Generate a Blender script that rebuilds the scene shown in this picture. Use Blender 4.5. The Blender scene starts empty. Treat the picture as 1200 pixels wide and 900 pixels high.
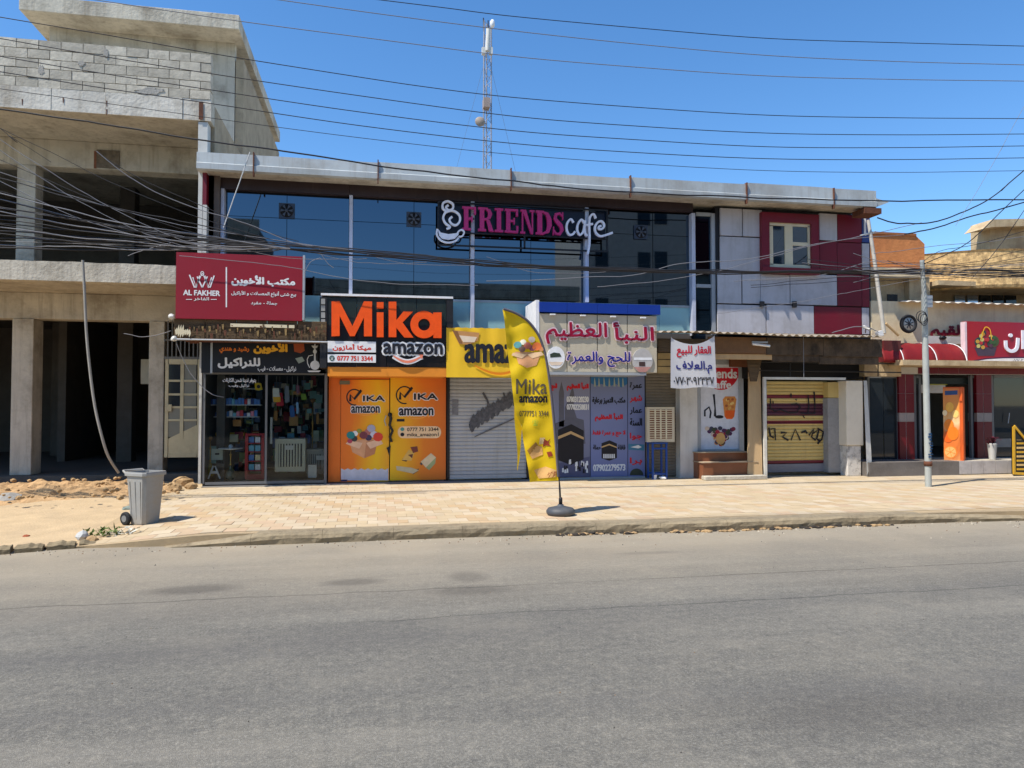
import bpy, bmesh, math, random
from mathutils import Vector, Matrix, noise
random.seed(7)
SC = bpy.context.scene
COL = SC.collection
R = math.radians

# ------------------------------------------------------------------ camera, sky, sun, exposure
FPX, YAW, HOR = 850.0, R(10.7), 474.0
CAMZ = 1.9
PITCH = math.atan((HOR - 450) / FPX)
cam = bpy.data.cameras.new('camera')
cam.sensor_width = 36.0
cam.lens = FPX / 1200 * 36
cam.clip_start = 0.1
cam.clip_end = 3000
camo = bpy.data.objects.new('camera', cam)
COL.objects.link(camo)
camo.location = (0, 0, CAMZ)
camo.rotation_euler = (math.pi / 2 + PITCH, 0, -YAW)
SC.camera = camo

SUN_EL = R(58.5)
SHX, SHY = 0.908, 0.419            # direction (world) in which shadows fall
world = bpy.data.worlds.new('World')
SC.world = world
world.use_nodes = True
wn = world.node_tree.nodes
bg = wn['Background']
sky = wn.new('ShaderNodeTexSky')
sky.sky_type = 'NISHITA'
sky.sun_disc = False
sky.sun_elevation = SUN_EL
sky.sun_rotation = math.atan2(-SHX, -SHY)
sky.air_density = 0.9
sky.dust_density = 0.1
sky.ozone_density = 3.0
hs = wn.new('ShaderNodeHueSaturation')
hs.inputs['Saturation'].default_value = 1.22
world.node_tree.links.new(sky.outputs[0], hs.inputs['Color'])
world.node_tree.links.new(hs.outputs[0], bg.inputs[0])
bg.inputs[1].default_value = 0.15
sun = bpy.data.lights.new('sun', 'SUN')
sun.energy = 4.3
sun.angle = R(0.53)
sun.color = (1.0, 0.94, 0.85)
suno = bpy.data.objects.new('sun', sun)
COL.objects.link(suno)
ld = Vector((SHX * math.cos(SUN_EL), SHY * math.cos(SUN_EL), -math.sin(SUN_EL)))
suno.rotation_euler = ld.to_track_quat('-Z', 'Y').to_euler()
suno.location = (-20, -10, 40)
SC.view_settings.view_transform = 'Standard'
SC.view_settings.look = 'None'
SC.view_settings.exposure = 0.55
SC.view_settings.gamma = 1.0
SC.cycles.max_bounces = 8
SC.cycles.diffuse_bounces = 4

# ------------------------------------------------------------------ measuring: a sight line to a plane of the place
_F = Vector((math.sin(YAW) * math.cos(PITCH), math.cos(YAW) * math.cos(PITCH), math.sin(PITCH)))
_R = Vector((math.cos(YAW), -math.sin(YAW), 0))
_U = _R.cross(_F)
def ray(px, py):
    return _F + _R * ((px - 600) / FPX) + _U * ((450 - py) / FPX)
def at(px, py, Y):
    d = ray(px, py); t = Y / d.y
    return Vector((d.x * t, Y, CAMZ + d.z * t))
def gnd(px, py, z=0.0):
    d = ray(px, py); t = (z - CAMZ) / d.z
    return Vector((d.x * t, d.y * t, z))
def rect(px0, py0, px1, py1, Y):
    mx, my = (px0 + px1) / 2, (py0 + py1) / 2
    return at(px0, my, Y).x, at(px1, my, Y).x, at(mx, py1, Y).z, at(mx, py0, Y).z

# ------------------------------------------------------------------ materials
def lin(c):
    return tuple((v / 255 / 12.92) if v / 255 <= .04045 else ((v / 255 + .055) / 1.055) ** 2.4 for v in c)
_M = {}
def mat(name, c, r=.7, var=.12, sc=3.0, bump=.1, bsc=40, metal=0, spec=.4, dirt=0, dc=(70, 58, 45), dsc=1.6, streak=0, rnd=0, stretch=(1, 1, 1)):
    if name in _M: return _M[name]
    m = bpy.data.materials.new(name); m.use_nodes = True
    nt = m.node_tree; N = nt.nodes; L = nt.links
    p = N['Principled BSDF']
    p.inputs['Roughness'].default_value = r
    p.inputs['Metallic'].default_value = metal
    p.inputs['Specular IOR Level'].default_value = spec
    tc = N.new('ShaderNodeTexCoord'); mp = N.new('ShaderNodeMapping'); mp.inputs['Scale'].default_value = stretch
    L.new(tc.outputs['Object'], mp.inputs[0])
    co = mp.outputs[0]
    if rnd:
        oi = N.new('ShaderNodeObjectInfo'); ad = N.new('ShaderNodeVectorMath'); ad.operation = 'ADD'
        ml = N.new('ShaderNodeMath'); ml.operation = 'MULTIPLY'; ml.inputs[1].default_value = 50
        L.new(oi.outputs['Random'], ml.inputs[0]); L.new(mp.outputs[0], ad.inputs[0]); L.new(ml.outputs[0], ad.inputs[1])
        co = ad.outputs[0]
    nz = N.new('ShaderNodeTexNoise'); nz.inputs['Scale'].default_value = sc; nz.inputs['Detail'].default_value = 7; nz.inputs['Roughness'].default_value = .62
    L.new(co, nz.inputs['Vector'])
    mr = N.new('ShaderNodeMapRange'); mr.inputs[1].default_value = .3; mr.inputs[2].default_value = .7
    mr.inputs[3].default_value = 1 - var; mr.inputs[4].default_value = 1 + var
    L.new(nz.outputs[0], mr.inputs[0])
    fac = mr.outputs[0]
    if rnd:
        m2 = N.new('ShaderNodeMapRange'); m2.inputs[3].default_value = 1 - rnd; m2.inputs[4].default_value = 1 + rnd
        L.new(oi.outputs['Random'], m2.inputs[0])
        mm = N.new('ShaderNodeMath'); mm.operation = 'MULTIPLY'; L.new(fac, mm.inputs[0]); L.new(m2.outputs[0], mm.inputs[1]); fac = mm.outputs[0]
    mul = N.new('ShaderNodeVectorMath'); mul.operation = 'SCALE'
    mul.inputs[0].default_value = lin(c); L.new(fac, mul.inputs['Scale'])
    out = mul.outputs[0]
    def overlay(out, scl, lo, hi, amt, sc_):
        mp2 = N.new('ShaderNodeMapping'); mp2.inputs['Scale'].default_value = scl; L.new(co, mp2.inputs[0])
        n2 = N.new('ShaderNodeTexNoise'); n2.inputs['Scale'].default_value = sc_; n2.inputs['Detail'].default_value = 8; n2.inputs['Roughness'].default_value = .68
        L.new(mp2.outputs[0], n2.inputs['Vector'])
        r2 = N.new('ShaderNodeMapRange'); r2.inputs[1].default_value = lo; r2.inputs[2].default_value = hi; r2.inputs[4].default_value = amt
        L.new(n2.outputs[0], r2.inputs[0])
        mx = N.new('ShaderNodeMix'); mx.data_type = 'RGBA'
        L.new(r2.outputs[0], mx.inputs[0]); L.new(out, mx.inputs[6]); mx.inputs[7].default_value = (*lin(dc), 1)
        return mx.outputs[2]
    if dirt: out = overlay(out, (1, 1, 1), .47, .68, dirt, dsc)
    if streak: out = overlay(out, (5, 5, .35), .5, .72, streak, 1.5)
    L.new(out, p.inputs['Base Color'])
    if bump:
        b = N.new('ShaderNodeBump'); b.inputs['Strength'].default_value = bump; b.inputs['Distance'].default_value = .02
        n3 = N.new('ShaderNodeTexNoise'); n3.inputs['Scale'].default_value = bsc; n3.inputs['Detail'].default_value = 5
        L.new(co, n3.inputs['Vector']); L.new(n3.outputs[0], b.inputs['Height']); L.new(b.outputs[0], p.inputs['Normal'])
    _M[name] = m
    return m
def flat(name, c, r=.6, var=.1, **k):
    k.setdefault('sc', 7); return mat(name, c, r, var, bump=0, **k)

# ------------------------------------------------------------------ mesh builder
class MB:
    def __init__(s): s.v = []; s.f = []; s.mi = []; s.sm = []
    def add(s, vs, fs, mi=0, sm=False):
        n = len(s.v); s.v += [tuple(v) for v in vs]
        for f in fs: s.f.append(tuple(i + n for i in f)); s.mi.append(mi); s.sm.append(sm)
        return s
    def box(s, x0, x1, y0, y1, z0, z1, mi=0):
        return s.add([(x0, y0, z0), (x1, y0, z0), (x1, y1, z0), (x0, y1, z0), (x0, y0, z1), (x1, y0, z1), (x1, y1, z1), (x0, y1, z1)],
                     [(0, 3, 2, 1), (4, 5, 6, 7), (0, 1, 5, 4), (1, 2, 6, 5), (2, 3, 7, 6), (3, 0, 4, 7)], mi)
    def pbox(s, px0, py0, px1, py1, Y, d=.1, mi=0):      # front face measured in the photograph on plane Y, d metres deep
        x0, x1, z0, z1 = rect(px0, py0, px1, py1, Y)
        return s.box(x0, x1, Y, Y + d, z0, z1, mi)
    def prism(s, pts, y0, y1, mi=0):                      # polygon (x, z) between planes y0 (front) and y1
        a = sum(pts[i][0] * pts[(i + 1) % len(pts)][1] - pts[(i + 1) % len(pts)][0] * pts[i][1] for i in range(len(pts)))
        if a < 0: pts = pts[::-1]
        n = len(pts)
        vs = [(x, y0, z) for x, z in pts] + [(x, y1, z) for x, z in pts]
        fs = [tuple(range(n)), tuple(range(2 * n - 1, n - 1, -1))]
        fs += [(i, i + n, (i + 1) % n + n, (i + 1) % n) for i in range(n)]
        return s.add(vs, fs, mi)
    def pprism(s, pts, Y, d=.02, mi=0):
        return s.prism([(at(x, y, Y).x, at(x, y, Y).z) for x, y in pts], Y, Y + d, mi)
    def tube(s, P, r, n=8, mi=0, cap=True):
        P = [Vector(p) for p in P]; rs = r if isinstance(r, (list, tuple)) else [r] * len(P)
        vs = []; fs = []; up = None
        for i, p in enumerate(P):
            t = (P[min(i + 1, len(P) - 1)] - P[max(i - 1, 0)])
            if t.length < 1e-9: t = Vector((0, 0, 1))
            t.normalize()
            if up is None: up = t.orthogonal().normalized()
            else:
                up = up - t * up.dot(t)
                up = up.normalized() if up.length > 1e-6 else t.orthogonal().normalized()
            b = t.cross(up)
            for k in range(n):
                a = 2 * math.pi * k / n
                vs.append(p + (up * math.cos(a) + b * math.sin(a)) * rs[i])
        for i in range(len(P) - 1):
            for k in range(n):
                fs.append((i * n + k, i * n + (k + 1) % n, (i + 1) * n + (k + 1) % n, (i + 1) * n + k))
        s.add(vs, fs, mi, True)
        if cap and n > 4:
            s.add(vs[:n], [tuple(range(n - 1, -1, -1))], mi); s.add(vs[-n:], [tuple(range(n))], mi)
        return s
    def lathe(s, c, prof, n=16, mi=0, ax='z'):           # prof: (radius, height)
        c = Vector(c); vs = []; fs = []
        for r, h in prof:
            for k in range(n):
                a = 2 * math.pi * k / n
                q = (r * math.cos(a), r * math.sin(a), h)
                if ax == 'y': q = (q[0], q[2], q[1])
                if ax == 'x': q = (q[2], q[0], q[1])
                vs.append(c + Vector(q))
        for i in range(len(prof) - 1):
            for k in range(n): fs.append((i * n + k, i * n + (k + 1) % n, (i + 1) * n + (k + 1) % n, (i + 1) * n + k))
        fs.append(tuple(range(n - 1, -1, -1))); fs.append(tuple(range((len(prof) - 1) * n, len(prof) * n)))
        return s.add(vs, fs, mi, True)
    def strip(s, pts, w, y0, y1, mi=0, closed=False):     # thick polyline in the x-z plane
        P = [Vector((a, b)) for a, b in pts]; n = len(P); ws = w if isinstance(w, (list, tuple)) else [w] * n
        Lf = []; Rt = []
        for i in range(n):
            t = (P[(i + 1) % n] - P[i - 1]) if closed else (P[min(i + 1, n - 1)] - P[max(i - 1, 0)])
            t.normalize(); q = Vector((-t.y, t.x)) * ws[i] / 2
            Lf.append(P[i] + q); Rt.append(P[i] - q)
        for i in range(n if closed else n - 1):
            j = (i + 1) % n
            s.prism([tuple(Rt[i]), tuple(Rt[j]), tuple(Lf[j]), tuple(Lf[i])], y0, y1, mi)
        return s
    def pstrip(s, pts, wpx, Y, d=.02, mi=0, closed=False):
        k = (at(pts[0][0] + 1, pts[0][1], Y) - at(pts[0][0], pts[0][1], Y)).length
        ws = [q * k for q in wpx] if isinstance(wpx, (list, tuple)) else wpx * k
        return s.strip([(at(x, y, Y).x, at(x, y, Y).z) for x, y in pts], ws, Y, Y + d, mi, closed)
    def build(s, name, m, parent=None, label=None, bevel=0, kind=None, smooth=None):
        me = bpy.data.meshes.new(name)
        if parent is not None: org = wloc(parent)
        else:
            xs = [v[0] for v in s.v]; ys = [v[1] for v in s.v]; zs = [v[2] for v in s.v]
            org = Vector(((min(xs) + max(xs)) / 2, (min(ys) + max(ys)) / 2, min(zs)))
        me.from_pydata([(v[0] - org.x, v[1] - org.y, v[2] - org.z) for v in s.v], [], s.f)
        for q in (m if isinstance(m, (list, tuple)) else [m]): me.materials.append(q)
        me.polygons.foreach_set('material_index', s.mi)
        me.polygons.foreach_set('use_smooth', s.sm)
        me.update()
        o = bpy.data.objects.new(name, me); COL.objects.link(o)
        if parent is not None: o.parent = parent
        else: o.location = org
        if label: o['label'] = label
        if kind: o['kind'] = kind
        if bevel:
            b = o.modifiers.new('bevel', 'BEVEL'); b.width = bevel; b.segments = 1; b.limit_method = 'ANGLE'
        return o
def wloc(o):
    v = Vector((0, 0, 0))
    while o is not None: v += o.location; o = o.parent
    return v
def thing(name, label, cat, loc=(0, 0, 0), group=None):
    o = bpy.data.objects.new(name, None); o.empty_display_size = .2; COL.objects.link(o)
    o.location = loc; o['label'] = label; o['category'] = cat
    if group: o['group'] = group
    return o
def tag(o, label, cat, group=None):
    o['label'] = label; o['category'] = cat
    if group: o['group'] = group
    return o
def struct(o): o['kind'] = 'structure'; return o
def dup(o, loc, label=None, parent=None):
    c = o.copy(); COL.objects.link(c); c.location = loc
    if parent: c.parent = parent
    if label: c['label'] = label
    for ch in [x for x in KIDS(o)]:
        d = ch.copy(); COL.objects.link(d); d.parent = c
        for g in KIDS(ch):
            e = g.copy(); COL.objects.link(e); e.parent = d
    return c
def KIDS(o): return [x for x in COL.objects if x.parent == o]

# ------------------------------------------------------------------ lettering (Blender's own font, Arabic joined by hand)
AR = {'ا': 'FE8D FE8E', 'أ': 'FE83 FE84', 'ب': 'FE8F FE90 FE91 FE92', 'ت': 'FE95 FE96 FE97 FE98', 'ة': 'FE93 FE94', 'ج': 'FE9D FE9E FE9F FEA0', 'ح': 'FEA1 FEA2 FEA3 FEA4',
      'خ': 'FEA5 FEA6 FEA7 FEA8', 'د': 'FEA9 FEAA', 'ذ': 'FEAB FEAC', 'ر': 'FEAD FEAE', 'ز': 'FEAF FEB0', 'س': 'FEB1 FEB2 FEB3 FEB4', 'ش': 'FEB5 FEB6 FEB7 FEB8',
      'ص': 'FEB9 FEBA FEBB FEBC', 'ض': 'FEBD FEBE FEBF FEC0', 'ظ': 'FEC5 FEC6 FEC7 FEC8', 'ع': 'FEC9 FECA FECB FECC', 'غ': 'FECD FECE FECF FED0', 'ف': 'FED1 FED2 FED3 FED4',
      'ق': 'FED5 FED6 FED7 FED8', 'ك': 'FED9 FEDA FEDB FEDC', 'ل': 'FEDD FEDE FEDF FEE0', 'م': 'FEE1 FEE2 FEE3 FEE4', 'ن': 'FEE5 FEE6 FEE7 FEE8', 'ه': 'FEE9 FEEA FEEB FEEC',
      'و': 'FEED FEEE', 'ى': 'FEEF FEF0', 'ي': 'FEF1 FEF2 FEF3 FEF4', 'ط': 'FEC1 FEC2 FEC3 FEC4', '\u0001': 'FEFB FEFC', '\u0002': 'FEF7 FEF8', 'ـ': '0640 0640 0640 0640'}
AR = {k: v.split() for k, v in AR.items()}
def shape_ar(s):
    s = s.replace('لا', '\u0001').replace('لأ', '\u0002'); out = []
    for i, c in enumerate(s):
        if c not in AR: out.append(c); continue
        pv = i > 0 and s[i - 1] in AR and len(AR[s[i - 1]]) == 4
        nx = i + 1 < len(s) and s[i + 1] in AR and len(AR[c]) == 4
        f = AR[c]; k = (1 if pv else 0) + (2 if nx else 0)
        out.append(chr(int(f[k] if len(f) == 4 else f[k & 1], 16)))
    return ''.join(reversed(out))
_TX = {}
def glyphs(t, ext):
    if (t, ext) in _TX: return _TX[t, ext]
    c = bpy.data.curves.new('t', 'FONT'); c.body = t; c.size = 1; c.resolution_u = 3; c.extrude = ext; c.fill_mode = 'BOTH' if ext else 'FRONT'
    o = bpy.data.objects.new('t', c)
    me = o.to_mesh()
    vs = [tuple(v.co) for v in me.vertices]; fs = [tuple(p.vertices) for p in me.polygons]
    o.to_mesh_clear(); bpy.data.objects.remove(o); bpy.data.curves.remove(c)
    _TX[t, ext] = (vs, fs)
    return vs, fs
def text(t, box, Y, m, parent=None, bold=0.0, ar=False, depth=0, name='lettering', warp=None, label=None, slant=0, italic=0):
    """fit text t into the photograph's box (px0, py0, px1, py1) on plane Y; bold = stroke growth as a share of the height"""
    if ar: t = shape_ar(t)
    vs, fs = glyphs(t, 1.0 if depth else 0)
    x0, x1, z0, z1 = rect(*box, Y)
    ax0 = min(v[0] for v in vs); ax1 = max(v[0] for v in vs); ay0 = min(v[1] for v in vs); ay1 = max(v[1] for v in vs)
    g = bold * (z1 - z0)
    sx = (x1 - x0 - 2 * g) / (ax1 - ax0); sz = (z1 - z0 - 2 * g) / (ay1 - ay0)
    mb = MB()
    offs = [(0, 0)] + ([(math.cos(a) * g, math.sin(a) * g) for a in [k * math.pi / 4 for k in range(8)]] if g else [])
    for i, (ox, oz) in enumerate(offs):
        q = []
        for v in vs:
            X = x0 + g + (v[0] - ax0) * sx + ox; Z = z0 + g + (v[1] - ay0) * sz + oz
            X += italic * (Z - z0)
            if slant: Z += slant * (X - x0)
            yy = Y + i * .0004 - (v[2] * depth / 2 if depth else 0)
            q.append((X, yy, Z))
        mb.add(q, [f if not depth else f for f in fs])
    o = mb.build(name, m, parent, label)
    if warp: drape(o, warp, wloc(parent))
    return o

def drape(o, fn, org, step=.05):
    """cut a flat print finely and lay it on a waving cloth"""
    bm = bmesh.new(); bm.from_mesh(o.data); bmesh.ops.triangulate(bm, faces=bm.faces[:])
    for _ in range(5):
        es = [e for e in bm.edges if e.calc_length() > step]
        if not es: break
        bmesh.ops.subdivide_edges(bm, edges=es, cuts=1); bmesh.ops.triangulate(bm, faces=bm.faces[:])
    for v in bm.verts: v.co.y += fn(v.co.x + org.x, v.co.z + org.z)
    bm.to_mesh(o.data); bm.free(); return o
def smooth(P, n=5, closed=False):
    out = []; N_ = len(P)
    for i in range(N_ - (0 if closed else 1)):
        p0, p1, p2, p3 = (P[(i - 1) % N_] if closed or i > 0 else P[0]), P[i], P[(i + 1) % N_], (P[(i + 2) % N_] if closed or i + 2 < N_ else P[-1])
        for k in range(n):
            s = k / n
            out.append(tuple(.5 * ((2 * b) + (-a + c) * s + (2 * a - 5 * b + 4 * c - d) * s * s + (-a + 3 * b - 3 * c + d) * s ** 3) for a, b, c, d in zip(p0, p1, p2, p3)))
    if not closed: out.append(tuple(P[-1]))
    return out
# ------------------------------------------------------------------ palette
concrete = mat('concrete', (194, 186, 168), .92, .16, 1.2, .6, 14, dirt=.6, dc=(116, 104, 86), dsc=1.3, streak=.5)
slab_white = mat('whitish_concrete', (206, 200, 186), .92, .14, 1.5, .6, 14, dirt=.5, dc=(140, 126, 104), dsc=2.2, streak=.45)
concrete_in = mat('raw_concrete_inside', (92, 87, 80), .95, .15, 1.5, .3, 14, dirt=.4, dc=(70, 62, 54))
rough_render = mat('rough_cement_render', (168, 152, 126), .95, .18, 2.0, .9, 9, dirt=.5, dc=(120, 106, 84), streak=.4)
block_m = mat('concrete_block', (192, 184, 166), .95, .16, 6, .35, 26, dirt=.5, dc=(128, 120, 106), dsc=3.5, rnd=.2)
mortar = mat('mortar', (112, 106, 96), .95, .15, 8, .4, 40)
asphalt = None
white_metal = mat('white_sheet_metal', (176, 181, 180), .42, .12, 1.2, .25, 3, spec=.5, dirt=.5, dc=(138, 132, 122), dsc=.9, streak=.5, rnd=.08)
dull_white = mat('dull_white_paint', (200, 198, 190), .6, .06, 4, .05, 20, dirt=.25, dc=(130, 120, 105))
alu = mat('aluminium_frame', (175, 178, 180), .4, .05, 5, .02, 30, metal=.3, dirt=.15)
brown_pl = mat('brown_cladding', (50, 36, 36), .5, .12, 2, .05, 10, streak=.25, dc=(90, 75, 68))
black_m = flat('black_board', (22, 22, 26), .45)
dark_m = flat('dark_metal', (32, 31, 33), .5)
rust = mat('rusty_metal', (96, 58, 40), .85, .3, 9, .3, 40)
teal_m = mat('pale_teal_panel', (150, 190, 190), .45, .05, 2, .03, 10, dirt=.2, dc=(120, 130, 120))
grey_pan = mat('pale_grey_composite', (184, 181, 184), .4, .06, 1.5, .12, 2.5, dirt=.35, dc=(136, 128, 120), streak=.3, rnd=.05)
red_pan = mat('maroon_composite', (112, 15, 34), .45, .1, 1.5, .12, 2.5, dirt=.3, dc=(96, 46, 44), streak=.25, rnd=.07)
maroon_t = mat('maroon_tile', (104, 10, 24), .4, .08, 3, .03, 10)
wood_d = mat('rotten_wood', (92, 74, 52), .9, .3, 6, .5, 25, dirt=.6, dc=(40, 32, 26), dsc=5, stretch=(.4, 1, 3))
wood_l = mat('pale_plywood', (190, 160, 118), .8, .1, 3, .1, 30, dirt=.3, dc=(140, 110, 80), stretch=(3, 1, .4))
grimy = mat('soot_stained_board', (84, 70, 56), .9, .4, 3, .6, 25, dirt=.75, dc=(26, 23, 21), dsc=2.5, streak=.4)
rubber = flat('black_rubber', (28, 28, 30), .75)
cable_m = flat('cable_sheath', (30, 30, 34), .6)
cable_l = flat('pale_cable_sheath', (120, 120, 124), .5)
zinc = mat('corrugated_zinc', (150, 140, 125), .6, .15, 3, .1, 30, metal=.3, dirt=.6, dc=(96, 66, 44), dsc=3)
sand_m = mat('orange_sand', (180, 146, 104), .97, .18, 5, .9, 22, dirt=.4, dc=(170, 140, 100))
dirt_m = mat('dusty_ground', (186, 162, 126), .97, .12, 2.5, .5, 30, dirt=.4, dc=(160, 140, 112), dsc=2)
cream_w = mat('cream_render', (190, 168, 132), .9, .14, 1.5, .4, 22, dirt=.55, dc=(134, 104, 72), streak=.45)
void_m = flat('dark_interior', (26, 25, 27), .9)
blue_paint = flat('blue_paint', (18, 66, 138), .45)
beige_pan = mat('beige_composite', (190, 180, 158), .45, .06, 1.5, .03, 8, dirt=.2, dc=(140, 128, 104), streak=.15)
pwhite = flat('printed_white', (225, 225, 225), .55)
pblack = flat('printed_black', (24, 26, 36), .55)
pred = flat('printed_red', (200, 28, 40), .5)
orange = flat('orange_paint', (240, 84, 8), .45)

def glass_mat(name, tint, refl, rough=.02):
    m = bpy.data.materials.new(name); m.use_nodes = True; p = m.node_tree.nodes['Principled BSDF']
    p.inputs['Base Color'].default_value = (*tint, 1); p.inputs['Metallic'].default_value = refl
    p.inputs['Roughness'].default_value = rough
    return m
glass_up = glass_mat('mirror_tinted_glass', (.10, .125, .15), 1.0)
glass_dk = glass_mat('dark_window_glass', (.02, .025, .03), 0, .05)
def clear_glass():
    m = bpy.data.materials.new('shop_glass'); m.use_nodes = True; N = m.node_tree.nodes; L = m.node_tree.links
    N.remove(N['Principled BSDF'])
    t = N.new('ShaderNodeBsdfTransparent'); t.inputs[0].default_value = (.86, .9, .9, 1)
    g = N.new('ShaderNodeBsdfGlossy'); g.inputs['Roughness'].default_value = .02
    fr = N.new('ShaderNodeFresnel'); fr.inputs[0].default_value = 1.33
    mx = N.new('ShaderNodeMixShader'); L.new(fr.outputs[0], mx.inputs[0]); L.new(t.outputs[0], mx.inputs[1]); L.new(g.outputs[0], mx.inputs[2])
    L.new(mx.outputs[0], N['Material Output'].inputs[0]); return m
glass_c = clear_glass()

# ================================================================== GROUND
def asphalt_mat():
    m = mat('dusty_asphalt', (108, 105, 96), .9, .10, .35, .55, 160, spec=.3)
    nt = m.node_tree; N = nt.nodes; L = nt.links; p = N['Principled BSDF']
    src = p.inputs['Base Color'].links[0].from_socket
    tc = N.new('ShaderNodeTexCoord')
    def mixin(src, fac_socket, col):
        mx = N.new('ShaderNodeMix'); mx.data_type = 'RGBA'; L.new(fac_socket, mx.inputs[0]); L.new(src, mx.inputs[6]); mx.inputs[7].default_value = (*lin(col), 1); return mx.outputs[2]
    def mrange(s, a, b, c, d):
        q = N.new('ShaderNodeMapRange'); L.new(s, q.inputs[0])
        for i, v in enumerate((a, b, c, d)): q.inputs[i + 1].default_value = v
        return q.outputs[0]
    # aggregate speckle
    sp = N.new('ShaderNodeTexNoise'); sp.inputs['Scale'].default_value = 55; sp.inputs['Detail'].default_value = 4; sp.inputs['Roughness'].default_value = .8; L.new(tc.outputs['Object'], sp.inputs['Vector'])
    src = mixin(src, mrange(sp.outputs[0], .5, .75, 0, .7), (176, 170, 160))
    src = mixin(src, mrange(sp.outputs[0], .48, .25, 0, .75), (70, 68, 66))
    md = N.new('ShaderNodeTexNoise'); md.inputs['Scale'].default_value = 14; md.inputs['Detail'].default_value = 5; md.inputs['Roughness'].default_value = .75; L.new(tc.outputs['Object'], md.inputs['Vector'])
    src = mixin(src, mrange(md.outputs[0], .52, .68, 0, .45), (156, 149, 134))
    src = mixin(src, mrange(md.outputs[0], .47, .33, 0, .5), (74, 72, 69))
    # wear streaks along the road
    mp = N.new('ShaderNodeMapping'); mp.inputs['Scale'].default_value = (.10, 1.3, 1); mp.inputs['Rotation'].default_value = (0, 0, R(-3)); L.new(tc.outputs['Object'], mp.inputs[0])
    st = N.new('ShaderNodeTexNoise'); st.inputs['Scale'].default_value = 1.0; st.inputs['Detail'].default_value = 6; L.new(mp.outputs[0], st.inputs['Vector'])
    src = mixin(src, mrange(st.outputs[0], .45, .7, 0, .42), (90, 88, 86))
    src = mixin(src, mrange(st.outputs[0], .5, .3, 0, .35), (150, 144, 132))
    pt_ = N.new('ShaderNodeTexNoise'); pt_.inputs['Scale'].default_value = .55; pt_.inputs['Detail'].default_value = 9; pt_.inputs['Roughness'].default_value = .7; pt_.inputs['Distortion'].default_value = .6; L.new(mp.outputs[0], pt_.inputs['Vector'])
    pv_ = N.new('ShaderNodeTexNoise'); pv_.inputs['Scale'].default_value = .9; pv_.inputs['Detail'].default_value = 8; pv_.inputs['Roughness'].default_value = .7; L.new(tc.outputs['Object'], pv_.inputs['Vector'])
    src = mixin(src, mrange(pv_.outputs[0], .5, .66, 0, .22), (150, 142, 126))
    src = mixin(src, mrange(pv_.outputs[0], .48, .34, 0, .14), (82, 80, 78))
    # dust blown along the kerb
    sx = N.new('ShaderNodeSeparateXYZ'); L.new(tc.outputs['Object'], sx.inputs[0])
    gy = mrange(sx.outputs['Y'], 6.6, 10.6, 0, .85)
    nn = N.new('ShaderNodeTexNoise'); nn.inputs['Scale'].default_value = .8; nn.inputs['Detail'].default_value = 6; L.new(tc.outputs['Object'], nn.inputs['Vector'])
    mm = N.new('ShaderNodeMath'); mm.operation = 'MULTIPLY'; L.new(gy, mm.inputs[0]); L.new(mrange(nn.outputs[0], .2, .7, .5, 1.05), mm.inputs[1])
    src = mixin(src, mm.outputs[0], (172, 158, 134))
    # cracks running along the lane, broken up by noise
    wv = N.new('ShaderNodeTexNoise'); wv.inputs['Scale'].default_value = 1.2; wv.inputs['Detail'].default_value = 5; L.new(tc.outputs['Object'], wv.inputs['Vector'])
    for y0, w, lo in ((7.55, .008, .46), (6.55, .007, .5), (8.5, .006, .55), (5.2, .006, .56)):
        a = N.new('ShaderNodeMath'); a.operation = 'MULTIPLY_ADD'; a.inputs[1].default_value = .22; L.new(wv.outputs[0], a.inputs[0]); L.new(sx.outputs['Y'], a.inputs[2])
        b = N.new('ShaderNodeMath'); b.operation = 'SUBTRACT'; b.inputs[1].default_value = y0 + .11; L.new(a.outputs[0], b.inputs[0])
        c = N.new('ShaderNodeMath'); c.operation = 'ABSOLUTE'; L.new(b.outputs[0], c.inputs[0])
        f = mrange(c.outputs[0], w * .6, w * 2.2, .6, 0)
        br = N.new('ShaderNodeMath'); br.operation = 'MULTIPLY'; L.new(f, br.inputs[0]); L.new(mrange(st.outputs[0], lo, lo + .04, 0, 1), br.inputs[1])
        src = mixin(src, br.outputs[0], (52, 50, 48))
    # oil stains with a shape of their own
    for (px, py, rx, ry, amt) in ((227, 691, .62, .24, .5), (414, 682, .42, .2, .45), (548, 676, .28, .3, .38), (552, 692, .55, .26, .4), (760, 648, .5, .12, .25), (1090, 832, 1.3, .35, .25), (905, 830, 1.0, .3, .15)):
        g = gnd(px, py)
        mp2 = N.new('ShaderNodeMapping'); mp2.vector_type = 'POINT'; mp2.inputs['Location'].default_value = (-g.x / rx, -g.y / ry, 0); mp2.inputs['Scale'].default_value = (1 / rx, 1 / ry, 0)
        wob = N.new('ShaderNodeVectorMath'); wob.operation = 'MULTIPLY_ADD'; wob.inputs[1].default_value = (.5, .5, 0); L.new(wv.outputs[1], wob.inputs[0]); L.new(mp2.outputs[0], wob.inputs[2])
        L.new(tc.outputs['Object'], mp2.inputs[0])
        ln = N.new('ShaderNodeVectorMath'); ln.operation = 'LENGTH'
        sb = N.new('ShaderNodeVectorMath'); sb.operation = 'SUBTRACT'; sb.inputs[1].default_value = (.25, .25, 0); L.new(wob.outputs[0], sb.inputs[0]); L.new(sb.outputs[0], ln.inputs[0])
        src = mixin(src, mrange(ln.outputs['Value'], .45, 1.0, amt, 0), (70, 66, 62))
    L.new(src, p.inputs['Base Color'])
    return m
asphalt = asphalt_mat()
g = MB().add([(-700, -700, 0), (700, -700, 0), (700, 700, 0), (-700, 700, 0)], [(0, 1, 2, 3)])
road = g.build('road', asphalt); road['kind'] = 'structure'; road.location = (0, 0, 0)

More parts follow.
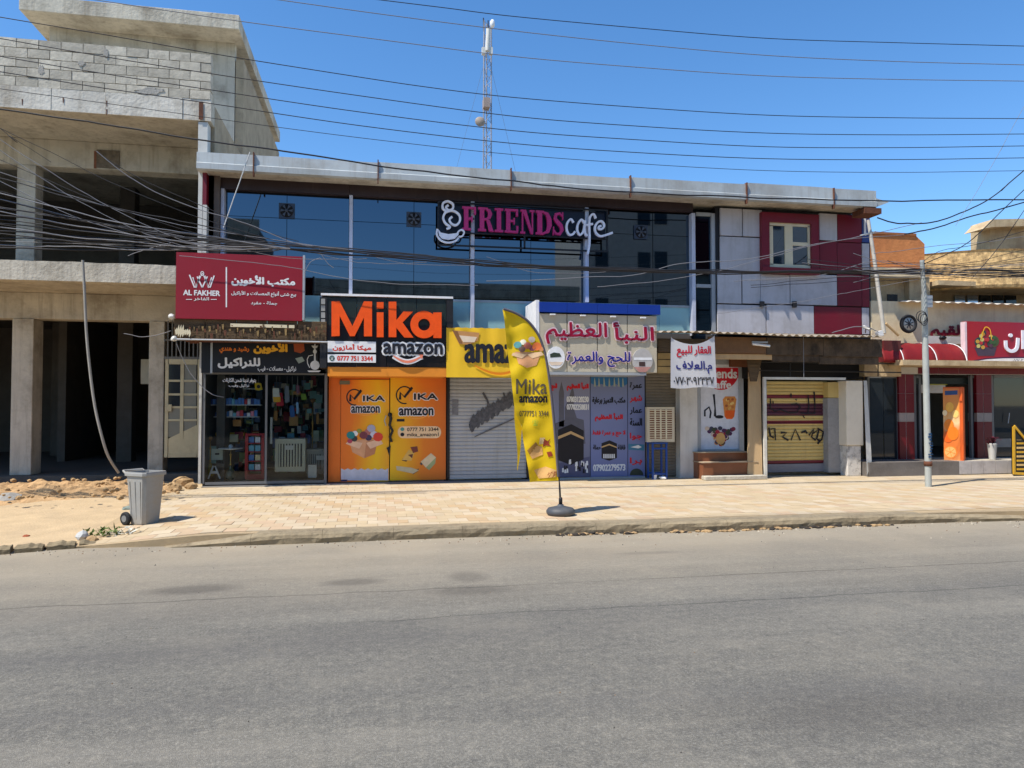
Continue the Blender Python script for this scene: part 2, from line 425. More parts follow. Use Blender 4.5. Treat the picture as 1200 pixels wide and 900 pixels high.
PV = .15
def edge_y(x):                                   # front edge of the pavement
    return 10.28 - .018 * (x - 3) + .05 * math.sin(x * .9) if x > -5 else 10.42 + .0 * x
def pave_z(x, y):
    t = max(0, min(1, (-2.2 - x) / 1.6)) * max(0, min(1, (13.4 - y) / 2.6))
    return PV - (PV - .03) * t
tile_c = [mat('paving_cream', (190, 173, 145), .85, .07, 3, .2, 60, dirt=.5, dc=(170, 150, 118), dsc=1.6, rnd=.05),
          mat('paving_sand', (186, 166, 133), .85, .07, 3, .2, 60, dirt=.5, dc=(170, 150, 118), dsc=1.6, rnd=.05),
          mat('paving_ochre', (184, 158, 122), .85, .08, 3, .2, 60, dirt=.5, dc=(172, 150, 118), dsc=1.6, rnd=.05),
          mat('paving_pinkish', (185, 160, 130), .85, .08, 3, .2, 60, dirt=.5, dc=(172, 152, 122), dsc=1.6, rnd=.05)]
bed = mat('paving_bed', (172, 150, 116), .95, .12, 6, .3, 60)
pave = thing('pavement', '', '', (4, 13, 0)); del pave['label']; del pave['category']; pave['kind'] = 'structure'
# bed sheet
mb = MB(); XS = [-4.0 + .4 * i for i in range(92)]
for x in XS:
    ys = [edge_y(x) + .12, 11.2, 12, 12.8, 13.6, 17.2]; ys2 = [edge_y(x + .4) + .12, 11.2, 12, 12.8, 13.6, 17.2]
    mb.add([(x, ys[0], -.05), (x + .4, ys2[0], -.05), (x + .4, ys2[0], pave_z(x + .4, ys2[0]) - .008), (x, ys[0], pave_z(x, ys[0]) - .008)], [(0, 1, 2, 3)])
    for k in range(5):
        mb.add([(x, ys[k], pave_z(x, ys[k]) - .008), (x + .4, ys2[k], pave_z(x + .4, ys2[k]) - .008), (x + .4, ys2[k + 1], pave_z(x + .4, ys2[k + 1]) - .008), (x, ys[k + 1], pave_z(x, ys[k + 1]) - .008)], [(0, 1, 2, 3)])
mb.build('paving_bed', bed, pave)
T = .30; hx = T / 2 - .003
tm = []
for k in range(4):
    b = MB().box(-hx, hx, -hx, hx, -.03, 0); me = b.build('paving_tile', tile_c[k], None); me_ = me.data; tm.append(me_)
    for v in me_.vertices: v.co.z -= .03          # origin at the top face
    bpy.data.objects.remove(me)
rest = MB(); ntile = 0
cells = []
for j in range(21):
    for i in range(120):
        x = -5.5 + i * T + (T / 2 if j % 2 else 0); y = 10.74 + j * T
        if x < -3.85 + .12 * math.sin(y * 2.7) or y > 16.9 or x > 30: continue
        p = _R.dot(Vector((x, y, 0))) / _F.dot(Vector((x, y, 0)))
        cells.append((abs(p) > .74, y, i, j, x))
cells.sort()
for out_, y, i, j, x in cells:
    k = (0 if random.random() < .7 else 1) if (i + (j + 1) // 2) % 2 else random.choice((2, 3, 1, 1))
    if y > 13.6: k = random.choice((0, 0, 1)) if random.random() < .85 else k
    z = pave_z(x, y) + random.uniform(-.0015, .0015)
    if ntile < 296 and not out_:
        o = bpy.data.objects.new('paving_tile', tm[k]); COL.objects.link(o); o.parent = pave; o.location = Vector((x, y, z)) - pave.location
        gx = (pave_z(x + .2, y) - pave_z(x - .2, y)) / .4; gy = (pave_z(x, y + .2) - pave_z(x, y - .2)) / .4
        o.rotation_euler = (math.atan(gy) + random.uniform(-.004, .004), -math.atan(gx) + random.uniform(-.004, .004), 0)
        ntile += 1
    else:
        h = hx
        rest.add([(x - h, y - h, pave_z(x - h, y - h)), (x + h, y - h, pave_z(x + h, y - h)), (x + h, y + h, pave_z(x + h, y + h)), (x - h, y + h, pave_z(x - h, y + h)),
                  (x - h, y - h, z - .02), (x + h, y - h, z - .02), (x + h, y + h, z - .02), (x - h, y + h, z - .02)],
                 [(0, 1, 2, 3), (0, 4, 5, 1), (1, 5, 6, 2), (2, 6, 7, 3), (3, 7, 4, 0)], k)
rest.build('paving_tile', tile_c, pave, kind='stuff')
# worn kerb stones
kerb_m = mat('worn_kerb_concrete', (156, 140, 112), .95, .25, 3, 1.0, 12, dirt=.75, dc=(92, 80, 62), dsc=3)
x = -2.75; ki = 0
while x < 30:
    ln = random.uniform(.9, 1.15) if x < 12 else 2.5
    mb = MB(); n = 7; vs = []; fs = []
    ramp = lambda q: max(.02, min(1, (q + 2.75) / 1.3)) if q < -1.4 else (1 if q < 8.3 else max(.35, 1 - (q - 8.3) * .25))
    for a in range(n + 1):
        q = x + .002 + (ln - .004) * a / n; e = edge_y(q); hh = PV * ramp(q)
        nz = lambda s: noise.noise(Vector((q * 2.3, s, 3.1))) * .025 + noise.noise(Vector((q * 9, s, 1))) * .012
        prof = [(e + .02 + nz(1), -.03), (e + nz(2), hh * .45 + nz(9)), (e + .012 + nz(3), hh - .03 + nz(4) * .6), (e + .05 + nz(5) * .5, hh + .004 + nz(6) * .3), (e + .30, hh + .006), (e + .30, -.03)]
        vs += [(q, py, pz) for py, pz in prof]
    m6 = 6
    for a in range(n):
        for b in range(m6 - 1): fs.append((a * m6 + b, (a + 1) * m6 + b, (a + 1) * m6 + b + 1, a * m6 + b + 1))
    fs += [tuple(range(m6))[::-1], tuple(range(n * m6, n * m6 + m6))]
    mb.add(vs, fs).build('kerb_stone', kerb_m, pave)
    x += ln; ki += 1
# dirt verge left of the paving, and the strip of ground below the unfinished building
mb = MB(); nx, ny = 60, 26
def dz(x, y):
    b = .02 + .05 * max(0, min(1, (y - 10.3) / 2)) + .1 * max(0, min(1, (y - 12.6) / 2))
    if x > -5.0: f_ = min(1, (x + 5.0) / .9); b = b * (1 - f_) + (pave_z(-4, y) - .012) * f_; return b + (1 - f_) * noise.noise(Vector((x * 1.7, y * 1.7, 3))) * .02
    return b + noise.noise(Vector((x * 1.7, y * 1.7, 3))) * .02 + noise.noise(Vector((x * 6, y * 6, 1))) * .008
for j in range(ny + 1):
    for i in range(nx + 1):
        x = -26 + 22.3 * (i / nx) ** .8; y = 9.9 + 8.2 * j / ny
        if j == 0: z = -.03
        else: z = dz(x, y)
        yy = y + (noise.noise(Vector((x * .9, 7, 0))) * .22 + max(0, (x + 6.2)) * .3 if j <= 1 else 0)
        mb.v.append((x, yy, z))
for j in range(ny):
    for i in range(nx):
        a = j * (nx + 1) + i; mb.f.append((a, a + 1, a + nx + 2, a + nx + 1)); mb.mi.append(0); mb.sm.append(True)
struct(mb.build('dirt_verge', dirt_m))
# sand heap
mb = MB(); nx, ny = 150, 40
for j in range(ny + 1):
    for i in range(nx + 1):
        u = i / nx; v = j / ny; x = -15 + 11.3 * u
        y0 = 13.55 + 1.6 * max(0, (x + 7.2) / 3.5) ** 1.3 if x > -7.2 else 13.55; y1 = 17.55
        if x > -5: y1 = 17.55 - (x + 5) * .8
        y = y0 + (max(y1, y0 + .3) - y0) * v
        e = min(1, v * 3.2) * min(1, (1 - v) * 6) * min(1, (1 - u) * 9)
        h = .1 + .17 * e * (1 + .5 * noise.noise(Vector((x * .9, y * .9, 0)))) + e * (.10 * noise.noise(Vector((x * 3.1, y * 3.1, 5))) + .06 * noise.noise(Vector((x * 8, y * 8, 2))) + .035 * noise.noise(Vector((x * 17, y * 17, 8))))
        if v in (0, 1) or u == 1: h = 0
        mb.v.append((x, y + noise.noise(Vector((x * 2, 0, 9))) * .12 * (1 - v), h))
for j in range(ny):
    for i in range(nx):
        a = j * (nx + 1) + i; mb.f.append((a, a + 1, a + nx + 2, a + nx + 1)); mb.mi.append(0); mb.sm.append(False)
heap = mb.build('sand_heap', sand_m, kind='stuff')
def rock(c, r, m, seed, sq=.7, name='rock'):
    mb = MB(); bm = bmesh.new(); bmesh.ops.create_icosphere(bm, subdivisions=2, radius=1)
    vs = []
    for v in bm.verts:
        d = 1 + .35 * noise.noise(v.co * 1.6 + Vector((seed * 7.3, 0, 0)))
        vs.append((c[0] + v.co.x * d * r, c[1] + v.co.y * d * r, c[2] + v.co.z * d * r * sq))
    mb.add(vs, [tuple(q.index for q in f.verts) for f in bm.faces]); bm.free()
    return mb.build(name, m)
rk = mat('grey_stone', (150, 146, 138), .9, .15, 6, .5, 30)
clod = mat('dirt_clod', (168, 138, 98), .95, .2, 7, .8, 30)
# ================================================================== UNFINISHED CONCRETE BUILDING (left)
XR = -3.45; YF = 16.15
lb = thing('unfinished_building', 'two-storey unfinished concrete building with block parapet and open dark bays', 'building', (-9, 20, 0))
XL = -19.0
yC = 17.9
zt = at(206, 311, YF).z; zb = at(206, 333, YF).z              # lower balcony slab
zt2 = at(243, 117, YF).z; zb2 = at(243, 142, YF).z            # upper slab
def slab(name, x0, x1, y0, y1, z0, z1, m=concrete): return MB().box(x0, x1, y0, y1, z0, z1).build(name, m, lb, bevel=.012)
# floor slab
zf = .33
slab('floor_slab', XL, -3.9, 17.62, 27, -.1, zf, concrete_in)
# lower balcony, chipped front edge
mb = MB(); n = 60; vs = []
for i in range(n + 1):
    x = XL + (XR - .05 - XL) * i / n; c = noise.noise(Vector((x * 3, 0, 0))) * .025
    vs += [(x, YF + noise.noise(Vector((x * 2, 5, 0))) * .01, zb), (x, YF, zt + c), (x, yC + .6, zt), (x, yC + .6, zb)]
fs = [(0, 1, 2, 3)[::-1], (4 * n, 4 * n + 1, 4 * n + 2, 4 * n + 3)]
for i in range(n):
    for k in range(4): fs.append((4 * i + k, 4 * i + (k + 1) % 4, 4 * i + 4 + (k + 1) % 4, 4 * i + 4 + k))
mb.add(vs, fs).build('balcony_slab', concrete, lb)
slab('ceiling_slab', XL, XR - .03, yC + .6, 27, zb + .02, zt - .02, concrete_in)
slab('roof_slab', XL, XR, YF + .02, 27, zb2, zt2, concrete)
for px0_, px1_ in ((-260, -110), (-110, 60), (60, 124), (124, 214), (214, 244.5)):
    MB().box(at(px0_, 125, YF).x + .004, at(px1_, 125, YF).x - .004 if px1_ < 240 else XR, YF - random.uniform(0, .012), YF + .019, zb2 + .004, zt2 + .001).build('slab_face', slab_white, lb)
MB().pbox(233, 119, 238, 140, YF - .016, .004).build('rust_stain', rust, lb)
for px_, py_ in ((26, 116), (74, 114), (125, 118), (125, 128)): MB().pprism([(px_ - .8, py_), (px_ + .8, py_), (px_ + .4, py_ + 7), (px_ - .3, py_ + 7)], YF - .016, .003).build('rust_stain', rust, lb)
# beams
z0b = at(120, 375, yC).z
slab('beam', XL, XR - .2, yC + .02, yC + .45, z0b, zb - .002, concrete)
z1b = at(120, 198, yC).z
slab('beam', XL, XR - .2, yC + .02, yC + .45, z1b, zb2 - .002, concrete)
# columns
def column(px0, px1, py, Y, z0, z1, d=.4, m=concrete):
    x0 = at(px0, py, Y).x; x1 = at(px1, py, Y).x
    return MB().box(x0, x1, Y, Y + d, z0, z1).build('column', m, lb, bevel=.01)
column(13, 38, 450, yC, zf, z0b - .002, .5)
column(174, 192, 450, yC, zf, z0b - .002, .4)
column(19, 41, 250, yC, zt, z1b - .002, .4)
column(-190, -168, 450, yC, zf, z0b - .002, .4); column(-190, -168, 250, yC, zt, z1b - .002, .4)
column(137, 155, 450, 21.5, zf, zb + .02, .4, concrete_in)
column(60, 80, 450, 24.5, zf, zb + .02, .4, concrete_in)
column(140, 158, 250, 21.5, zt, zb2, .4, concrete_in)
# enclosing walls
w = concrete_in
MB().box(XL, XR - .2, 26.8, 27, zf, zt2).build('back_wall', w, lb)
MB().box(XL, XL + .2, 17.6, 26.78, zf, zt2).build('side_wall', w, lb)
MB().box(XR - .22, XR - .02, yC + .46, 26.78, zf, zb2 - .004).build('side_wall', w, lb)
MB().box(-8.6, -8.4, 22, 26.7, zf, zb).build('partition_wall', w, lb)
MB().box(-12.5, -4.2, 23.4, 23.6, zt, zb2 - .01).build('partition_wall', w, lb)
# outer side wall above the cafe roof
mb = MB()
mb.box(XR - .2, XR - .004, 19.9, 27.1, zt2 + .001, 11.0)
side = mb.build('side_wall', rough_render, lb)
# cement smeared block side wall, seen edge-on above the roof
zs1 = at(243, 117, YF).z
MB().box(XR - .2, XR + .004, 16.5, 26.9, 5.2, zs1 - .0).build('side_wall', rough_render, lb)
pen_y = 19.13
zpt = at(275, 17, pen_y).z; zpb = at(275, 34, pen_y).z
xpl = at(22, 8, pen_y).x
MB().box(xpl, XR + .01, pen_y, 27.2, zpb, zpt).build('penthouse_roof', concrete, lb, bevel=.01)
xwl = at(58, 40, 19.9).x
MB().box(xwl, XR - .22, 19.9, 20.1, zt2 + .001, zpb - .002).build('penthouse_wall', concrete, lb)
MB().box(xwl, xwl + .2, 20.12, 27, zt2 + .001, zpb - .002).build('penthouse_wall', concrete, lb)
# white pier under the upper slab at the corner
MB().pbox(232, 143, 243, 200, YF + .02, .3).build('corner_pier', dull_white, lb)
# block parapet: every block is a piece
par = MB().box(XL, XR - .03, YF + .012, YF + .17, zt2 + .002, zt2 + .985).build('parapet', mortar, lb)
BW, BH = .415, .197
bms = []
for k in range(5):
    b = MB().box(0, BW - .015, 0, .2, 0, BH - .015)
    b.v = [(vx + random.uniform(-.004, .004), vy + random.uniform(-.003, .003), vz + random.uniform(-.004, .004)) for vx, vy, vz in b.v]
    o = b.build('block', block_m, par); bms.append(o.data); 
    bpy.data.objects.remove(o)
for me in bms:
    me.transform(Matrix.Translation(wloc(par)))
for r_ in range(5):
    x = XR - .004 - BW - (BW / 2 if r_ % 2 else 0); first = True
    if r_ % 2:
        o = bpy.data.objects.new('block', bms[0]); COL.objects.link(o); o.parent = par; o.scale = (.5, 1, 1)
        o.location = Vector((XR - .004 - BW / 2, YF + .001, zt2 + .006 + r_ * BH)) - wloc(par)
    while x > XL:
        if not (r_ == 5 and (x < -5.6 and random.random() < 0)):
            o = bpy.data.objects.new('block', random.choice(bms)); COL.objects.link(o); o.parent = par
            o.location = Vector((x, YF - random.uniform(0, .010), zt2 + .006 + r_ * BH + random.uniform(-.002, .002))) - wloc(par)
            o.rotation_euler = (0, random.uniform(-.005, .005), random.uniform(-.004, .004))
        x -= BW
        if x < -12.2: break
MB().box(XL, -12.0, YF, YF + .2, zt2 + .006, zt2 + .98).build('block', block_m, par, kind='stuff')
# smears of mortar over the blocks
mb = MB()
for (px, py, wx, wy) in ((175, 107, 22, 5), (48, 82, 5, 7), (124, 62, 4, 6), (95, 74, 5, 4)):
    n = 26; pts = [(px + math.cos(a) * wx * (.5 + .5 * random.random()), py + math.sin(a) * wy * (.5 + .5 * random.random())) for a in [2 * math.pi * k / n for k in range(n)]]
    mb.pprism(pts, YF - .016, .012)
mb.build('mortar_smear', mat('grey_mortar', (165, 160, 150), .95, .12, 6, .5, 30), par, kind='stuff')
# rebar and rust marks, broken patch in the beam
MB().pbox(113, 176, 140, 197, yC - .003, .02).build('broken_patch', mat('exposed_block_core', (112, 102, 88), .95, .3, 9, .8, 20, dirt=.6, dc=(50, 40, 34)), lb)
MB().pbox(110, 177, 113, 197, yC - .006, .02).build('brick_edge', mat('weathered_brick', (128, 84, 62), .9, .2, 9, .4, 30), lb)
# pale panels whose colour stands in for daylight through small rear openings
day = mat('painted_daylight', (225, 220, 200), .9, .1)
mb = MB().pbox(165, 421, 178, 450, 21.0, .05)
mb.build('daylight_panel', day, lb)
MB().pbox(74, 408, 80, 420, 23.4, .05).build('daylight_panel', day, lb)

# gate with glass panes between the column and the shop
gt = thing('gate', 'cream metal gate with small glass panes and barred fanlight beside the concrete column', 'gate', at(212, 540, 18.0))
cm = mat('cream_gate_paint', (196, 184, 146), .55, .08, 4, .1, 20, dirt=.35, dc=(140, 120, 90))
GY = 17.75
fr = MB()
fr.pbox(193, 421, 197, 536, GY, .05).pbox(231, 421, 235, 536, GY, .05).pbox(197, 421, 231, 427, GY, .05).pbox(197, 532, 231, 536, GY, .05)
fr.pbox(211, 427, 215, 514, GY, .05)
for yy in (445, 461, 476, 491): fr.pbox(197, yy, 211, yy + 2.4, GY, .05).pbox(215, yy, 231, yy + 2.4, GY, .05)
fr.build('gate_frame', cm, gt)
for yy0, yy1 in ((427, 445), (447, 461), (463, 476), (478, 491), (493, 512)):
    for xx in (197, 215):
        MB().pbox(xx, yy0, xx + 15, yy1, GY + .02, .008).build('pane', glass_dk if (xx == 197 and yy0 < 470) else mat('frosted_pane', (128, 126, 112), .35, .1), gt)
MB().pprism([(197, 532), (197, 514), (231, 498), (231, 532)], GY + .012, .03).build('lower_panel', cm, gt)
b = MB()
for xx in range(196, 240, 5): b.pbox(xx, 376, xx + 1.4, 418, GY, .02)
b.pbox(192, 418, 236, 421, GY, .03); b.pbox(192, 398, 236, 399.4, GY - .02, .02)
b.build('fanlight_bar', mat('grey_bar', (110, 108, 102), .6), gt, kind='stuff')
MB().pbox(194, 474, 201, 482, GY - .03, .04).build('lock', cm, gt)

# ================================================================== CAFE BUILDING
cf = thing('cafe_building', 'long two-storey shop building with blue mirror glass cafe floor and red and grey panels', 'building', (4, 17, 0))
GYu = 16.75; YFa = 15.95
xL = at(229, 180, YFa).x; xRt = at(1028, 240, YFa).x
zF1 = at(443, 190, YFa).z; zF0 = at(443, 209, YFa).z
# masonry shell behind the glass and shops
wall_in = mat('inner_wall', (96, 92, 88), .9, .1)
MB().box(xL + .25, xRt - .3, 26.8, 27, .1, zF1 - .3).build('back_wall', wall_in, cf)
MB().box(XR + .03, XR + .2, 16.9, 26.78, PV, zF1 - .35).build('side_wall', wall_in, cf)
xe = at(1019, 300, 16.72).x
MB().box(xe - .2, xe - .005, 16.96, 26.78, PV, zF1 - .35).build('side_wall', cream_w, cf)
MB().box(xL + .1, xRt - .1, YFa + .12, 27.1, zF1 - .33, zF1 - .1).build('roof', concrete, cf)
zmid = at(600, 350, GYu).z
MB().box(XR + .22, xe - .22, 17.0, 26.7, zmid - .9, zmid - .6).build('floor_slab', wall_in, cf)
MB().box(XR + .22, xe - .22, 17.05, 17.2, zmid - .58, zF1 - .36).build('inner_wall', void_m, cf)
# fascia sheets, each between brackets
joints = [229, 297, 443, 599, 739, 875, 977, 1028]
for i in range(7):
    x0 = at(joints[i], 205, YFa).x + .012; x1 = at(joints[i + 1], 205, YFa).x - .012
    mb = MB(); n = 10; vs = []; fs = []
    lift = [0, .0, .015, -.01, .02, .06, .05][i]
    for a in range(n + 1):
        x = x0 + (x1 - x0) * a / n; nz = noise.noise(Vector((x * 1.3, i, 0))) * .012
        prof = [(YFa + .10, zF0 - .02), (YFa + .005 + nz, zF0 + .0), (YFa + nz, zF0 + .12), (YFa + .03 + nz * 1.5, zF0 + .14), (YFa + .035 + nz * 1.3, zF1 + nz + lift), (YFa + .2, zF1 + .01 + lift)]
        vs += [(x, p_, q_) for p_, q_ in prof]
    for a in range(n):
        for k in range(5): fs.append((a * 6 + k, (a + 1) * 6 + k, (a + 1) * 6 + k + 1, a * 6 + k + 1))
    mb.add(vs, fs).build('fascia_sheet', white_metal, cf)
for px in joints[1:-1]:
    x = at(px, 205, YFa).x; 
    MB().box(x - .012, x + .012, YFa - .02, YFa + .08, zF0 - .10, zF1 + .05).build('fascia_bracket', rust, cf)
MB().box(xRt - .35, xRt + .12, YFa + .0, YFa + .5, zF0 - .17, zF0 - .03).build('gutter', rust, cf)
MB().pprism([(1026, 232), (1042, 237), (1026, 243)], YFa + .02, .03).build('torn_sheet', white_metal, cf)
# brown cladding under the fascia
zB = at(412, 229, 16.6).z
x810 = at(812, 245, 16.6).x
for a, b in ((255, 410), (410, 560), (560, 690), (690, 812)):
    xa = at(a, 220, 16.6).x; xb = at(b, 220, 16.6).x
    MB().box(xa + .003, xb - .003, 16.6, 16.74, zB + (.03 if a == 690 else 0), zF0 + .12).build('soffit_panel', brown_pl, cf)
MB().box(xL + .2, xRt - .2, YFa + .11, 17.0, zF0 + .13, zF0 + .16).build('soffit', brown_pl, cf)
# left pilaster: white, red, grey
MB().pbox(232, 193, 237, 296, 16.3, .3).build('pilaster', dull_white, cf)
MB().pbox(237.2, 193, 242, 240, 16.3, .3).build('pilaster', red_pan, cf)
MB().pbox(237.2, 240, 242, 296, 16.3, .3).build('pilaster', dull_white, cf)
MB().pbox(243, 195, 257, 300, 16.5, .3).build('pilaster', mat('old_wood_post', (105, 92, 82), .8, .2, 4, .3, 30), cf)
# upper glazing
zg0 = at(600, 350, GYu).z; zg1 = zB - .002
bays = [(262, 336), (336, 409), (413, 485), (485, 552), (556, 622), (622, 686), (690, 765), (765, 811)]
for i, (a, b) in enumerate(bays):
    xa = at(a, 280, GYu).x; xb = at(b, 280, GYu).x
    zmm = at(600, 268, GYu).z
    tilt = [.0, .006, -.004, .003, -.006, .004, .012, -.01][i]
    for z0, z1 in ((zg0 - .05, zmm - .006), (zmm + .006, zg1)):
        mb = MB(); mb.add([(xa + .006, GYu, z0), (xb - .006, GYu + tilt, z0), (xb - .006, GYu + tilt, z1), (xa + .006, GYu, z1),
                           (xa + .006, GYu + .02, z0), (xb - .006, GYu + .02 + tilt, z0), (xb - .006, GYu + .02 + tilt, z1), (xa + .006, GYu + .02, z1)],
                          [(0, 1, 2, 3), (7, 6, 5, 4), (0, 4, 5, 1), (1, 5, 6, 2), (2, 6, 7, 3), (3, 7, 4, 0)])
        mb.build('window_pane', glass_up, cf)
mb = MB(); x0 = at(258, 280, GYu).x; x1 = at(812, 280, GYu).x
mb.box(x0, x1, GYu + .03, GYu + .08, zg0 - .04, zg1).build('glazing_backing', void_m, cf)
for px in (260, 411, 554, 688, 813):
    xa = at(px - 2, 300, GYu - .18).x; xb = at(px + 2, 300, GYu - .18).x
    zlo = at(600, 390, GYu).z if px in (554, 813) else zg0 - .06
    MB().box(xa, xb, GYu - .18, GYu - .005, zlo, zg1 + .0).build('mullion', mat('lilac_white_mullion', (196, 200, 214), .45, .06, 6, .05, 20, dirt=.3, streak=.3, dc=(140, 130, 128)), cf)
# teal spandrel panels
for a, b in ((375, 452), (452, 552), (556, 628), (628, 700), (700, 772), (772, 811)):
    xa = at(a, 360, GYu).x; xb = at(b, 360, GYu).x
    MB().box(xa + .004, xb - .004, GYu - .02, GYu + .1, zg0 - .75, zg0 - .055).build('spandrel_panel', teal_m, cf)
MB().box(at(258, 360, GYu).x, at(375, 360, GYu).x - .004, GYu - .02, GYu + .1, zg0 - .75, zg0 - .055).build('spandrel_panel', teal_m, cf)
MB().box(at(375, 360, GYu).x, x1, GYu - .035, GYu - .021, zg0 - .11, zg0 - .06).build('spandrel_rail', alu, cf)
# exhaust fans in the glass
for px, py in ((336, 247), (485, 257), (751, 272)):
    c = at(px, py, GYu - .03)
    f = MB()
    f.box(c.x - .17, c.x + .17, GYu - .035, GYu - .004, c.z - .17, c.z + .17)
    fo = f.build('exhaust_fan', mat('grey_plastic', (56, 64, 78), .5), cf)
    MB().lathe((c.x, GYu - .055, c.z), [(.145, 0), (.145, .018)], 24, ax='y').build('fan_opening', void_m, fo)
    h = MB()
    for k in range(6):
        a = k * math.pi / 3
        h.prism([(c.x + math.cos(a) * .03, c.z + math.sin(a) * .03), (c.x + math.cos(a - .25) * .13, c.z + math.sin(a - .25) * .13), (c.x + math.cos(a + .25) * .135, c.z + math.sin(a + .25) * .135)], GYu - .066, GYu - .060)
    h.lathe((c.x, GYu - .072, c.z), [(.035, 0), (.035, .012)], 12, ax='y')
    h.build('fan_blade', mat('fan_blade_grey', (74, 80, 90), .5), fo)
# glass door strip next to the panels
xa, xb, z0, z1 = rect(816, 253, 834, 392, GYu)
MB().box(xa, xb, GYu + .02, GYu + .04, z0, z1).build('door_pane', glass_mat('dark_blue_glass', (.03, .05, .07), 1.0, .04), cf)
d = MB().pbox(834, 250, 840, 392, GYu - .05, .1).pbox(816, 333, 834, 337, GYu - .03, .05).pbox(816, 249, 834, 253, GYu - .03, .05)
d.build('door_frame', alu, cf)
MB().pbox(840, 250, 844, 318, GYu - .01, .08).build('black_strip', dark_m, cf)  # plain black strip between the door frame and the panels
# composite panels
PYp = 16.62
MB().box(at(840, 300, PYp).x, xe - .01, PYp + .06, PYp + .3, at(900, 396, PYp).z, at(930, 247, PYp).z).build('panel_wall', dark_m, cf)
grey = [(844, 242, 869.6, 276.5), (870.4, 243, 893, 277.5), (844, 277.7, 893, 317.5), (841, 318.8, 869, 355.8), (870, 318.8, 891, 356), (891.1, 321.5, 925.6, 356.4), (926.2, 321.5, 981, 357.6), (841, 357, 897.6, 391), (898.3, 357.6, 954, 391.5), (960, 252, 981, 282)]
red = [(981.3, 252, 1010, 284), (960.2, 282.4, 981, 321), (981.3, 284.3, 1010, 321), (981.3, 321.4, 1010, 359), (954.3, 359.4, 1010, 392), (1010.3, 322.4, 1019, 360)]
grey += [(1010.3, 285, 1019, 322), (1010.3, 360.4, 1019, 392)]
ztop = zF0 - .04
for lst, m in ((grey, grey_pan), (red, red_pan)):
    for a, t, b, u in lst:
        x0, x1, z0, z1 = rect(a, t, b, u, PYp)
        if t < 256: z1 = ztop
        MB().box(x0 + .005, x1 - .005, PYp + random.uniform(-.006, .006), PYp + .05, z0 + .006 + random.uniform(0, .004), z1 - .006).build('wall_panel', m, cf, bevel=.003)
MB().pbox(1010.3, 252, 1019, 284, PYp, .05).build('wall_panel', flat('blue_strip', (50, 70, 130), .5), cf)
MB().pbox(1012.5, 250, 1015, 276, PYp - .01, .008).build('wall_panel', pwhite, cf)
# red window surround and window
wn_ = thing  # alias unused
sf = MB(); X0, X1, Z0, Z1 = rect(893, 250, 960, 321, PYp - .12); x0, x1, z0, z1 = rect(902, 261, 951, 314, PYp - .12)
sf.box(X0, X1, PYp - .12, PYp, z1, Z1).box(X0, X1, PYp - .16, PYp, Z0, z0).box(X0, x0, PYp - .12, PYp, z0, z1).box(x1, X1, PYp - .12, PYp, z0, z1)
sur = sf.build('window', red_pan, cf)
crm = mat('cream_frame', (212, 200, 168), .55, .06)
f = MB(); Yw = PYp - .06
f.pbox(902, 261, 951, 265, Yw, .06).pbox(902, 310, 951, 315, Yw, .06).pbox(902, 265, 906, 310, Yw, .06).pbox(947, 265, 951, 310, Yw, .06).pbox(920, 265, 929, 310, Yw, .05).pbox(929, 284, 947, 288, Yw, .05)
f.build('window_frame', crm, sur)
for a, t, b, u in ((906, 265, 920, 310), (929, 265, 947, 284), (929, 288, 947, 310)):
    MB().pbox(a, t, b, u, Yw + .03, .012).build('pane', glass_mat('window_glass', (.16, .2, .25), 1.0, .03), sur)
for px in (894, 932):
    MB().pbox(px - 2, 353, px + 2, 360, PYp - .08, .08).build('bracket', dark_m, cf)

# ---- ground floor frame: piers between shops, lintel
zl0 = at(600, 432, 16.6).z
pier = mat('pier_render', (120, 112, 100), .85, .12, 3, .2, 30, dirt=.4)
MB().box(XR + .21, xe - .03, 16.72, 16.95, zl0, zg0 - .76).build('lintel', wall_in, cf)
MB().box(xL + .3, xe - .25, 16.62, 26.7, .1, PV + .05).build('floor_slab', concrete, cf)
zs = [(382.5, 384), (520.5, 525), (621, 645), (755.5, 757), (796, 817)]
for a, b in zs[:2] + zs[3:4]:
    MB().box(at(a, 500, 16.55).x, at(b, 500, 16.55).x, 16.55, 16.9, PV, zl0 + .3).build('pier', dark_m, cf)
MB().pbox(611, 443, 645, 561, 16.62, .25).build('pier', mat('grey_pier', (130, 128, 126), .8, .1), cf)
MB().pbox(797, 440, 817.5, 562, 16.3, .4).build('pier', mat('white_painted_pier', (206, 202, 194), .7, .06, 3, .1, 30, dirt=.35, dc=(150, 140, 125), streak=.3), cf)
MB().pbox(236, 566.5, 640, 571, 16.25, .37).build('door_sill', mat('grey_sill', (128, 124, 118), .85, .12, 4, .2, 30), cf)

# ================================================================== SHOPS ON THE GROUND FLOOR
def shutter(parent, x0, x1, z0, z1, Y, m, pitch=.075, amp=.012, bands=None, name='shutter_curtain'):
    mb = MB(); z = z0; prof = []
    while z < z1:
        prof += [(Y + amp, z, 0), (Y, z + pitch * .18, 0), (Y - amp * .2, z + pitch * .5, 0), (Y, z + pitch * .86, 0)]; z += pitch
    prof.append((Y + amp, min(z, z1 + pitch), 0))
    vs = []; mi = []
    for y, zz, _ in prof: vs += [(x0, y, zz), (x1, y, zz)]
    for i in range(len(prof) - 1):
        zz = (prof[i][1] - z0) / (z1 - z0); k = 0
        if bands:
            for a, b, q in bands:
                if a <= zz < b: k = q
        mb.f.append((2 * i, 2 * i + 1, 2 * i + 3, 2 * i + 2)); mb.mi.append(k); mb.sm.append(False)
    mb.v = vs
    return mb.build(name, m, parent, kind='stuff')
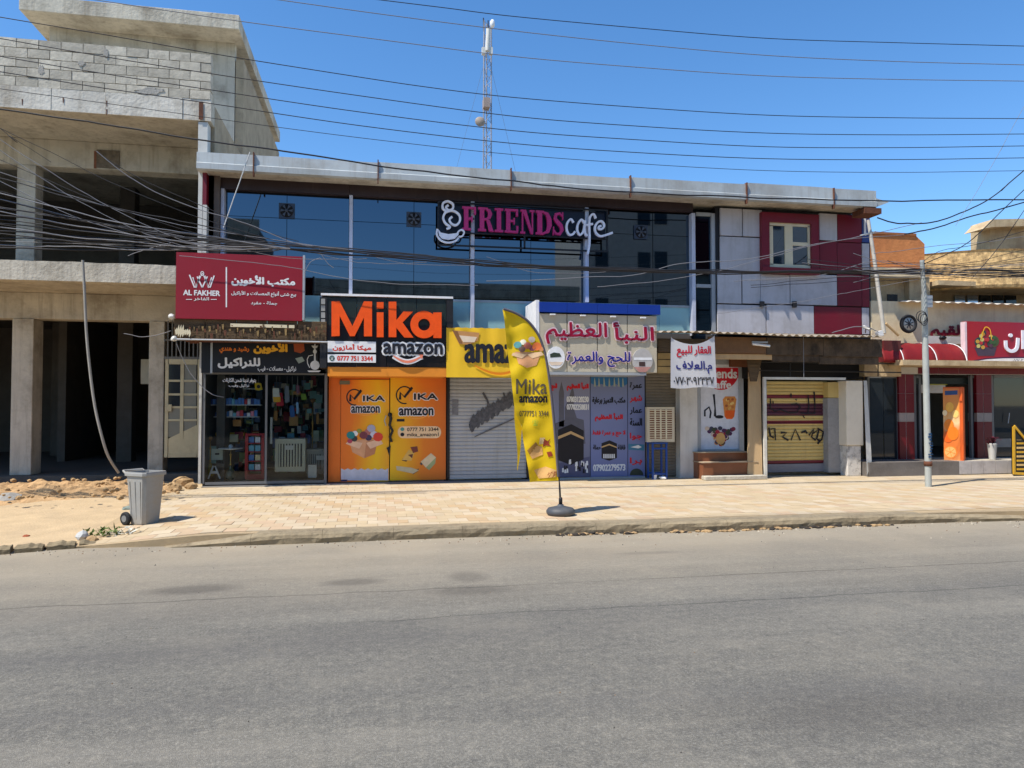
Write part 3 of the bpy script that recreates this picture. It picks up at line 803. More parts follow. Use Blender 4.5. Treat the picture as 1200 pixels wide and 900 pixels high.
def gradient(name, stops, r=.45, axis='X', rot=0):
    """printed colour sweep across a sheet, in the sheet's own extents"""
    m = bpy.data.materials.new(name); m.use_nodes = True; N = m.node_tree.nodes; L = m.node_tree.links; p = N['Principled BSDF']
    tc = N.new('ShaderNodeTexCoord'); sp = N.new('ShaderNodeSeparateXYZ'); L.new(tc.outputs['Generated'], sp.inputs[0])
    cr = N.new('ShaderNodeValToRGB'); e = cr.color_ramp.elements
    while len(e) > 1: e.remove(e[-1])
    e[0].position = stops[0][0]; e[0].color = (*lin(stops[0][1]), 1)
    for q, c in stops[1:]: x = e.new(q); x.color = (*lin(c), 1)
    nz = N.new('ShaderNodeTexNoise'); nz.inputs['Scale'].default_value = 2.5; nz.inputs['Detail'].default_value = 3; L.new(tc.outputs['Generated'], nz.inputs['Vector'])
    ad = N.new('ShaderNodeMath'); ad.operation = 'MULTIPLY_ADD'; ad.inputs[1].default_value = .35; L.new(nz.outputs[0], ad.inputs[0]); L.new(sp.outputs[axis], ad.inputs[2])
    sb = N.new('ShaderNodeMath'); sb.operation = 'SUBTRACT'; sb.inputs[1].default_value = .17; L.new(ad.outputs[0], sb.inputs[0])
    L.new(sb.outputs[0], cr.inputs[0]); L.new(cr.outputs[0], p.inputs['Base Color']); p.inputs['Roughness'].default_value = r
    return m
def ell(cx, cy, rx, ry, n=20, a0=0, a1=2 * math.pi): return [(cx + rx * math.cos(a0 + (a1 - a0) * k / n), cy + ry * math.sin(a0 + (a1 - a0) * k / n)) for k in range(n + (0 if abs(a1 - a0 - 2 * math.pi) < 1e-6 else 1))]
def ppoly(parent, name, pts, Y, m, d=.004, label=None): return MB().pprism(pts, Y, d).build(name, m, parent, label)
def base(px, py, Y): v = at(px, py, Y); return (v.x, v.y, v.z)

# ---- red tobacco office sign
RS = 15.42
t = thing('shop_sign', 'large crimson billboard with a white crown and Arabic lettering above the hookah shop', 'sign', base(280, 375, RS))
sred = mat('crimson_sign_sheet', (138, 18, 36), .5, .05, 1.2, .03, 5, dirt=.12, dc=(120, 50, 50))
MB().pbox(206, 298, 354.5, 374.5, RS, .12).build('board', sred, t)
MB().pbox(354.6, 299, 357, 375, RS + .0, .14).build('board_edge', alu, t)
L1 = RS - .004
text('مكتب الأخوين', (271, 323, 346, 336), L1, pwhite, t, bold=.05, ar=True)
text('بيع شتى أنواع المعسلات و الأراكيل', (271, 341, 347, 348), L1, pwhite, t, bold=.02, ar=True)
text('جملة - مفرد', (294, 353, 325, 358), L1, pwhite, t, bold=.02, ar=True)
text('AL FAKHER', (214.5, 340, 258, 346.5), L1, pwhite, t, bold=.05)
text('الفاخر', (227, 348, 245, 353), L1, pwhite, t, bold=.02, ar=True)
ppoly(t, 'divider', [(264.5, 313), (266, 313), (266, 360), (264.5, 360)], L1, pwhite)
cr = MB()
for pts in ([(222, 322), (228, 337)], [(226, 325), (230, 337), (234, 323)], [(229, 337), (237, 320), (245, 337)], [(237, 337), (231, 324)], [(237, 337), (243, 324)], [(240, 323), (244, 337), (248, 325)], [(251, 323), (246, 337)]):
    cr.pstrip(pts, 1.5, L1, .003)
cr.pstrip(ell(237, 320.5, 1.8, 2.4, 10), .9, L1 - .001, .003, closed=True)
cr.build('crown_emblem', pwhite, t)
ppoly(t, 'divider', [(218, 350.5), (225, 350.5), (225, 351.2), (218, 351.2)], L1, pwhite)
ppoly(t, 'divider', [(247, 350.5), (254, 350.5), (254, 351.2), (247, 351.2)], L1, pwhite)

# ---- rotten canopy under it
cy0 = 15.46
t = thing('canopy', 'rotten brown timber canopy under the crimson billboard', 'canopy', base(280, 398, cy0))
xa, xb, z0, z1 = rect(203, 375, 383, 397, cy0)
for k in range(5):
    a = xa + (xb - xa) * k / 5; b = xa + (xb - xa) * (k + 1) / 5
    MB().box(a + .006, b - .006, cy0 + random.uniform(0, .03), cy0 + .07, z0 + random.uniform(-.02, .02), z1).build('plank', wood_d, t, bevel=.006)
MB().box(xa, xb, cy0 + .08, 16.7, z1 - .12, z1 - .06).build('canopy_deck', grimy, t)
MB().box(xa, xb, cy0 + .08, 16.7, z0 + .02, z0 + .06).build('canopy_soffit', grimy, t)
for k in range(3):
    MB().tube([(xa + .1, cy0 + .2 + k * .35, z0 - .02), (xb - .1, cy0 + .2 + k * .35, z0 - .02)], .02, 6).build('joist', rust, t)
MB().tube([base(201, 397.5, cy0 - .03), base(290, 399, cy0 - .03), base(384, 401, cy0 - .03)], .018, 6).build('rail', alu, t)
mb = MB()
for i in range(7):
    cx = 205 + 2.6 * i; h = random.uniform(3, 9)
    mb.pprism([(cx, 388 - h * .2), (cx + 2.2, 389 - h), (cx + 3, 391), (cx + 1, 396 - random.uniform(0, 4))], cy0 - .03 - i * .004, .012)
mb.build('torn_sheet', crm, t, kind='stuff')
mb = MB()
for i in range(60):
    cx = 216 + i * 2.75 + random.uniform(-1, 1); h = random.uniform(1.5, 7) * (1 if random.random() < .7 else 1.7); w_ = random.uniform(1, 3.4); top = 379 + random.random() * 12
    mb.pprism([(cx, top), (cx + w_, top + random.uniform(-1, 1)), (cx + w_ * .8, top + h), (cx + w_ * .2, top + h * random.uniform(.6, 1.2))], cy0 - .012 - (i % 7) * .004, .004, i % 3)
mb.build('splinters', [wood_d, mat('splintered_straw', (136, 112, 72), .9, .3, 9, .5, 30), rust], t, kind='stuff')
MB().pprism([(270, 379), (345, 381), (345, 384.5), (300, 383.5), (270, 383)], cy0 - .02, .012).build('torn_strip', crm, t)
for (px, py) in ((201, 371), (204, 397)):
    c = at(px, py, cy0 - .02); rock(tuple(c), .06, dull_white, px, 1, 'chipped_corner').parent = None
    o = COL.objects[-1]
    o.parent = t; o.location = o.location - wloc(t)
# ---- hookah shop
SY = 16.35
t = thing('hookah_shop', 'narrow shop with glass front full of hookahs and packets under a black sign', 'shop', base(310, 568, SY))
MB().pbox(233, 398, 236, 567, SY - .02, .08).build('frame_post', mat('worn_white_pipe', (190, 186, 176), .5, .08, 4, .1, 20, dirt=.4), t)
f = MB().pbox(237, 436, 240, 567, SY, .06).pbox(380, 438, 383, 567, SY, .06).pbox(240, 564, 380, 567, SY, .06).pbox(240, 437, 380, 439, SY, .06).pbox(310.5, 439, 313, 564, SY + .01, .05)
f.build('glass_frame', mat('dull_dark_aluminium', (104, 104, 104), .5, .1, 5, .05, 20), t)
MB().pbox(240, 439, 310.5, 564, SY + .025, .006).build('glass_pane', glass_c, t)
MB().pbox(313, 439, 380, 564, SY + .025, .006).build('glass_pane', glass_c, t)
MB().pbox(236, 397, 246, 437, SY - .03, .1).build('side_panel', black_m, t)
xa, xb, z0, z1 = rect(237, 400, 383, 568, SY)
MB().box(xa, xb, 20.4, 20.5, PV, z1).build('rear_wall', mat('dim_blue_wall', (46, 54, 62), .8, .1), t)
MB().box(xb - .03, xb, SY + .08, 20.39, PV, z1).build('partition', wall_in, t)
MB().box(xa, xa + .03, SY + .08, 20.39, PV, z1).build('partition', wall_in, t)
MB().box(xa, xb, SY + .08, 20.39, z1 - .05, z1).build('ceiling', wall_in, t)
sg = MB().pbox(249, 398, 373, 437, SY - .1, .08).build('name_board', black_m, t)
MB().pbox(246.5, 397, 249, 437, SY - .11, .1).build('board_edge', alu, sg)
LS = SY - .104
gold = flat('gold_lettering', (238, 176, 40), .5)
text('الآخوين'.replace('آ', 'أ'), (297, 401, 337, 415), LS, gold, sg, bold=.06, ar=True)
text('رشيد و هندي', (257, 406, 292, 414), LS, flat('orange_lettering', (226, 120, 30), .5), sg, bold=.04, ar=True)
text('للنراكيل', (255, 419, 305, 432), LS, pwhite, sg, bold=.05, ar=True)
text('نراكيل - معسلات - فيب', (302, 429, 347, 436), LS, pwhite, sg, bold=.02, ar=True)
hk = MB()
hk.pstrip([(369, 403), (369, 432)], [1.5, 2.5], LS, .003)
hk.pprism(ell(369, 428, 5.5, 5.5), LS - .001, .003).pprism(ell(369, 412, 2.2, 2.6), LS - .002, .003).pprism([(365, 405), (373, 405), (371, 408), (367, 408)], LS - .003, .003).pprism([(360, 434.2), (376, 434.2), (374, 436), (362, 436)], LS, .003)
hk.pstrip([(367, 416), (362, 417), (360, 421), (360.5, 426), (363, 431)], .9, LS, .003)
hk.build('hookah_emblem', pwhite, sg)
eb = MB().pprism([(344, 403), (356, 402), (357, 411), (352, 414), (345, 412)], LS, .003).build('packet_print', flat('rust_print', (170, 80, 40), .5), sg)
MB().pprism([(346, 420), (354, 418), (357, 423), (350, 426)], LS, .003).build('packet_print', flat('pale_print', (150, 160, 150), .5), sg)
text('يتوفر لدينا شحن الكارتات', (261, 443, 300, 449), SY + .018, pwhite, t, bold=.02, ar=True)
text('نراكيل وفيب', (268, 450, 292, 454), SY + .018, pwhite, t, bold=.02, ar=True)
# shelves and goods
for (py, p0, p1, YY) in ((474, 241, 306, 17.0), (488, 250, 303, 17.1), (455, 285, 306, 17.3)):
    tag(MB().pbox(p0, py, p1, py + 1.2, YY, .2).build('shelf', alu, None), {474: 'upper glass shelf of coloured packets in the hookah shop', 488: 'lower shelf of small packets in the hookah shop', 455: 'short high shelf at the back of the hookah shop'}[py], 'shelf')
gc = [flat('pack_' + n, c, .5) for n, c in (('blue', (70, 120, 190)), ('white', (215, 215, 220)), ('red', (190, 50, 60)), ('cyan', (110, 180, 205)), ('pink', (215, 130, 150)), ('cream', (220, 200, 150)), ('navy', (40, 60, 120)))]
words = ['blue', 'white', 'red', 'pale blue', 'pink', 'cream', 'navy']
NTH = 'first second third fourth fifth sixth seventh eighth ninth tenth eleventh twelfth thirteenth fourteenth fifteenth sixteenth seventeenth'.split()
def packs(py, p0, p1, YY, n, where, hmin, hmax):
    for i in range(n):
        x = p0 + (p1 - p0) * i / n; k = random.randrange(7) if where == 'lower' else random.choice((0, 0, 3, 1, 2, 6, 0))
        o = MB().pbox(x, py - random.uniform(hmin, hmax), x + (p1 - p0) / n - .5, py, YY + .02, .08).build('packet', gc[k], None)
        tag(o, f'small {words[k]} packet, {NTH[i]} from the outer post on the {where} shop shelf', 'packet', 'packets on the hookah shop shelves')
packs(474, 242, 305, 17.0, 17, 'upper', 5.5, 8)
packs(488, 252, 302, 17.1, 12, 'lower', 4, 8)
mb = MB()
for i in range(420):
    px = 243 + random.random() * 134; py = 446 + random.random() * 104; YY = random.uniform(17.3, 19.8) if py > 500 or random.random() < .4 else random.uniform(18.4, 19.8); w__ = random.uniform(.025, .10); h__ = random.uniform(.03, .15)
    if 305 < px < 320: continue
    p_ = at(px, py, YY); mb.box(p_.x - w__, p_.x + w__, YY, YY + .1, p_.z - h__, p_.z + h__, random.randrange(8))
mb.build('crowded_goods', [flat('dimgood_%d' % i, c, .6) for i, c in enumerate(((80, 110, 160), (210, 210, 210), (170, 50, 54), (110, 160, 170), (190, 140, 80), (60, 60, 66), (130, 150, 90), (226, 214, 170)))], None, kind='stuff')
# hanging bags
for (px, py, w_, h_, c, lab) in ((324, 463, 9, 17, (225, 220, 205), 'white plastic bag with yellow foot hanging in the hookah shop window'), (328, 468, 9, 16, (190, 40, 60), 'red bag hanging behind the white one in the hookah shop'),
                              (336.5, 462, 6, 20, (120, 125, 135), 'grey folded cloth hanging in the hookah shop'), (342.5, 482, 6, 14, (40, 90, 150), 'blue brush hanging low in the hookah shop window'),
                              (348.5, 478, 3.5, 14, (130, 170, 205), 'pale blue brush hanging beside the darker blue brush'), (349, 456, 4, 10, (150, 80, 110), 'small mauve pouch hanging in the hookah shop'), (356, 465, 7, 8, (120, 150, 40), 'olive green packet hanging in the hookah shop window'),
                              (303, 453, 9, 9, (230, 190, 30), 'yellow square packet with dark centre hanging in the hookah shop')):
    Yh = 16.8 + (px % 3) * .1
    bg_ = thing('hanging_bag' if w_ > 5 else 'hanging_brush', lab, 'bag' if w_ > 5 else 'brush', base(px, py + h_ / 2, Yh))
    m_ = flat('goods_%d' % (px * 10), c, .6)
    MB().pprism([(px - w_ / 2, py - h_ / 2 + 1), (px - w_ * .2, py - h_ / 2), (px + w_ * .3, py - h_ / 2 + .5), (px + w_ / 2, py + h_ / 2 - 1), (px, py + h_ / 2), (px - w_ / 2 + .5, py + h_ / 2 - .5)], Yh, .05).build('body', m_, bg_)
    if px == 324: MB().pprism([(320, 465), (329, 465), (328.5, 471), (320.5, 471.5)], Yh - .004, .003).build('print', gold, bg_)
    if px == 303: MB().pprism(ell(303, 453, 2.2, 2.2, 10), Yh - .004, .003).build('print', pblack, bg_)
    MB().tube([base(px, py - h_ / 2, Yh), base(px, 441, Yh)], .006, 4).build('string', cable_l, bg_)
# lower goods
def hookah(px, py0, py1, Y, c, lab, plate=False):
    h = thing('hookah', lab, 'hookah', base(px, py1, Y))
    b = at(px, py1, Y); H = at(px, py0, Y).z - b.z; gm = flat('hookah_glass_%d' % px, c, .2)
    MB().lathe(b, [(.07, 0), (.10, .03), (.11, .10), (.07, .2), (.03, .26), (.03, .3)], 14).build('base', gm, h)
    MB().lathe(b + Vector((0, 0, .3)), [(.015, 0), (.03, .03), (.015, .07), (.015, (H - .3) * .5), (.028, (H - .3) * .55), (.012, (H - .3) * .62), (.012, H - .38)], 10).build('stem', flat('brass', (170, 140, 80), .3, metal=.8), h)
    if plate: MB().lathe(b + Vector((0, 0, H - .1)), [(.02, 0), (.26, .03), (.25, .05), (.03, .03)], 20).build('ash_plate', pwhite, h)
    MB().lathe(b + Vector((0, 0, H - .08)), [(.02, 0), (.05, .04), (.045, .08), (.02, .1)], 10).build('bowl', pwhite if plate else flat('clay', (150, 110, 70), .8), h)
hookah(270, 522, 562, 16.75, (60, 80, 70), 'hookah with a wide white ash plate in the shop window', True)
hookah(246, 512, 558, 16.9, (160, 140, 60), 'small hookah with yellowish base at the edge of the shop window')
hookah(366, 468, 545, 17.4, (110, 120, 110), 'tall slim hookah beside the air coolers inside the shop')
bx = thing('carton', 'teal and white cardboard box standing in the hookah shop window', 'box', base(253, 543, 16.9))
MB().pbox(243.5, 523, 262, 543, 16.9, .25).build('body', flat('teal_carton', (110, 150, 150), .7), bx)
MB().pbox(248, 526, 261, 539, 16.896, .003).build('print', flat('pale_carton', (180, 195, 190), .7), bx); MB().pbox(252, 531, 257, 533, 16.892, .003).build('print', pblack, bx)
so = thing('folding_stand', 'white folding trestle standing in the hookah shop window', 'stand', base(251, 562, 16.7))
for q in ((244, 561, 250, 546), (258, 561, 252, 546)):
    MB().tube([base(q[0], q[1], 16.7), base(q[2], q[3], 16.75)], .02, 6).build('leg', pwhite, so)
MB().pbox(247, 552, 255, 555, 16.7, .02).build('cross_bar', pwhite, so)
pt = MB().pbox(242, 507, 286, 511, 17.5, .3); tag(pt.build('counter_cushion', gold, None), 'long yellow object lying on the low counter in the hookah shop', 'cushion')
rr = thing('display_rack', 'red upright display rack of packets in the hookah shop', 'rack', base(298, 562, 16.8))
rm = flat('rack_red', (170, 30, 42), .45)
MB().pbox(287, 508, 290.5, 562, 16.8, .3).build('side', rm, rr); MB().pbox(306, 508, 309.5, 562, 16.8, .3).build('side', rm, rr)
MB().pbox(290.5, 508, 306, 510.5, 16.8, .3).build('top', rm, rr); MB().pbox(290.5, 556, 306, 562, 16.8, .3).build('base', rm, rr)
for k, yy in enumerate((519, 529, 540, 551)):
    MB().pbox(290.5, yy, 306, yy + 1, 16.8, .28).build('shelf', rm, rr)
    MB().pbox(291.5, yy - 7, 297.5, yy, 16.85, .1).build('packet', gc[(k * 3) % 6], rr); MB().pbox(299, yy - 7, 305, yy, 16.85, .1).build('packet', gc[(k * 2 + 1) % 6], rr)
def cooler(x0, y0, x1, y1, Y, m, lab, nf=8):
    c = thing('air_cooler', lab, 'air cooler', base((x0 + x1) / 2, y1, Y))
    MB().pbox(x0, y0, x1, y1, Y, .4).build('body', m, c, bevel=.012)
    MB().pbox(x0 + 4, y0 + 6, x1 - 4, y1 - 6, Y - .004, .003).build('grille_recess', dark_m, c)
    g_ = MB()
    for i in range(nf):
        a = x0 + 4.5 + (x1 - x0 - 9) * i / nf; g_.pbox(a, y0 + 6, a + (x1 - x0 - 9) / nf * .55, y1 - 6, Y - .02, .015)
    g_.build('grille_slat', m, c, kind='stuff')
    MB().pbox(x0 + 12, y0 + 8, x0 + 22, y0 + 13, Y - .03, .01).build('badge', dull_white, c)
cooler(322, 514, 358, 553, 16.75, mat('cooler_cream', (190, 186, 166), .5, .05), 'cream window air cooler on the floor of the hookah shop')
cooler(358.5, 526, 380, 556, 16.95, mat('cooler_grey', (140, 140, 132), .5, .05), 'greyer air cooler beside the cream one in the hookah shop', 5)
tag(MB().pbox(361, 545, 371, 560, 16.6, .2).build('carton', mat('white_carton', (190, 190, 186), .7), None), 'small white box on the floor before the grey air cooler', 'box')
tag(MB().pbox(316.5, 489, 319, 520, 16.5, .05).build('price_strip', dull_white, None), 'tall thin white strip hanging behind the shop door', 'strip')

# ---- orange and black corner shop sign
MY = 15.5
t = thing('shop_sign', 'black panelled sign with giant orange Latin letters above the orange doors', 'sign', base(450, 430, MY))
gpan = mat('dark_green_composite', (36, 46, 42), .35, .1, 1.5, .03, 8, streak=.2, dc=(70, 80, 74))
bpan = mat('black_composite', (26, 22, 22), .35, .1, 1.5, .03, 8, streak=.15, dc=(60, 54, 50))
for a, b in ((383, 418), (418, 453), (453, 488), (488, 523)):
    MB().pbox(a + .3, 349, b - .3, 381.7, MY + .02, .1).build('sign_panel', gpan, t); MB().pbox(a + .3, 382, b - .3, 430, MY + .02, .1).build('sign_panel', bpan, t)
MB().pbox(376, 345.5, 531, 348, MY - .01, 1.17).build('top_trim', pwhite, t)
MB().pbox(375, 348.2, 383, 431, MY, .8).build('side_trim', dark_m, t); MB().pbox(523.2, 348.2, 531, 384, MY, 1.1).build('side_trim', dark_m, t)
for k in range(4): MB().pbox(376.3, 350 + k * 8, 381, 356.5 + k * 8, MY - .012, .01).build('side_tile', mat('grey_tile', (150, 150, 146), .5), t)
# letters, 6 cm deep
D0 = MY - .06
def letter(name, polys, m, par, Y, d):
    mb = MB()
    for i, p in enumerate(polys): mb.pprism(p, Y + i * .0006, d)
    return mb.build(name, m, par)
letter('letter', [[(388.5, 353), (398, 353), (398, 393.5), (388.5, 394)], [(398, 353), (413, 382), (413, 393.8), (410, 393.8), (398, 370)], [(413, 382), (426.5, 353), (426.5, 372), (415.5, 393.8), (413, 393.8)], [(426.5, 353), (436, 353.3), (436, 394), (426.5, 394)]], orange, t, D0, .06)
letter('letter', [[(441.5, 366), (449.5, 366), (449.5, 395), (441.5, 395)], [(441.5, 354), (449.5, 354), (449.5, 361.5), (441.5, 361.5)]], orange, t, D0, .06)
letter('letter', [[(455.5, 353.5), (464.5, 353.5), (464.5, 395), (455.5, 395)], [(464.5, 375), (473, 364.8), (484, 365), (470.5, 379), (464.5, 384)], [(464.5, 380), (470.5, 376), (484.5, 395.5), (474, 395.5), (464.5, 384)]], orange, t, D0, .06)
mb = MB()
mb.pstrip(ell(497, 380.3, 11.5, 11.5, 28), 9, D0, .06, closed=True); mb.pprism([(508, 366), (517.5, 366), (517.5, 396), (508, 396)], D0 + .0009, .06)
mb.build('letter', orange, t)
wb = ppoly(t, 'plate', [(384, 399.5), (440.5, 400.5), (440.5, 413), (384, 412.5)], MY - .02, pwhite, .03)
text('ميكا أمازون', (389.5, 403, 435, 411.5), MY - .024, flat('vermilion_print', (215, 70, 50), .5), wb, bold=.04, ar=True)
wb = ppoly(t, 'plate', [(384, 415), (440.5, 415.5), (440.5, 425), (384, 424.5)], MY - .02, pwhite, .03)
text('0777 751 3344', (395, 417, 437, 423), MY - .024, flat('vermilion_print', (215, 70, 50), .5), wb, bold=.05)
ppoly(wb, 'phone_emblem', ell(389, 419.7, 3.2, 3.2, 14), MY - .025, flat('whatsapp_green', (10, 70, 60), .5))
text('☎', (387, 417.8, 391, 421.6), MY - .028, pwhite, wb, name='phone_emblem')
text('amazon', (447, 400.5, 521, 417.5), MY - .020, pwhite, t, bold=.15)
text('amazon', (449, 402.5, 519, 415.5), MY - .032, pblack, t, bold=.055)
def smile(x0, y0, x1, y1, drop, Y, par, m, w=1.8, back=None):
    P = [(x0 + (x1 - x0) * k / 10, y0 + (y1 - y0) * k / 10 + drop * math.sin(math.pi * min(1, k / 10 * 1.05))) for k in range(11)]
    if back: MB().pstrip(P, w * 2.6, Y + .004, .004).build('smile_outline', back, par)
    mb = MB().pstrip(P, [w * (.5 + .8 * math.sin(math.pi * k / 10)) for k in range(11)], Y, .004)
    mb.pprism([(x1 - 4, y1 - 2.5), (x1 + 1, y1 - 2.5), (x1 - .5, y1 + 3)], Y - .001, .004)
    mb.build('smile_arrow', m, par)
smile(461, 417, 495, 418, 6.5, MY - .026, t, flat('salmon_print', (228, 130, 100), .5), 2.4, pwhite)
MB().pbox(384, 430.3, 523, 441, MY + .03, .96).build('lower_strip', mat('amber_strip', (224, 138, 40), .5, .08, 3, 0, 10, dirt=.2, dc=(150, 90, 40)), t)

# ---- orange double doors
DY = 16.5
t = thing('shop_doors', 'orange and yellow printed double doors chained shut below the giant orange letters', 'door', base(455, 565, DY))
gor = gradient('orange_yellow_print', [(0, (226, 112, 24)), (.25, (230, 120, 24)), (.55, (240, 170, 20)), (.8, (240, 190, 20)), (1, (236, 165, 30))])
gor2 = gradient('yellow_orange_print', [(0, (240, 186, 18)), (.25, (238, 172, 22)), (.6, (226, 126, 28)), (1, (216, 108, 30))])
MB().pbox(385, 441.3, 399, 565, DY + .015, .06).build('side_panel', mat('orange_panel', (222, 112, 32), .45, .05), t)
d1 = MB().pbox(399.4, 445, 456, 564.5, DY, .06).build('door', gor, t)
d2 = MB().pbox(457.2, 442, 522.5, 562.5, DY, .06).build('door', gor2, t)
MB().pbox(399.4, 441.3, 456.5, 444.6, DY + .02, .05).build('transom', mat('orange_panel', (222, 112, 32), .45, .05), t)
MB().pbox(398, 446, 410, 450.5, DY - .03, .03).build('door_closer', mat('closer_grey', (110, 110, 90), .5), d1)
LD = DY - .004
for k, (x0, x1, y0, par, s) in enumerate(((406, 452, 458.5, d1, .94), (464, 514, 456, d2, 1))):
    w_ = x1 - x0
    text('IKA', (x0 + w_ * .40, y0 + 4, x1, y0 + 13.5 * s), LD - .001, pwhite, par, bold=.12); text('IKA', (x0 + w_ * .42, y0 + 5, x1 - 1, y0 + 12.5 * s), LD - .006, pblack, par, bold=.05)
    mb = MB(); cx, cy, r_ = x0 + w_ * .20, y0 + 7, w_ * .19
    mb.pstrip(ell(cx, cy, r_, r_ * 1.05, 20, math.pi * .42, math.pi * 1.83), 1.5, LD, .003)
    mb.pstrip([(cx - r_ * .55, cy + r_ * .55), (cx - r_ * .5, cy - r_ * .3), (cx, cy + r_ * .25), (cx + r_ * .95, cy - r_ * .95)], 3.0, LD - .001, .003)
    mb.build('check_emblem', pblack, par)
    MB().pstrip([(cx + r_ * .62, cy + r_ * .7), (cx + r_ * .62, cy - r_ * .1)], 1.6, LD, .003).build('check_emblem', flat('pale_orange', (240, 160, 70), .5), par)
text('amazon', (410.5, 475, 446, 484.5), LD - .001, pwhite, d1, bold=.12); text('amazon', (411.5, 476, 445, 484), LD - .006, pblack, d1, bold=.04)
text('amazon', (466.5, 477, 509, 488), LD - .001, pwhite, d2, bold=.12); text('amazon', (467.5, 478.3, 508, 487), LD - .006, pblack, d2, bold=.05)
smile(418, 485, 442, 484, 2, LD, d1, flat('pale_orange', (240, 160, 70), .5), 1); smile(475, 488, 503, 487, 3, LD, d2, flat('pale_orange', (240, 160, 70), .5), 1)
ppoly(d2, 'print', [(465, 491), (474, 491), (474, 494), (465, 494)], LD, pblack)
pl = ppoly(d2, 'print', ell(472, 506.5, 6, 7, 10, math.pi / 2, math.pi * 1.5) + ell(511, 506.5, 6, 7, 10, -math.pi / 2, math.pi / 2), LD, flat('peach_print', (240, 205, 160), .5))
text('0777 751 3344', (477, 501, 514, 505.3), LD - .004, pblack, d2, bold=.03); text('mika_amazon1', (477, 507, 514, 512), LD - .004, pblack, d2, bold=.02)
ppoly(d2, 'print', ell(471.5, 503, 2.4, 2.2, 10), LD - .004, flat('aqua_print', (80, 150, 140), .5)); ppoly(d2, 'print', ell(471.5, 509.2, 2.4, 2.2, 10), LD - .004, pblack)
# printed gift box on the left leaf
def gift(par, cx, cy, s, Y):
    kraft = flat('kraft_print', (214, 158, 116), .6); kr2 = flat('kraft_shade_print', (190, 130, 92), .6)
    P = lambda L: [(cx + a * s, cy + b * s) for a, b in L]
    ppoly(par, 'print', P([(-18, -2), (16, -4), (12, 14), (0, 19), (-14, 12)]), Y - .0004, kraft)
    ppoly(par, 'print', P([(2, 0), (16, -4), (12, 14), (0, 19)]), Y - .003, kr2)
    ppoly(par, 'print', P([(-18, -2), (-2, 1), (-6, 8), (-22, 2)]), Y - .005, flat('peach_flap', (232, 190, 156), .6))
    ppoly(par, 'print', P([(2, 1), (18, -4), (22, 2), (7, 8)]), Y - .005, flat('peach_flap', (232, 190, 156), .6))
    for a, b, r_, c in ((-16, -8, 5, (40, 130, 130)), (-11, -10, 3.6, (225, 225, 220)), (-6, -13, 3, (150, 150, 60)), (-1, -8, 5, (120, 60, 70)), (4, -12, 4, (180, 110, 100)), (8, -16, 5, (170, 170, 190)), (16, -6, 6, (216, 70, 50)), (-12, -4, 4, (60, 60, 60)), (5, -5, 4, (70, 60, 90)), (-17, -1, 3, (180, 70, 90)), (11, -9, 4.5, (200, 200, 215))):
        ppoly(par, 'print', P(ell(a, b, r_, r_ * .9, 9)), Y - .006 - random.random() * .003, flat('print_%d%d' % (a + 50, b + 50), c, .6), .002)
gift(d1, 427, 518, 1.0, LD)
ppoly(d1, 'print', [(399.6, 549)] + [(399.6 + 55.4 * k / 14, 549.5 + (1.2 if k % 2 else -.6)) for k in range(15)] + [(455, 563), (407, 563), (407, 562), (399.6, 562)], LD, flat('pale_lilac_print', (196, 196, 206), .5))
ppoly(d1, 'print', [(399.6, 562.2), (406.8, 562.2), (406.8, 564.3), (399.6, 564.3)], LD, flat('navy_print', (40, 44, 90), .5))
# parcels on the right leaf
for pts, c in (([(493, 541), (505, 531), (511, 536), (499, 548)], (222, 200, 160)), ([(492, 543), (506, 532), (507.5, 534), (493.5, 545.5)], (80, 76, 70)), ([(499, 548), (511, 536), (510, 543), (503, 551)], (160, 170, 120)), ([(464, 546), (482, 548), (491, 551), (484, 555), (465, 551)], (205, 190, 150)), ([(482, 552), (491, 549), (490, 552), (484, 556)], (120, 76, 50)), ([(471, 539), (479, 527), (486, 530), (482, 540)], (222, 178, 90)), ([(481, 524), (489, 523), (490, 529), (484, 531)], (120, 60, 50)), ([(478, 533), (484, 532), (483, 537)], (110, 60, 50)), ([(472, 537), (478, 539), (476, 541), (471, 539.5)], (60, 50, 45))):
    ppoly(d2, 'print', pts, LD - random.random() * .003, flat('parcel_%d_%d' % (pts[0][0], pts[0][1]), c, .6), .002)
mb = MB()
P = [base(456, 484, DY - .04), base(458.5, 490, DY - .05), base(456.5, 498, DY - .05), base(460, 505, DY - .05), base(457, 512, DY - .04), base(459, 518, DY - .04)]
mb.tube(P, .03, 6); mb.lathe((at(457, 486, DY).x, DY - .05, at(457, 486, DY).z), [(.05, 0), (.05, .04)], 10, ax='y')
mb.build('chain', dark_m, t)
MB().pprism([(453, 525), (458, 522), (456.5, 535)], DY - .02, .01).build('sticker', pblack, t)
MB().tube([base(452.5, 487, DY - .05), base(450.5, 493, DY - .07), base(452.5, 499, DY - .05)], .012, 6).build('handle', alu, d1)

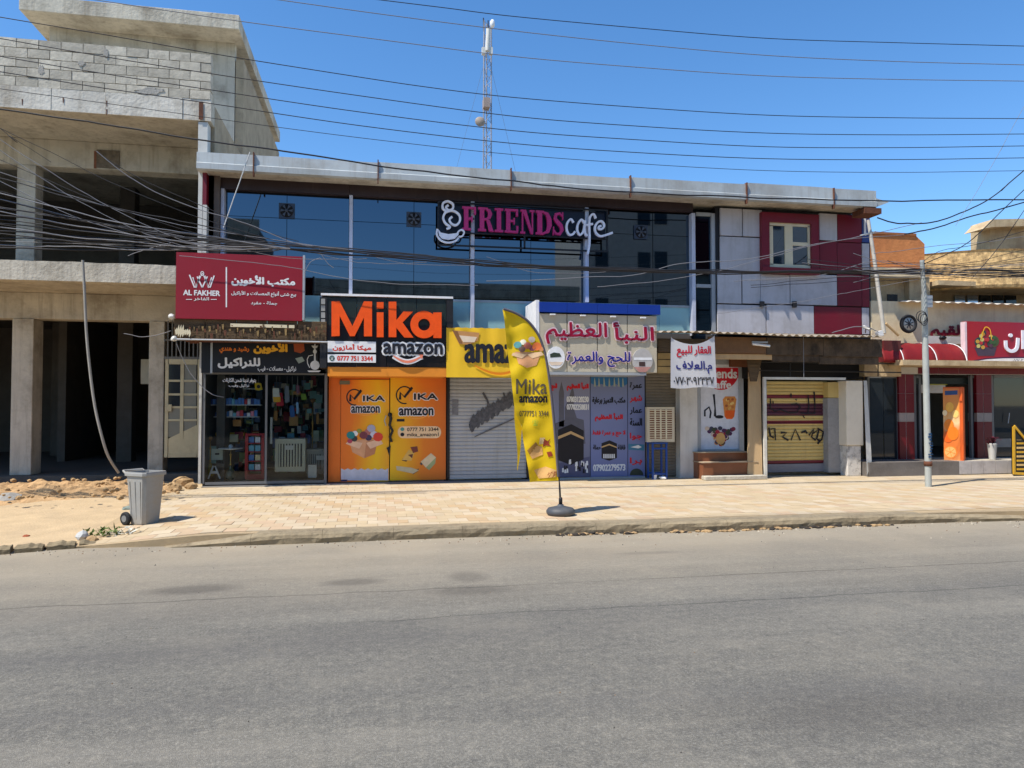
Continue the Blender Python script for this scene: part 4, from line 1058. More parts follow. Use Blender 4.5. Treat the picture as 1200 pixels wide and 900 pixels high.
# ---- yellow banner over the first shutter
BY = 15.52
t = thing('shop_banner', 'yellow banner with dark Latin letters above the grey steel shutter', 'banner', base(570, 443, BY))
yb = mat('yellow_banner_vinyl', (236, 190, 40), .5, .05, 2, .05, 6, dirt=.12, dc=(200, 150, 40))
mb = MB(); x0, x1, z0, z1 = rect(523, 385, 631, 442.5, BY); n = 24; vs = []
for i in range(n + 1):
    x = x0 + (x1 - x0) * i / n
    for k in range(5):
        z = z0 + (z1 - z0) * k / 4; vs.append((x, BY + .015 * math.sin(i * 1.3) * (k / 4) - .01, z + (.012 * (i % 2) if k == 4 else 0)))
for i in range(n):
    for k in range(4): mb.f.append((i * 5 + k, i * 5 + 5 + k, i * 5 + 6 + k, i * 5 + 1 + k)); mb.mi.append(0); mb.sm.append(True)
mb.v = vs; mb.build('banner_sheet', yb, t)
MB().box(x0, x1, BY + .03, 16.5, z0 + .03, z0 + .09).box(x0, x1, BY + .03, BY + .07, z0 + .091, z1 - .03).build('banner_frame', rust, t)
text('amazon', (544, 403, 633, 426), BY - .035, pblack, t, bold=.05)
smile(556, 428, 618, 428, 10, BY - .035, t, flat('amber_print', (224, 130, 20), .5), 2.2)
bxp = ppoly(t, 'print', [(530, 387), (562, 390), (560, 399), (549, 404), (538, 403)], BY - .034, flat('carton_print', (190, 138, 84), .6))
ppoly(t, 'print', [(538, 393), (559, 395), (556, 401), (543, 401)], BY - .038, flat('carton_light_print', (225, 205, 180), .6)); ppoly(t, 'print', [(530, 387), (536, 388), (542, 402), (538, 402)], BY - .038, flat('carton_dark_print', (140, 96, 56), .6))
# ---- grey shutter with sprayed writing
SH = 16.52
t = thing('roller_shutter', 'grey steel roller shutter with black sprayed scrawl beside the orange doors', 'shutter', base(572, 561, SH))
x0, x1, z0, z1 = rect(527, 443, 617, 556, SH)
steel = mat('galvanised_shutter', (176, 178, 180), .45, .06, 1.2, .03, 10, metal=.15, dirt=.25, dc=(140, 134, 124), streak=.3)
shutter(t, x0, x1, z0, z1, SH, steel, .085, .014)
MB().box(x0, x1, SH - .03, SH + .03, z0 - .09, z0).build('bottom_rail', steel, t)
MB().pbox(524, 443, 527, 561, SH - .05, .1).build('guide_rail', dark_m, t); MB().pbox(617, 443, 620, 561, SH - .05, .1).build('guide_rail', dark_m, t)
spray = mat('black_spray_paint', (84, 84, 88), .8, .3, 14, dirt=.5, dc=(120, 120, 122), dsc=14)
def scrawl(parent, strokes, Y, m, w):
    mb = MB()
    for i, s in enumerate(strokes): mb.pstrip(s, [w * random.uniform(.6, 1.25) for _ in s], Y - .002 - i * .0006, .002)
    return mb.build('sprayed_writing', m, parent)
mb = MB(); path = smooth([(551, 499), (560, 492), (568, 487), (577, 482), (586, 476), (596, 470), (606, 465), (616, 460)], 14)
for i, (cx, cy) in enumerate(path):
    hgt = 5 + 9 * abs(math.sin(i * .33)) + random.uniform(-1, 3); w_ = random.uniform(.8, 2.0)
    mb.pprism([(cx - w_, cy - hgt * .35), (cx + random.uniform(-1, 1), cy - hgt * .75), (cx + w_, cy - hgt * .3), (cx + w_ * .8, cy + hgt * .5), (cx - w_ * .5, cy + hgt * .65)], SH - .016 - i * .00008, .0005)
for s0, e0, w_ in (((566, 460), (574, 478), 2.6), ((590, 460), (592, 474), 2), ((604, 452), (600, 470), 2.4), ((611, 450), (607, 468), 2)): mb.pstrip([s0, ((s0[0] + e0[0]) / 2 + 1, (s0[1] + e0[1]) / 2), e0], w_, SH - .027, .0005)
mb.pstrip([(556, 512), (575, 503), (595, 494), (616, 484)], [1, 1.8, 1.6, 1], SH - .0275, .0005); mb.pstrip([(551, 503), (556, 496), (562, 500)], 1.4, SH - .028, .0005)
mb.build('sprayed_writing', spray, t, kind='stuff')
mb = MB()
for yy in (470, 475, 480, 484): mb.pstrip([(530, yy), (537, yy + .3)], 4, SH - .017, .002)
mb.build('sprayed_writing', mat('grey_spray_paint', (120, 120, 124), .7, .2, 9), t)

# ---- pilgrimage office sign and posters
NY = 15.4
t = thing('shop_sign', 'beige panelled sign with maroon and navy Arabic letters under a blue strip', 'sign', base(700, 438, NY))
for i, (a, b) in enumerate(((629, 664.5), (664.5, 700), (700, 735.2), (735.2, 770))):
    xa, xb, z0, z1 = rect(a, 367 + i * 1.2, b, 435 + i * .6, NY)
    zA = at(700, 369, NY).z; zB_ = at(700, 436, NY).z
    MB().box(xa + .009, xb - .009, NY, NY + 1.17, zB_, zA).build('sign_panel', beige_pan, t)
    if i: MB().box(xa - .008, xa + .008, NY + .01, NY + .02, zB_, zA).build('seam', dark_m, t)
    zC = at(700, 356, NY).z; zD = at(700, 368, NY).z
    xa2 = at(a + (3 if i == 0 else 0), 360, NY - .06).x; xb2 = at(b + (4 if i == 3 else 0), 360, NY - .06).x
    MB().box(xa2 + .003, xb2 - .003, NY - .06, NY + 1.17, zD + .012, zC).build('blue_strip', mat('royal_blue_composite', (22, 54, 140), .35, .05, 2, .02, 6), t)
    l_ = MB().pbox(a + 16, 367.5 + i * 1.3, a + 22, 369 + i * 1.3, NY - .1, .06); l_.build('spot_lamp', pwhite, t)
MB().pbox(628, 351.5, 632, 437, NY - .01, 1.1).build('side_trim', pwhite, t)
MB().box(at(629, 437, NY).x, at(757, 437, NY).x, NY - .02, NY + 1.09, at(700, 439.5, NY).z, at(700, 436.3, NY).z).build('bottom_trim', alu, t)
mar = flat('maroon_lettering', (150, 14, 52), .4); nav = flat('navy_lettering', (30, 34, 130), .4); pk = flat('pale_pink_edge', (222, 196, 200), .4)
text('النبأ', (717, 376.5, 768, 404.5), NY - .03, pk, t, bold=.065, ar=True); text('النبأ', (718.5, 378, 766.5, 403), NY - .042, mar, t, bold=.02, ar=True)
text('العظيم', (638, 376, 713, 405), NY - .03, pk, t, bold=.065, ar=True); text('العظيم', (639.5, 377.5, 711.5, 403.5), NY - .042, mar, t, bold=.02, ar=True)
text('للحج والعمرة', (663, 411, 740, 431), NY - .03, pk, t, bold=.06, ar=True); text('للحج والعمرة', (664.5, 412, 738.5, 430), NY - .042, nav, t, bold=.015, ar=True)
for cx, cy in ((651.5, 419), (753, 422.5)):
    md = MB().pprism(ell(cx, cy, 12 if cx > 700 else 10.5, 14 if cx > 700 else 13, 28), NY - .03, .028).build('medallion', pwhite if cx < 700 else flat('grey_medallion', (176, 172, 168), .5), t)
    if cx < 700:
        MB().pprism([(644.5, 415), (649, 413), (656, 414), (658, 418), (645, 419)], NY - .034, .003).build('print', flat('dark_green_print', (50, 60, 48), .5), md)
        MB().pprism([(643, 424), (660, 424), (657, 428), (646, 428)], NY - .034, .003).build('print', flat('sand_print', (222, 200, 176), .5), md)
    else:
        MB().pprism([(743, 419), (764, 419), (764, 422), (743, 422)], NY - .034, .003).build('print', pwhite, md)
        MB().pprism([(749, 424), (756, 424), (756, 429), (749, 429)], NY - .036, .003).build('print', flat('umber_print', (70, 50, 46), .5), md)
        MB().pprism([(743, 430), (763, 430), (757, 436), (749, 436)], NY - .034, .003).build('print', flat('mauve_print', (180, 130, 120), .5), md)
PY_ = 16.5
t = thing('poster_window', 'shop front covered by lilac blue travel posters behind the yellow feather flag', 'shop front', base(700, 560, PY_))
lil = gradient('lilac_print', [(0, (96, 100, 120)), (.5, (124, 128, 156)), (1, (128, 132, 160))], axis='Z')
lil2 = gradient('blue_lilac_print', [(0, (104, 116, 164)), (.6, (118, 128, 170)), (1, (112, 122, 158))], axis='Z')
p1 = MB().pbox(645, 439, 691.4, 559, PY_, .04).build('poster', lil, t); p2 = MB().pbox(692.2, 439, 735.2, 558.5, PY_, .04).build('poster', lil2, t); p3 = MB().pbox(736, 439, 755.5, 558.5, PY_, .04).build('poster', lil2, t)
MB().pbox(645, 559.2, 756, 562, PY_ - .01, .06).build('frame', alu, t)
LP = PY_ - .004
def cube_house(par, cx, cy, w_, h_, Y):
    blk = flat('black_cloth_print', (26, 24, 30), .6); gd = flat('gold_band_print', (196, 160, 110), .5)
    ppoly(par, 'print', [(cx - w_ / 2, cy - h_ * .36), (cx + w_ * .02, cy - h_ / 2), (cx + w_ / 2, cy - h_ * .34), (cx + w_ / 2, cy + h_ * .36), (cx, cy + h_ / 2), (cx - w_ / 2, cy + h_ * .38)], Y, blk)
    ppoly(par, 'print', [(cx - w_ / 2, cy - h_ * .20), (cx, cy - h_ * .33), (cx + w_ / 2, cy - h_ * .18), (cx + w_ / 2, cy - h_ * .12), (cx, cy - h_ * .26), (cx - w_ / 2, cy - h_ * .13)], Y - .004, gd)
ppoly(p1, 'print', [(648, 497), (662, 492), (662, 478), (668, 462), (671, 452), (673, 462), (672, 478), (676, 490), (684, 492), (686, 520), (650, 520)], LP, flat('grey_mosque_print', (92, 92, 104), .6), .002)
ppoly(p1, 'print', [(655, 500), (655, 460), (658, 447), (661, 460), (661, 500)], LP, flat('grey_mosque_print', (92, 92, 104), .6), .002)
ppoly(p1, 'print', [(645, 545), (691, 535), (691, 559), (645, 559)], LP - .001, flat('dusk_print', (84, 86, 116), .6), .002)
cube_house(p1, 669, 521, 30, 48, LP - .003)
for i in range(26):
    px = 658 + random.random() * 31; py = 538 + random.random() * 12
    ppoly(p1, 'print', [(px, py), (px + 1.6, py), (px + 2, py + 5), (px - .4, py + 5)], LP - .010 - i * .0003, pwhite if i % 3 else pblack, .0015)
text('النبأ العظيم', (664, 448, 690, 458), LP - .002, pred, p1, bold=.05, ar=True); text('للحج', (646, 449, 653, 458), LP - .002, pred, p1, bold=.05, ar=True)
text('07803120230', (664, 464.5, 690, 471.5), LP - .002, pwhite, p1, bold=.05); text('07702258831', (664, 473.5, 690, 480.5), LP - .002, pwhite, p1, bold=.05)
ppoly(p2, 'print', [(692.4, 439.5), (735, 439.5), (735, 450), (728, 454), (722, 450), (713, 453), (705, 450), (698, 452), (692.4, 449)], LP, flat('sky_blue_print', (40, 104, 160), .5), .002)
for k, px in enumerate((696, 701, 707, 713, 719, 724, 729)):
    ppoly(p2, 'print', [(px, 453), (px + .4, 445 - (k % 3)), (px + 1, 442), (px + 1.6, 446), (px + 2.4, 453)], LP - .003, flat('pale_print', (150, 160, 150), .5), .002)
text('مكتب التميز برعاية', (694, 465, 733, 474), LP - .002, pblack, p2, bold=.04, ar=True)
text('النبأ العظيم', (697, 484, 730, 494), LP - .002, pred, p2, bold=.05, ar=True)
text('لا حج و عمرة فقط', (694, 504, 733, 512), LP - .002, pred, p2, bold=.04, ar=True)
cube_house(p2, 714, 528, 18, 24, LP - .002)
for i in range(6): ppoly(p2, 'print', [(707 + i * 2.4, 532), (708.4 + i * 2.4, 532), (708.6 + i * 2.4, 537), (706.9 + i * 2.4, 537)], LP - .008, pwhite, .0015)
text('حملة', (695, 521, 704, 527), LP - .002, pblack, p2, bold=.04, ar=True); text('قافلة', (724, 521, 733, 527), LP - .002, pblack, p2, bold=.04, ar=True)
text('07902279573', (695, 544, 733, 552), LP - .002, pwhite, p2, bold=.05)
for s, yy, m_ in (('عمرة', 448, pblack), ('شهر', 463, pred), ('عمار', 477, pblack), ('السنة', 490, pblack), ('جوا', 507, pred), ('برا', 536, pred)):
    text(s, (738, yy, 752.5, yy + 9), LP - .002, m_, p3, bold=.04, ar=True)
ppoly(p3, 'print', [(736.5, 520), (755, 521), (755, 528), (736.5, 527)], LP, flat('teal_print', (60, 120, 150), .5), .002)
ppoly(p3, 'print', [(739, 524), (748, 521.5), (752, 524), (748, 525.5)], LP - .003, pwhite, .002)
ppoly(p3, 'print', ell(746, 557, 8, 8, 14, math.pi, 2 * math.pi), LP, flat('dark_green_print', (50, 60, 48), .5), .002)

# ---- tan shutter, cooling pad on a blue stool
TY = 16.55
t = thing('roller_shutter', 'dull brown roller shutter in the shade behind the blue stool', 'shutter', base(777, 560, TY))
x0, x1, z0, z1 = rect(757, 437, 797, 558, TY)
shutter(t, x0, x1, z0, z1, TY, mat('dusty_brown_shutter', (120, 112, 98), .6, .1, 2, .05, 20, dirt=.3), .07, .012)
MB().pbox(771, 405, 797, 437, TY - .1, .15).build('header_panel', mat('pale_wood_header', (196, 178, 136), .6, .05, 3, .05, 20, dirt=.3), t)
for yy in (413, 421, 429): MB().pbox(771, yy, 797, yy + .8, TY - .105, .006).build('header_groove', dark_m, t)
KY = 16.05
t = thing('cooling_pad', 'cream framed slatted cooler pad leaning upright on the blue stool', 'cooler pad', base(775, 518, KY))
c_ = crm
MB().pbox(758.5, 477, 790.5, 518, KY, .12).build('frame', mat('pad_frame', (196, 184, 158), .6, .06), t)
MB().pbox(761.5, 480, 787.5, 514, KY - .003, .01).build('pad', mat('brown_straw_pad', (110, 62, 40), .9, .2, 20, .6, 60), t)
for k in range(1, 4): MB().pbox(761.5 + k * 6.5 - .8, 480, 761.5 + k * 6.5 + .8, 514, KY - .02, .016).build('bar', c_, t)
mb = MB()
for k in range(13): mb.pbox(761.5, 480.6 + k * 2.6, 787.5, 481.6 + k * 2.6, KY - .012, .008)
mb.build('slat', c_, t, kind='stuff')
t = thing('stool', 'tall bright blue metal stool carrying the slatted cooler pad', 'stool', base(772, 557, KY))
b0 = at(765, 556, KY); b1 = at(781, 556, KY); ztp = at(772, 518.6, KY).z; zbt = PV + .01
for (xx, yy) in ((b0.x, KY), (b1.x, KY), (b0.x, KY + .3), (b1.x, KY + .3)):
    MB().box(xx - .02, xx + .02, yy - .02, yy + .02, zbt, ztp - .03).build('leg', blue_paint, t)
MB().box(b0.x - .03, b1.x + .03, KY - .03, KY + .33, ztp - .03, ztp).build('seat', blue_paint, t)
for yy in (KY, KY + .3): MB().box(b0.x + .02, b1.x - .02, yy - .012, yy + .012, zbt + .1, zbt + .14).build('rung', blue_paint, t)
MB().box(b0.x + .02, b1.x - .02, KY - .012, KY + .012, ztp - .16, ztp - .12).build('rung', blue_paint, t)
cp = gnd(770, 562, PV)
tg = thing('litter', 'crumpled white paper on the paving before the blue stool', 'litter', tuple(cp))
MB().prism([(cp.x - .1, PV + .0), (cp.x - .02, PV + .0), (cp.x - .0, PV + .12), (cp.x - .09, PV + .17)], cp.y, cp.y + .05).build('sheet', pwhite, tg); rock((cp.x + .14, cp.y, PV + .04), .09, pwhite, 3, .45, 'sheet').parent = tg
o = COL.objects[-1]; o.location = o.location - tg.location

# ---- white cloth banner strung under the canopy
CY = 15.2
t = thing('cloth_banner', 'white cloth banner with red blue and black Arabic writing tied under the corrugated canopy', 'banner', base(813, 455, CY))
wav = lambda X, Z: .03 * math.sin(X * 6 + Z * 2)
mb = MB(); nx, nz_ = 24, 16
for i in range(nx + 1):
    for k in range(nz_ + 1):
        u = i / nx; v = k / nz_
        px = 787 + 51 * u + (1 - v) * (-1.5 + 3.5 * u); top = 395 + 9.5 * math.sin(math.pi * u) ** .8 - 2 * u; px += 0
        py = top + (454.5 + .8 * math.sin(u * 7) - top) * (1 - v)
        p_ = at(px, py, CY); mb.v.append((p_.x, CY + wav(p_.x, p_.z), p_.z))
for i in range(nx):
    for k in range(nz_): a = i * (nz_ + 1) + k; mb.f.append((a, a + nz_ + 1, a + nz_ + 2, a + 1)); mb.mi.append(0); mb.sm.append(True)
mb.build('cloth', mat('white_cloth', (225, 225, 228), .85, .03, 4, .05, 10, dirt=.08), t)
text('العقار للبيع', (793.5, 405, 833.5, 419), CY - .010, flat('crimson_print', (190, 24, 50), .6), t, bold=.025, ar=True, warp=wav)
text('م.العلاف', (793, 423, 834.5, 438), CY - .010, flat('indigo_print', (44, 46, 120), .6), t, bold=.022, ar=True, warp=wav)
text('٠٧٧٠٣٠٩٢٣٣٧', (789.5, 441.5, 836.5, 451), CY - .010, flat('charcoal_print', (50, 50, 54), .6), t, bold=.02, warp=wav)
for px, q in ((787, 391), (835.5, 390)): MB().tube([base(px, 395, CY), base(px, q - 2, CY + .15)], .006, 4).build('tie_string', cable_l, t)

# ---- juice cafe door with steps
JY = 16.45
t = thing('cafe_door', 'white poster covered cafe door with red oval and fruit pictures above brown steps', 'door', base(845, 529, JY))
f = MB().pbox(817.5, 424, 821, 529, JY - .03, .1).pbox(866, 424, 871.5, 529, JY - .03, .1).pbox(821, 420, 866, 427, JY - .03, .1).pbox(821, 526.5, 866, 529, JY - .03, .1)
f.build('door_frame', alu, t)
MB().pbox(857, 400, 890, 430, JY - .2, .12).build('side_board', mat('brown_ply', (110, 66, 40), .7, .15, 3, .2, 20), t)
dp = MB().pbox(821.2, 427.2, 865.8, 526.3, JY, .03).build('poster', flat('white_poster', (212, 214, 220), .4), t)
oval = [p for p in ell(845, 431, 22, 26, 40) if p[1] > 427.5]
oval.sort(key=lambda p: math.atan2(p[1] - 436, p[0] - 845))
ppoly(dp, 'print', oval, JY - .004, flat('poster_red', (196, 24, 38), .45))
text('Friends', (825, 432, 864, 443.5), JY - .008, pwhite, dp, bold=.04); text('Caffe', (829, 446, 857, 455.5), JY - .008, pwhite, dp, bold=.04)
ppoly(dp, 'print', [(847, 468), (850, 464.5), (861, 464.5), (863, 468), (860.5, 488), (858, 491), (851.5, 491), (849, 488)], JY - .004, flat('fruit_amber', (214, 140, 66), .5))
ppoly(dp, 'print', [(850, 481), (861.5, 481), (860.3, 488), (858, 491), (851.5, 491), (849.8, 488)], JY - .007, flat('fruit_orange', (232, 96, 24), .5))
for i in range(14): ppoly(dp, 'print', ell(850 + random.random() * 10, 466 + random.random() * 14, 1.7, 1.6, 7), JY - .008 - i * .0002, flat('fruit_%d' % (i % 4), ((222, 170, 90), (200, 120, 60), (236, 200, 120), (170, 90, 50))[i % 4], .5), .0012)
for i in range(46):
    w_ = random.random(); py = 501 + 20 * (1 - w_) ** 1.2; px = 844 + (random.random() * 2 - 1) * (3 + 15 * w_)
    ppoly(dp, 'print', ell(px, py, 2.7, 2.5, 8), JY - .004 - i * .0003, flat('berry_%d' % (i % 7), ((170, 40, 60), (60, 70, 50), (210, 190, 170), (80, 40, 80), (222, 140, 60), (130, 40, 60), (60, 60, 80))[i % 7], .5), .0012)
ppoly(dp, 'print', ell(844.5, 514, 5.5, 7, 12), JY - .02, flat('sponge_print', (222, 170, 100), .5), .002)
MB().pstrip([(836.5, 462), (838, 478), (838, 488)], [2.6, 1.6, 3], JY - .005, .002).build('print', pblack, dp); MB().pprism(ell(843, 488.5, 5, 2), JY - .004, .002).build('print', pblack, dp)
MB().pstrip([(826, 488), (826, 481), (831, 477), (833, 483), (832, 490)], 2, JY - .005, .002).build('print', pblack, dp)
tile_br = mat('brown_tile', (128, 78, 50), .45, .12, 3, .1, 20, dirt=.3, dc=(110, 92, 72))
t = thing('entrance_steps', 'brown tiled steps leading up to the cafe door', 'steps', base(855, 564, 15.55))
for i, (a, b, y0, y1, Y) in enumerate(((818, 877, 529.5, 541, 16.05), (824, 887, 541.3, 556, 15.8))):
    xa, xb, z0, z1 = rect(a, y0, b, y1, Y)
    zt_ = at(850, (529.5, 541.3)[i], Y).z; zb_ = PV
    MB().box(xa, xb, Y, JY - .04, zb_, zt_ - .02).build('step', tile_br, t); MB().box(xa - .03, xb + .02, Y - .03, JY - .04, zt_ - .019, zt_).build('tread', mat('worn_tread', (170, 150, 124), .7, .1, 4, .2, 30, dirt=.3), t)
xa, xb, _, _ = rect(826, 556, 899, 563, 15.6)
MB().box(xa, xb, 15.6, 15.79, PV, PV + .10).build('step_base', concrete, t, bevel=.015)

# ---- plywood sheet leaning beside the steps
t = tag(MB().add([(at(876, 500, 15.75).x, 15.75, PV + .12), (at(893, 500, 15.75).x, 15.75, PV + .06), (at(893, 500, 16.0).x, 16.05, at(893, 431, 16).z), (at(879.5, 500, 16).x, 16.05, at(880, 436, 16).z), (at(876, 500, 15.75).x, 15.79, PV + .12), (at(893, 500, 15.75).x, 15.79, PV + .06), (at(893, 500, 16.0).x, 16.09, at(893, 431, 16).z), (at(879.5, 500, 16).x, 16.09, at(880, 436, 16).z)],
    [(0, 1, 2, 3), (7, 6, 5, 4), (0, 4, 5, 1), (1, 5, 6, 2), (2, 6, 7, 3), (3, 7, 4, 0)]).build('plywood_sheet', wood_l, None), 'pale tall plywood sheet leaning beside the brown steps', 'board')

# ---- yellow and maroon shutter with spray writing, white frame
GY_ = 16.4
t = thing('roller_shutter', 'yellow shutter with maroon bands and black sprayed Arabic writing in a white frame', 'shutter', base(935, 553, GY_))
ysh = mat('yellow_shutter_paint', (206, 180, 112), .5, .06, 2, .03, 20, dirt=.25, dc=(150, 120, 80), streak=.2)
msh = mat('maroon_shutter_paint', (112, 30, 44), .5, .08, 2, .03, 20, dirt=.2); psh = mat('plum_shutter_paint', (84, 38, 56), .5, .08, 2, .03, 20, dirt=.2)
x0, x1, z0, z1 = rect(899, 448, 970, 543, GY_)
hh = lambda py: 1 - (py - 448) / 95
shutter(t, x0, x1, z0, z1, GY_, [ysh, msh, psh], .085, .02, bands=[(hh(467), hh(463), 1), (hh(488), hh(473), 2), (hh(498), hh(493), 1), (0, .03, 1)])
MB().pbox(899, 543.5, 970, 553, GY_ - .01, .04).build('bottom_rail', mat('grey_rail', (130, 128, 132), .6, .1), t)
ink = mat('black_ink_spray', (34, 28, 34), .7, .2, 9)
scrawl(t, [[(903, 467), (903, 478), (908, 482), (915, 480)], [(906, 470), (906, 473)], [(927, 461), (927, 466)], [(927, 474), (934, 473), (938, 477), (934, 483), (925, 484)], [(932, 468), (934, 469)], [(941, 487), (943, 490)], [(947, 463), (948, 475), (947, 484)], [(954, 459), (955, 472), (955, 484)], [(938, 484), (948, 485), (955, 484)], [(915, 480), (925, 484)]], GY_ - .02, ink, 1.5)
scrawl(t, [[(896, 508), (900, 515)], [(901, 501), (903, 511), (907, 513)], [(903, 503), (908, 502), (909, 516)], [(915, 507), (922, 507), (917, 512), (924, 516)], [(927, 516), (932, 503), (938, 516)], [(939, 507), (944, 505), (946, 508)], [(948, 510), (954, 502), (951, 512), (956, 516)], [(953, 508), (960, 503), (957, 514), (961, 517)], [(958, 502), (965, 506), (963, 515), (958, 520)], [(966, 505), (967, 516)]], GY_ - .02, ink, 2.0)
WY = 15.75
fr_ = MB(); zt_ = at(935, 445, WY).z; xa = at(895.5, 500, WY).x; xc = at(992, 500, WY).x
fr_.box(xa, xa + .07, WY, WY + .06, PV - .004, zt_); fr_.box(xa, xc, WY, WY + .06, zt_ + .001, zt_ + .06)
tag(fr_.build('tube_gateway', mat('white_tube_paint', (206, 202, 190), .55, .06, 5, .05, 20, dirt=.3), None), 'thin white square tube frame standing before the yellow shutter', 'frame')
t = thing('side_cabinet', 'grey panel cabinet with yellow top square between the yellow shutter and white pillar', 'cabinet', base(981, 553, 16.2))
MB().pbox(970.5, 448, 991, 466, 16.2, .3).build('top_panel', ysh, t); MB().pbox(970.5, 466.5, 991, 553.5, 16.2, .3).build('front_panel', mat('speckled_grey_laminate', (150, 148, 146), .6, .1, 12, .05, 30, dirt=.3), t)
t = thing('pillar', 'square white plastered pillar with stained broken foot beside the yellow shutter', 'pillar', base(1002, 558, 15.9))
MB().pbox(992, 446, 1011.5, 522, 15.9, .35).build('shaft', mat('white_tiled_pillar', (224, 212, 190), .6, .04, 3, .05, 20, dirt=.25, dc=(190, 170, 140)), t, bevel=.01)
xa, xb, z0, z1 = rect(993, 522, 1009.5, 560, 15.93)
MB().box(xa, xb, 15.93, 16.22, PV - .01, z1).build('foot', mat('stained_plaster', (206, 200, 190), .8, .1, 4, .4, 12, dirt=.75, dc=(64, 56, 50), dsc=7), t, bevel=.02)
t = tag(MB().add([base(1012, 446, 16.0), base(1016, 446, 16.0), base(1021.5, 540, 15.8), base(1016, 558, 15.7), base(1012, 446, 16.05), base(1016, 446, 16.05), base(1021.5, 540, 15.85), base(1016, 558, 15.75)], [(0, 3, 2, 1), (4, 5, 6, 7), (0, 1, 5, 4), (1, 2, 6, 5), (2, 3, 7, 6), (3, 0, 4, 7)]).build('leaning_board', dull_white, None), 'narrow white board leaning against the side of the white pillar', 'board')

# ---- corrugated canopy over these shops
YC0, YC1 = 15.18, 16.6
t = thing('canopy', 'long sagging corrugated metal canopy with soot stained boards over the shuttered shops', 'canopy', base(900, 430, YC0))
x0 = at(770, 391, YC0).x; x1 = at(1036, 394, YC0).x; zc = at(900, 391.5, YC0).z
mb = MB(); n = 420; vs = []
for i in range(n + 1):
    x = x0 + (x1 - x0) * i / n; w_ = .022 * math.sin(x * 2 * math.pi / .19); sg_ = .02 * math.sin(x * 1.1) + .012 * noise.noise(Vector((x * 2, 0, 0)))
    jag = .03 * noise.noise(Vector((math.floor(x / .8) * 3.3, 4, 0)))
    for k, (Y, dz_) in enumerate(((YC0 + jag, 0), (16.0, .08), (YC1, .16))): vs.append((x, Y, zc + dz_ + w_ + sg_ * (1 - k * .4)))
for i in range(n):
    for k in range(2): mb.f.append((3 * i + k, 3 * i + 3 + k, 3 * i + 4 + k, 3 * i + 1 + k)); mb.mi.append(0); mb.sm.append(True)
mb.v = vs
o = mb.build('corrugated_sheet', zinc, t); sd = o.modifiers.new('thickness', 'SOLIDIFY'); sd.thickness = .006
for (a, b, y0, y1, Y, m_) in ((771, 830, 397, 413, 15.5, wood_d), (830, 898, 395, 414, 15.5, mat('rusty_brown_board', (120, 88, 60), .9, .2, 3, .4, 20, dirt=.55, dc=(50, 40, 34), dsc=3)), (898, 965, 396, 416, 15.5, grimy), (965, 1034, 397, 418, 15.5, grimy),
                            (800, 905, 414.5, 421, 15.55, wood_l), (905, 960, 416, 424, 15.55, grimy), (960, 1030, 418, 427, 15.55, grimy)):
    xa, xb, z0, z1 = rect(a, y0, b, y1, Y); MB().box(xa + .004, xb - .004, Y, Y + .05, z0, z1).build('fascia_board', m_, t, bevel=.005)
xa = at(771, 400, 15.6).x; xb = at(1034, 400, 15.6).x
MB().box(xa, xb, 15.62, YC1, zc - .34, zc - .3).build('canopy_soffit', grimy, t)
MB().box(at(871, 440, 16.3).x, at(1012, 440, 16.3).x, 16.3, 16.36, at(940, 444, 16.3).z, zc - .35).build('shade_sheet', void_m, t)  # black sheet whose colour stands in for the deep shade under the canopy
MB().pbox(1013, 425, 1056, 441, 16.1, .2).build('cream_header', cream_w, t)
for yy in (424, 434): MB().tube([base(888, yy, 15.9), base(1056, yy + 2.5, 15.9)], .016, 6).build('rail', dark_m, t)
for xx in (926, 1029): MB().tube([base(xx, 408, 15.9), base(xx, 441, 15.9)], .014, 6).build('hanger', dark_m, t)
MB().tube([base(941.5, 394, 15.4), base(942, 442, 15.4)], .007, 5).build('hanging_wire', cable_l, t)
l_ = thing('tube_lamp', 'small white tube lamp fixed on the canopy board above the cafe door', 'lamp', base(895, 405, 15.4))
MB().tube([base(882, 403, 15.42), base(902, 405.5, 15.42)], .03, 8).build('tube', pwhite, l_); MB().pbox(882, 400, 900, 402, 15.44, .05).build('holder', alu, l_)
# brown timber triangle bracket under the canopy
MB().pprism([(876, 421), (893, 421), (887, 447), (880, 447)], 15.8, .05).build('hanging_board', wood_d, t)

# ================================================================== CAFE NEON SIGN
FY = 16.44
t = thing('neon_sign', 'cafe sign with steaming white cup, magenta serif capitals and white script on the blue glass', 'sign', base(615, 285, FY))
def q(x, y): return (500 + x / 5.4545, 220 + y / 5.4545)
zA, zB2, zC2 = at(615, 241.5, FY).z, at(615, 276, FY).z, at(615, 291, FY).z
xa, xb = at(513, 262, FY).x, at(713.5, 270, FY).x
bk = MB()
bk.box(xa, xb, FY + .06, FY + .10, zA, zA + .035).box(xa, xb, FY + .06, FY + .10, zC2, zC2 + .035).box(xa, xb, FY + .061, FY + .10, zB2, zB2 + .03)
bk.box(xa, xa + .035, FY + .059, FY + .10, zC2, zA + .035).box(xb - .035, xb, FY + .059, FY + .10, zC2, zA + .035).box((xa + xb) / 2 - .02, (xa + xb) / 2 + .02, FY + .06, FY + .10, zC2, zB2)
bk.build('sign_frame', dark_m, t)
MB().box(xa + .04, xb - .04, FY + .17, FY + .185, zB2 + .03, zA).build('back_board', flat('deep_navy_board', (20, 26, 44), .4), t)
mag = flat('magenta_letter', (188, 40, 110), .35); mags = flat('magenta_letter_side', (80, 20, 50), .5); neon = flat('white_letter', (232, 232, 240), .35)
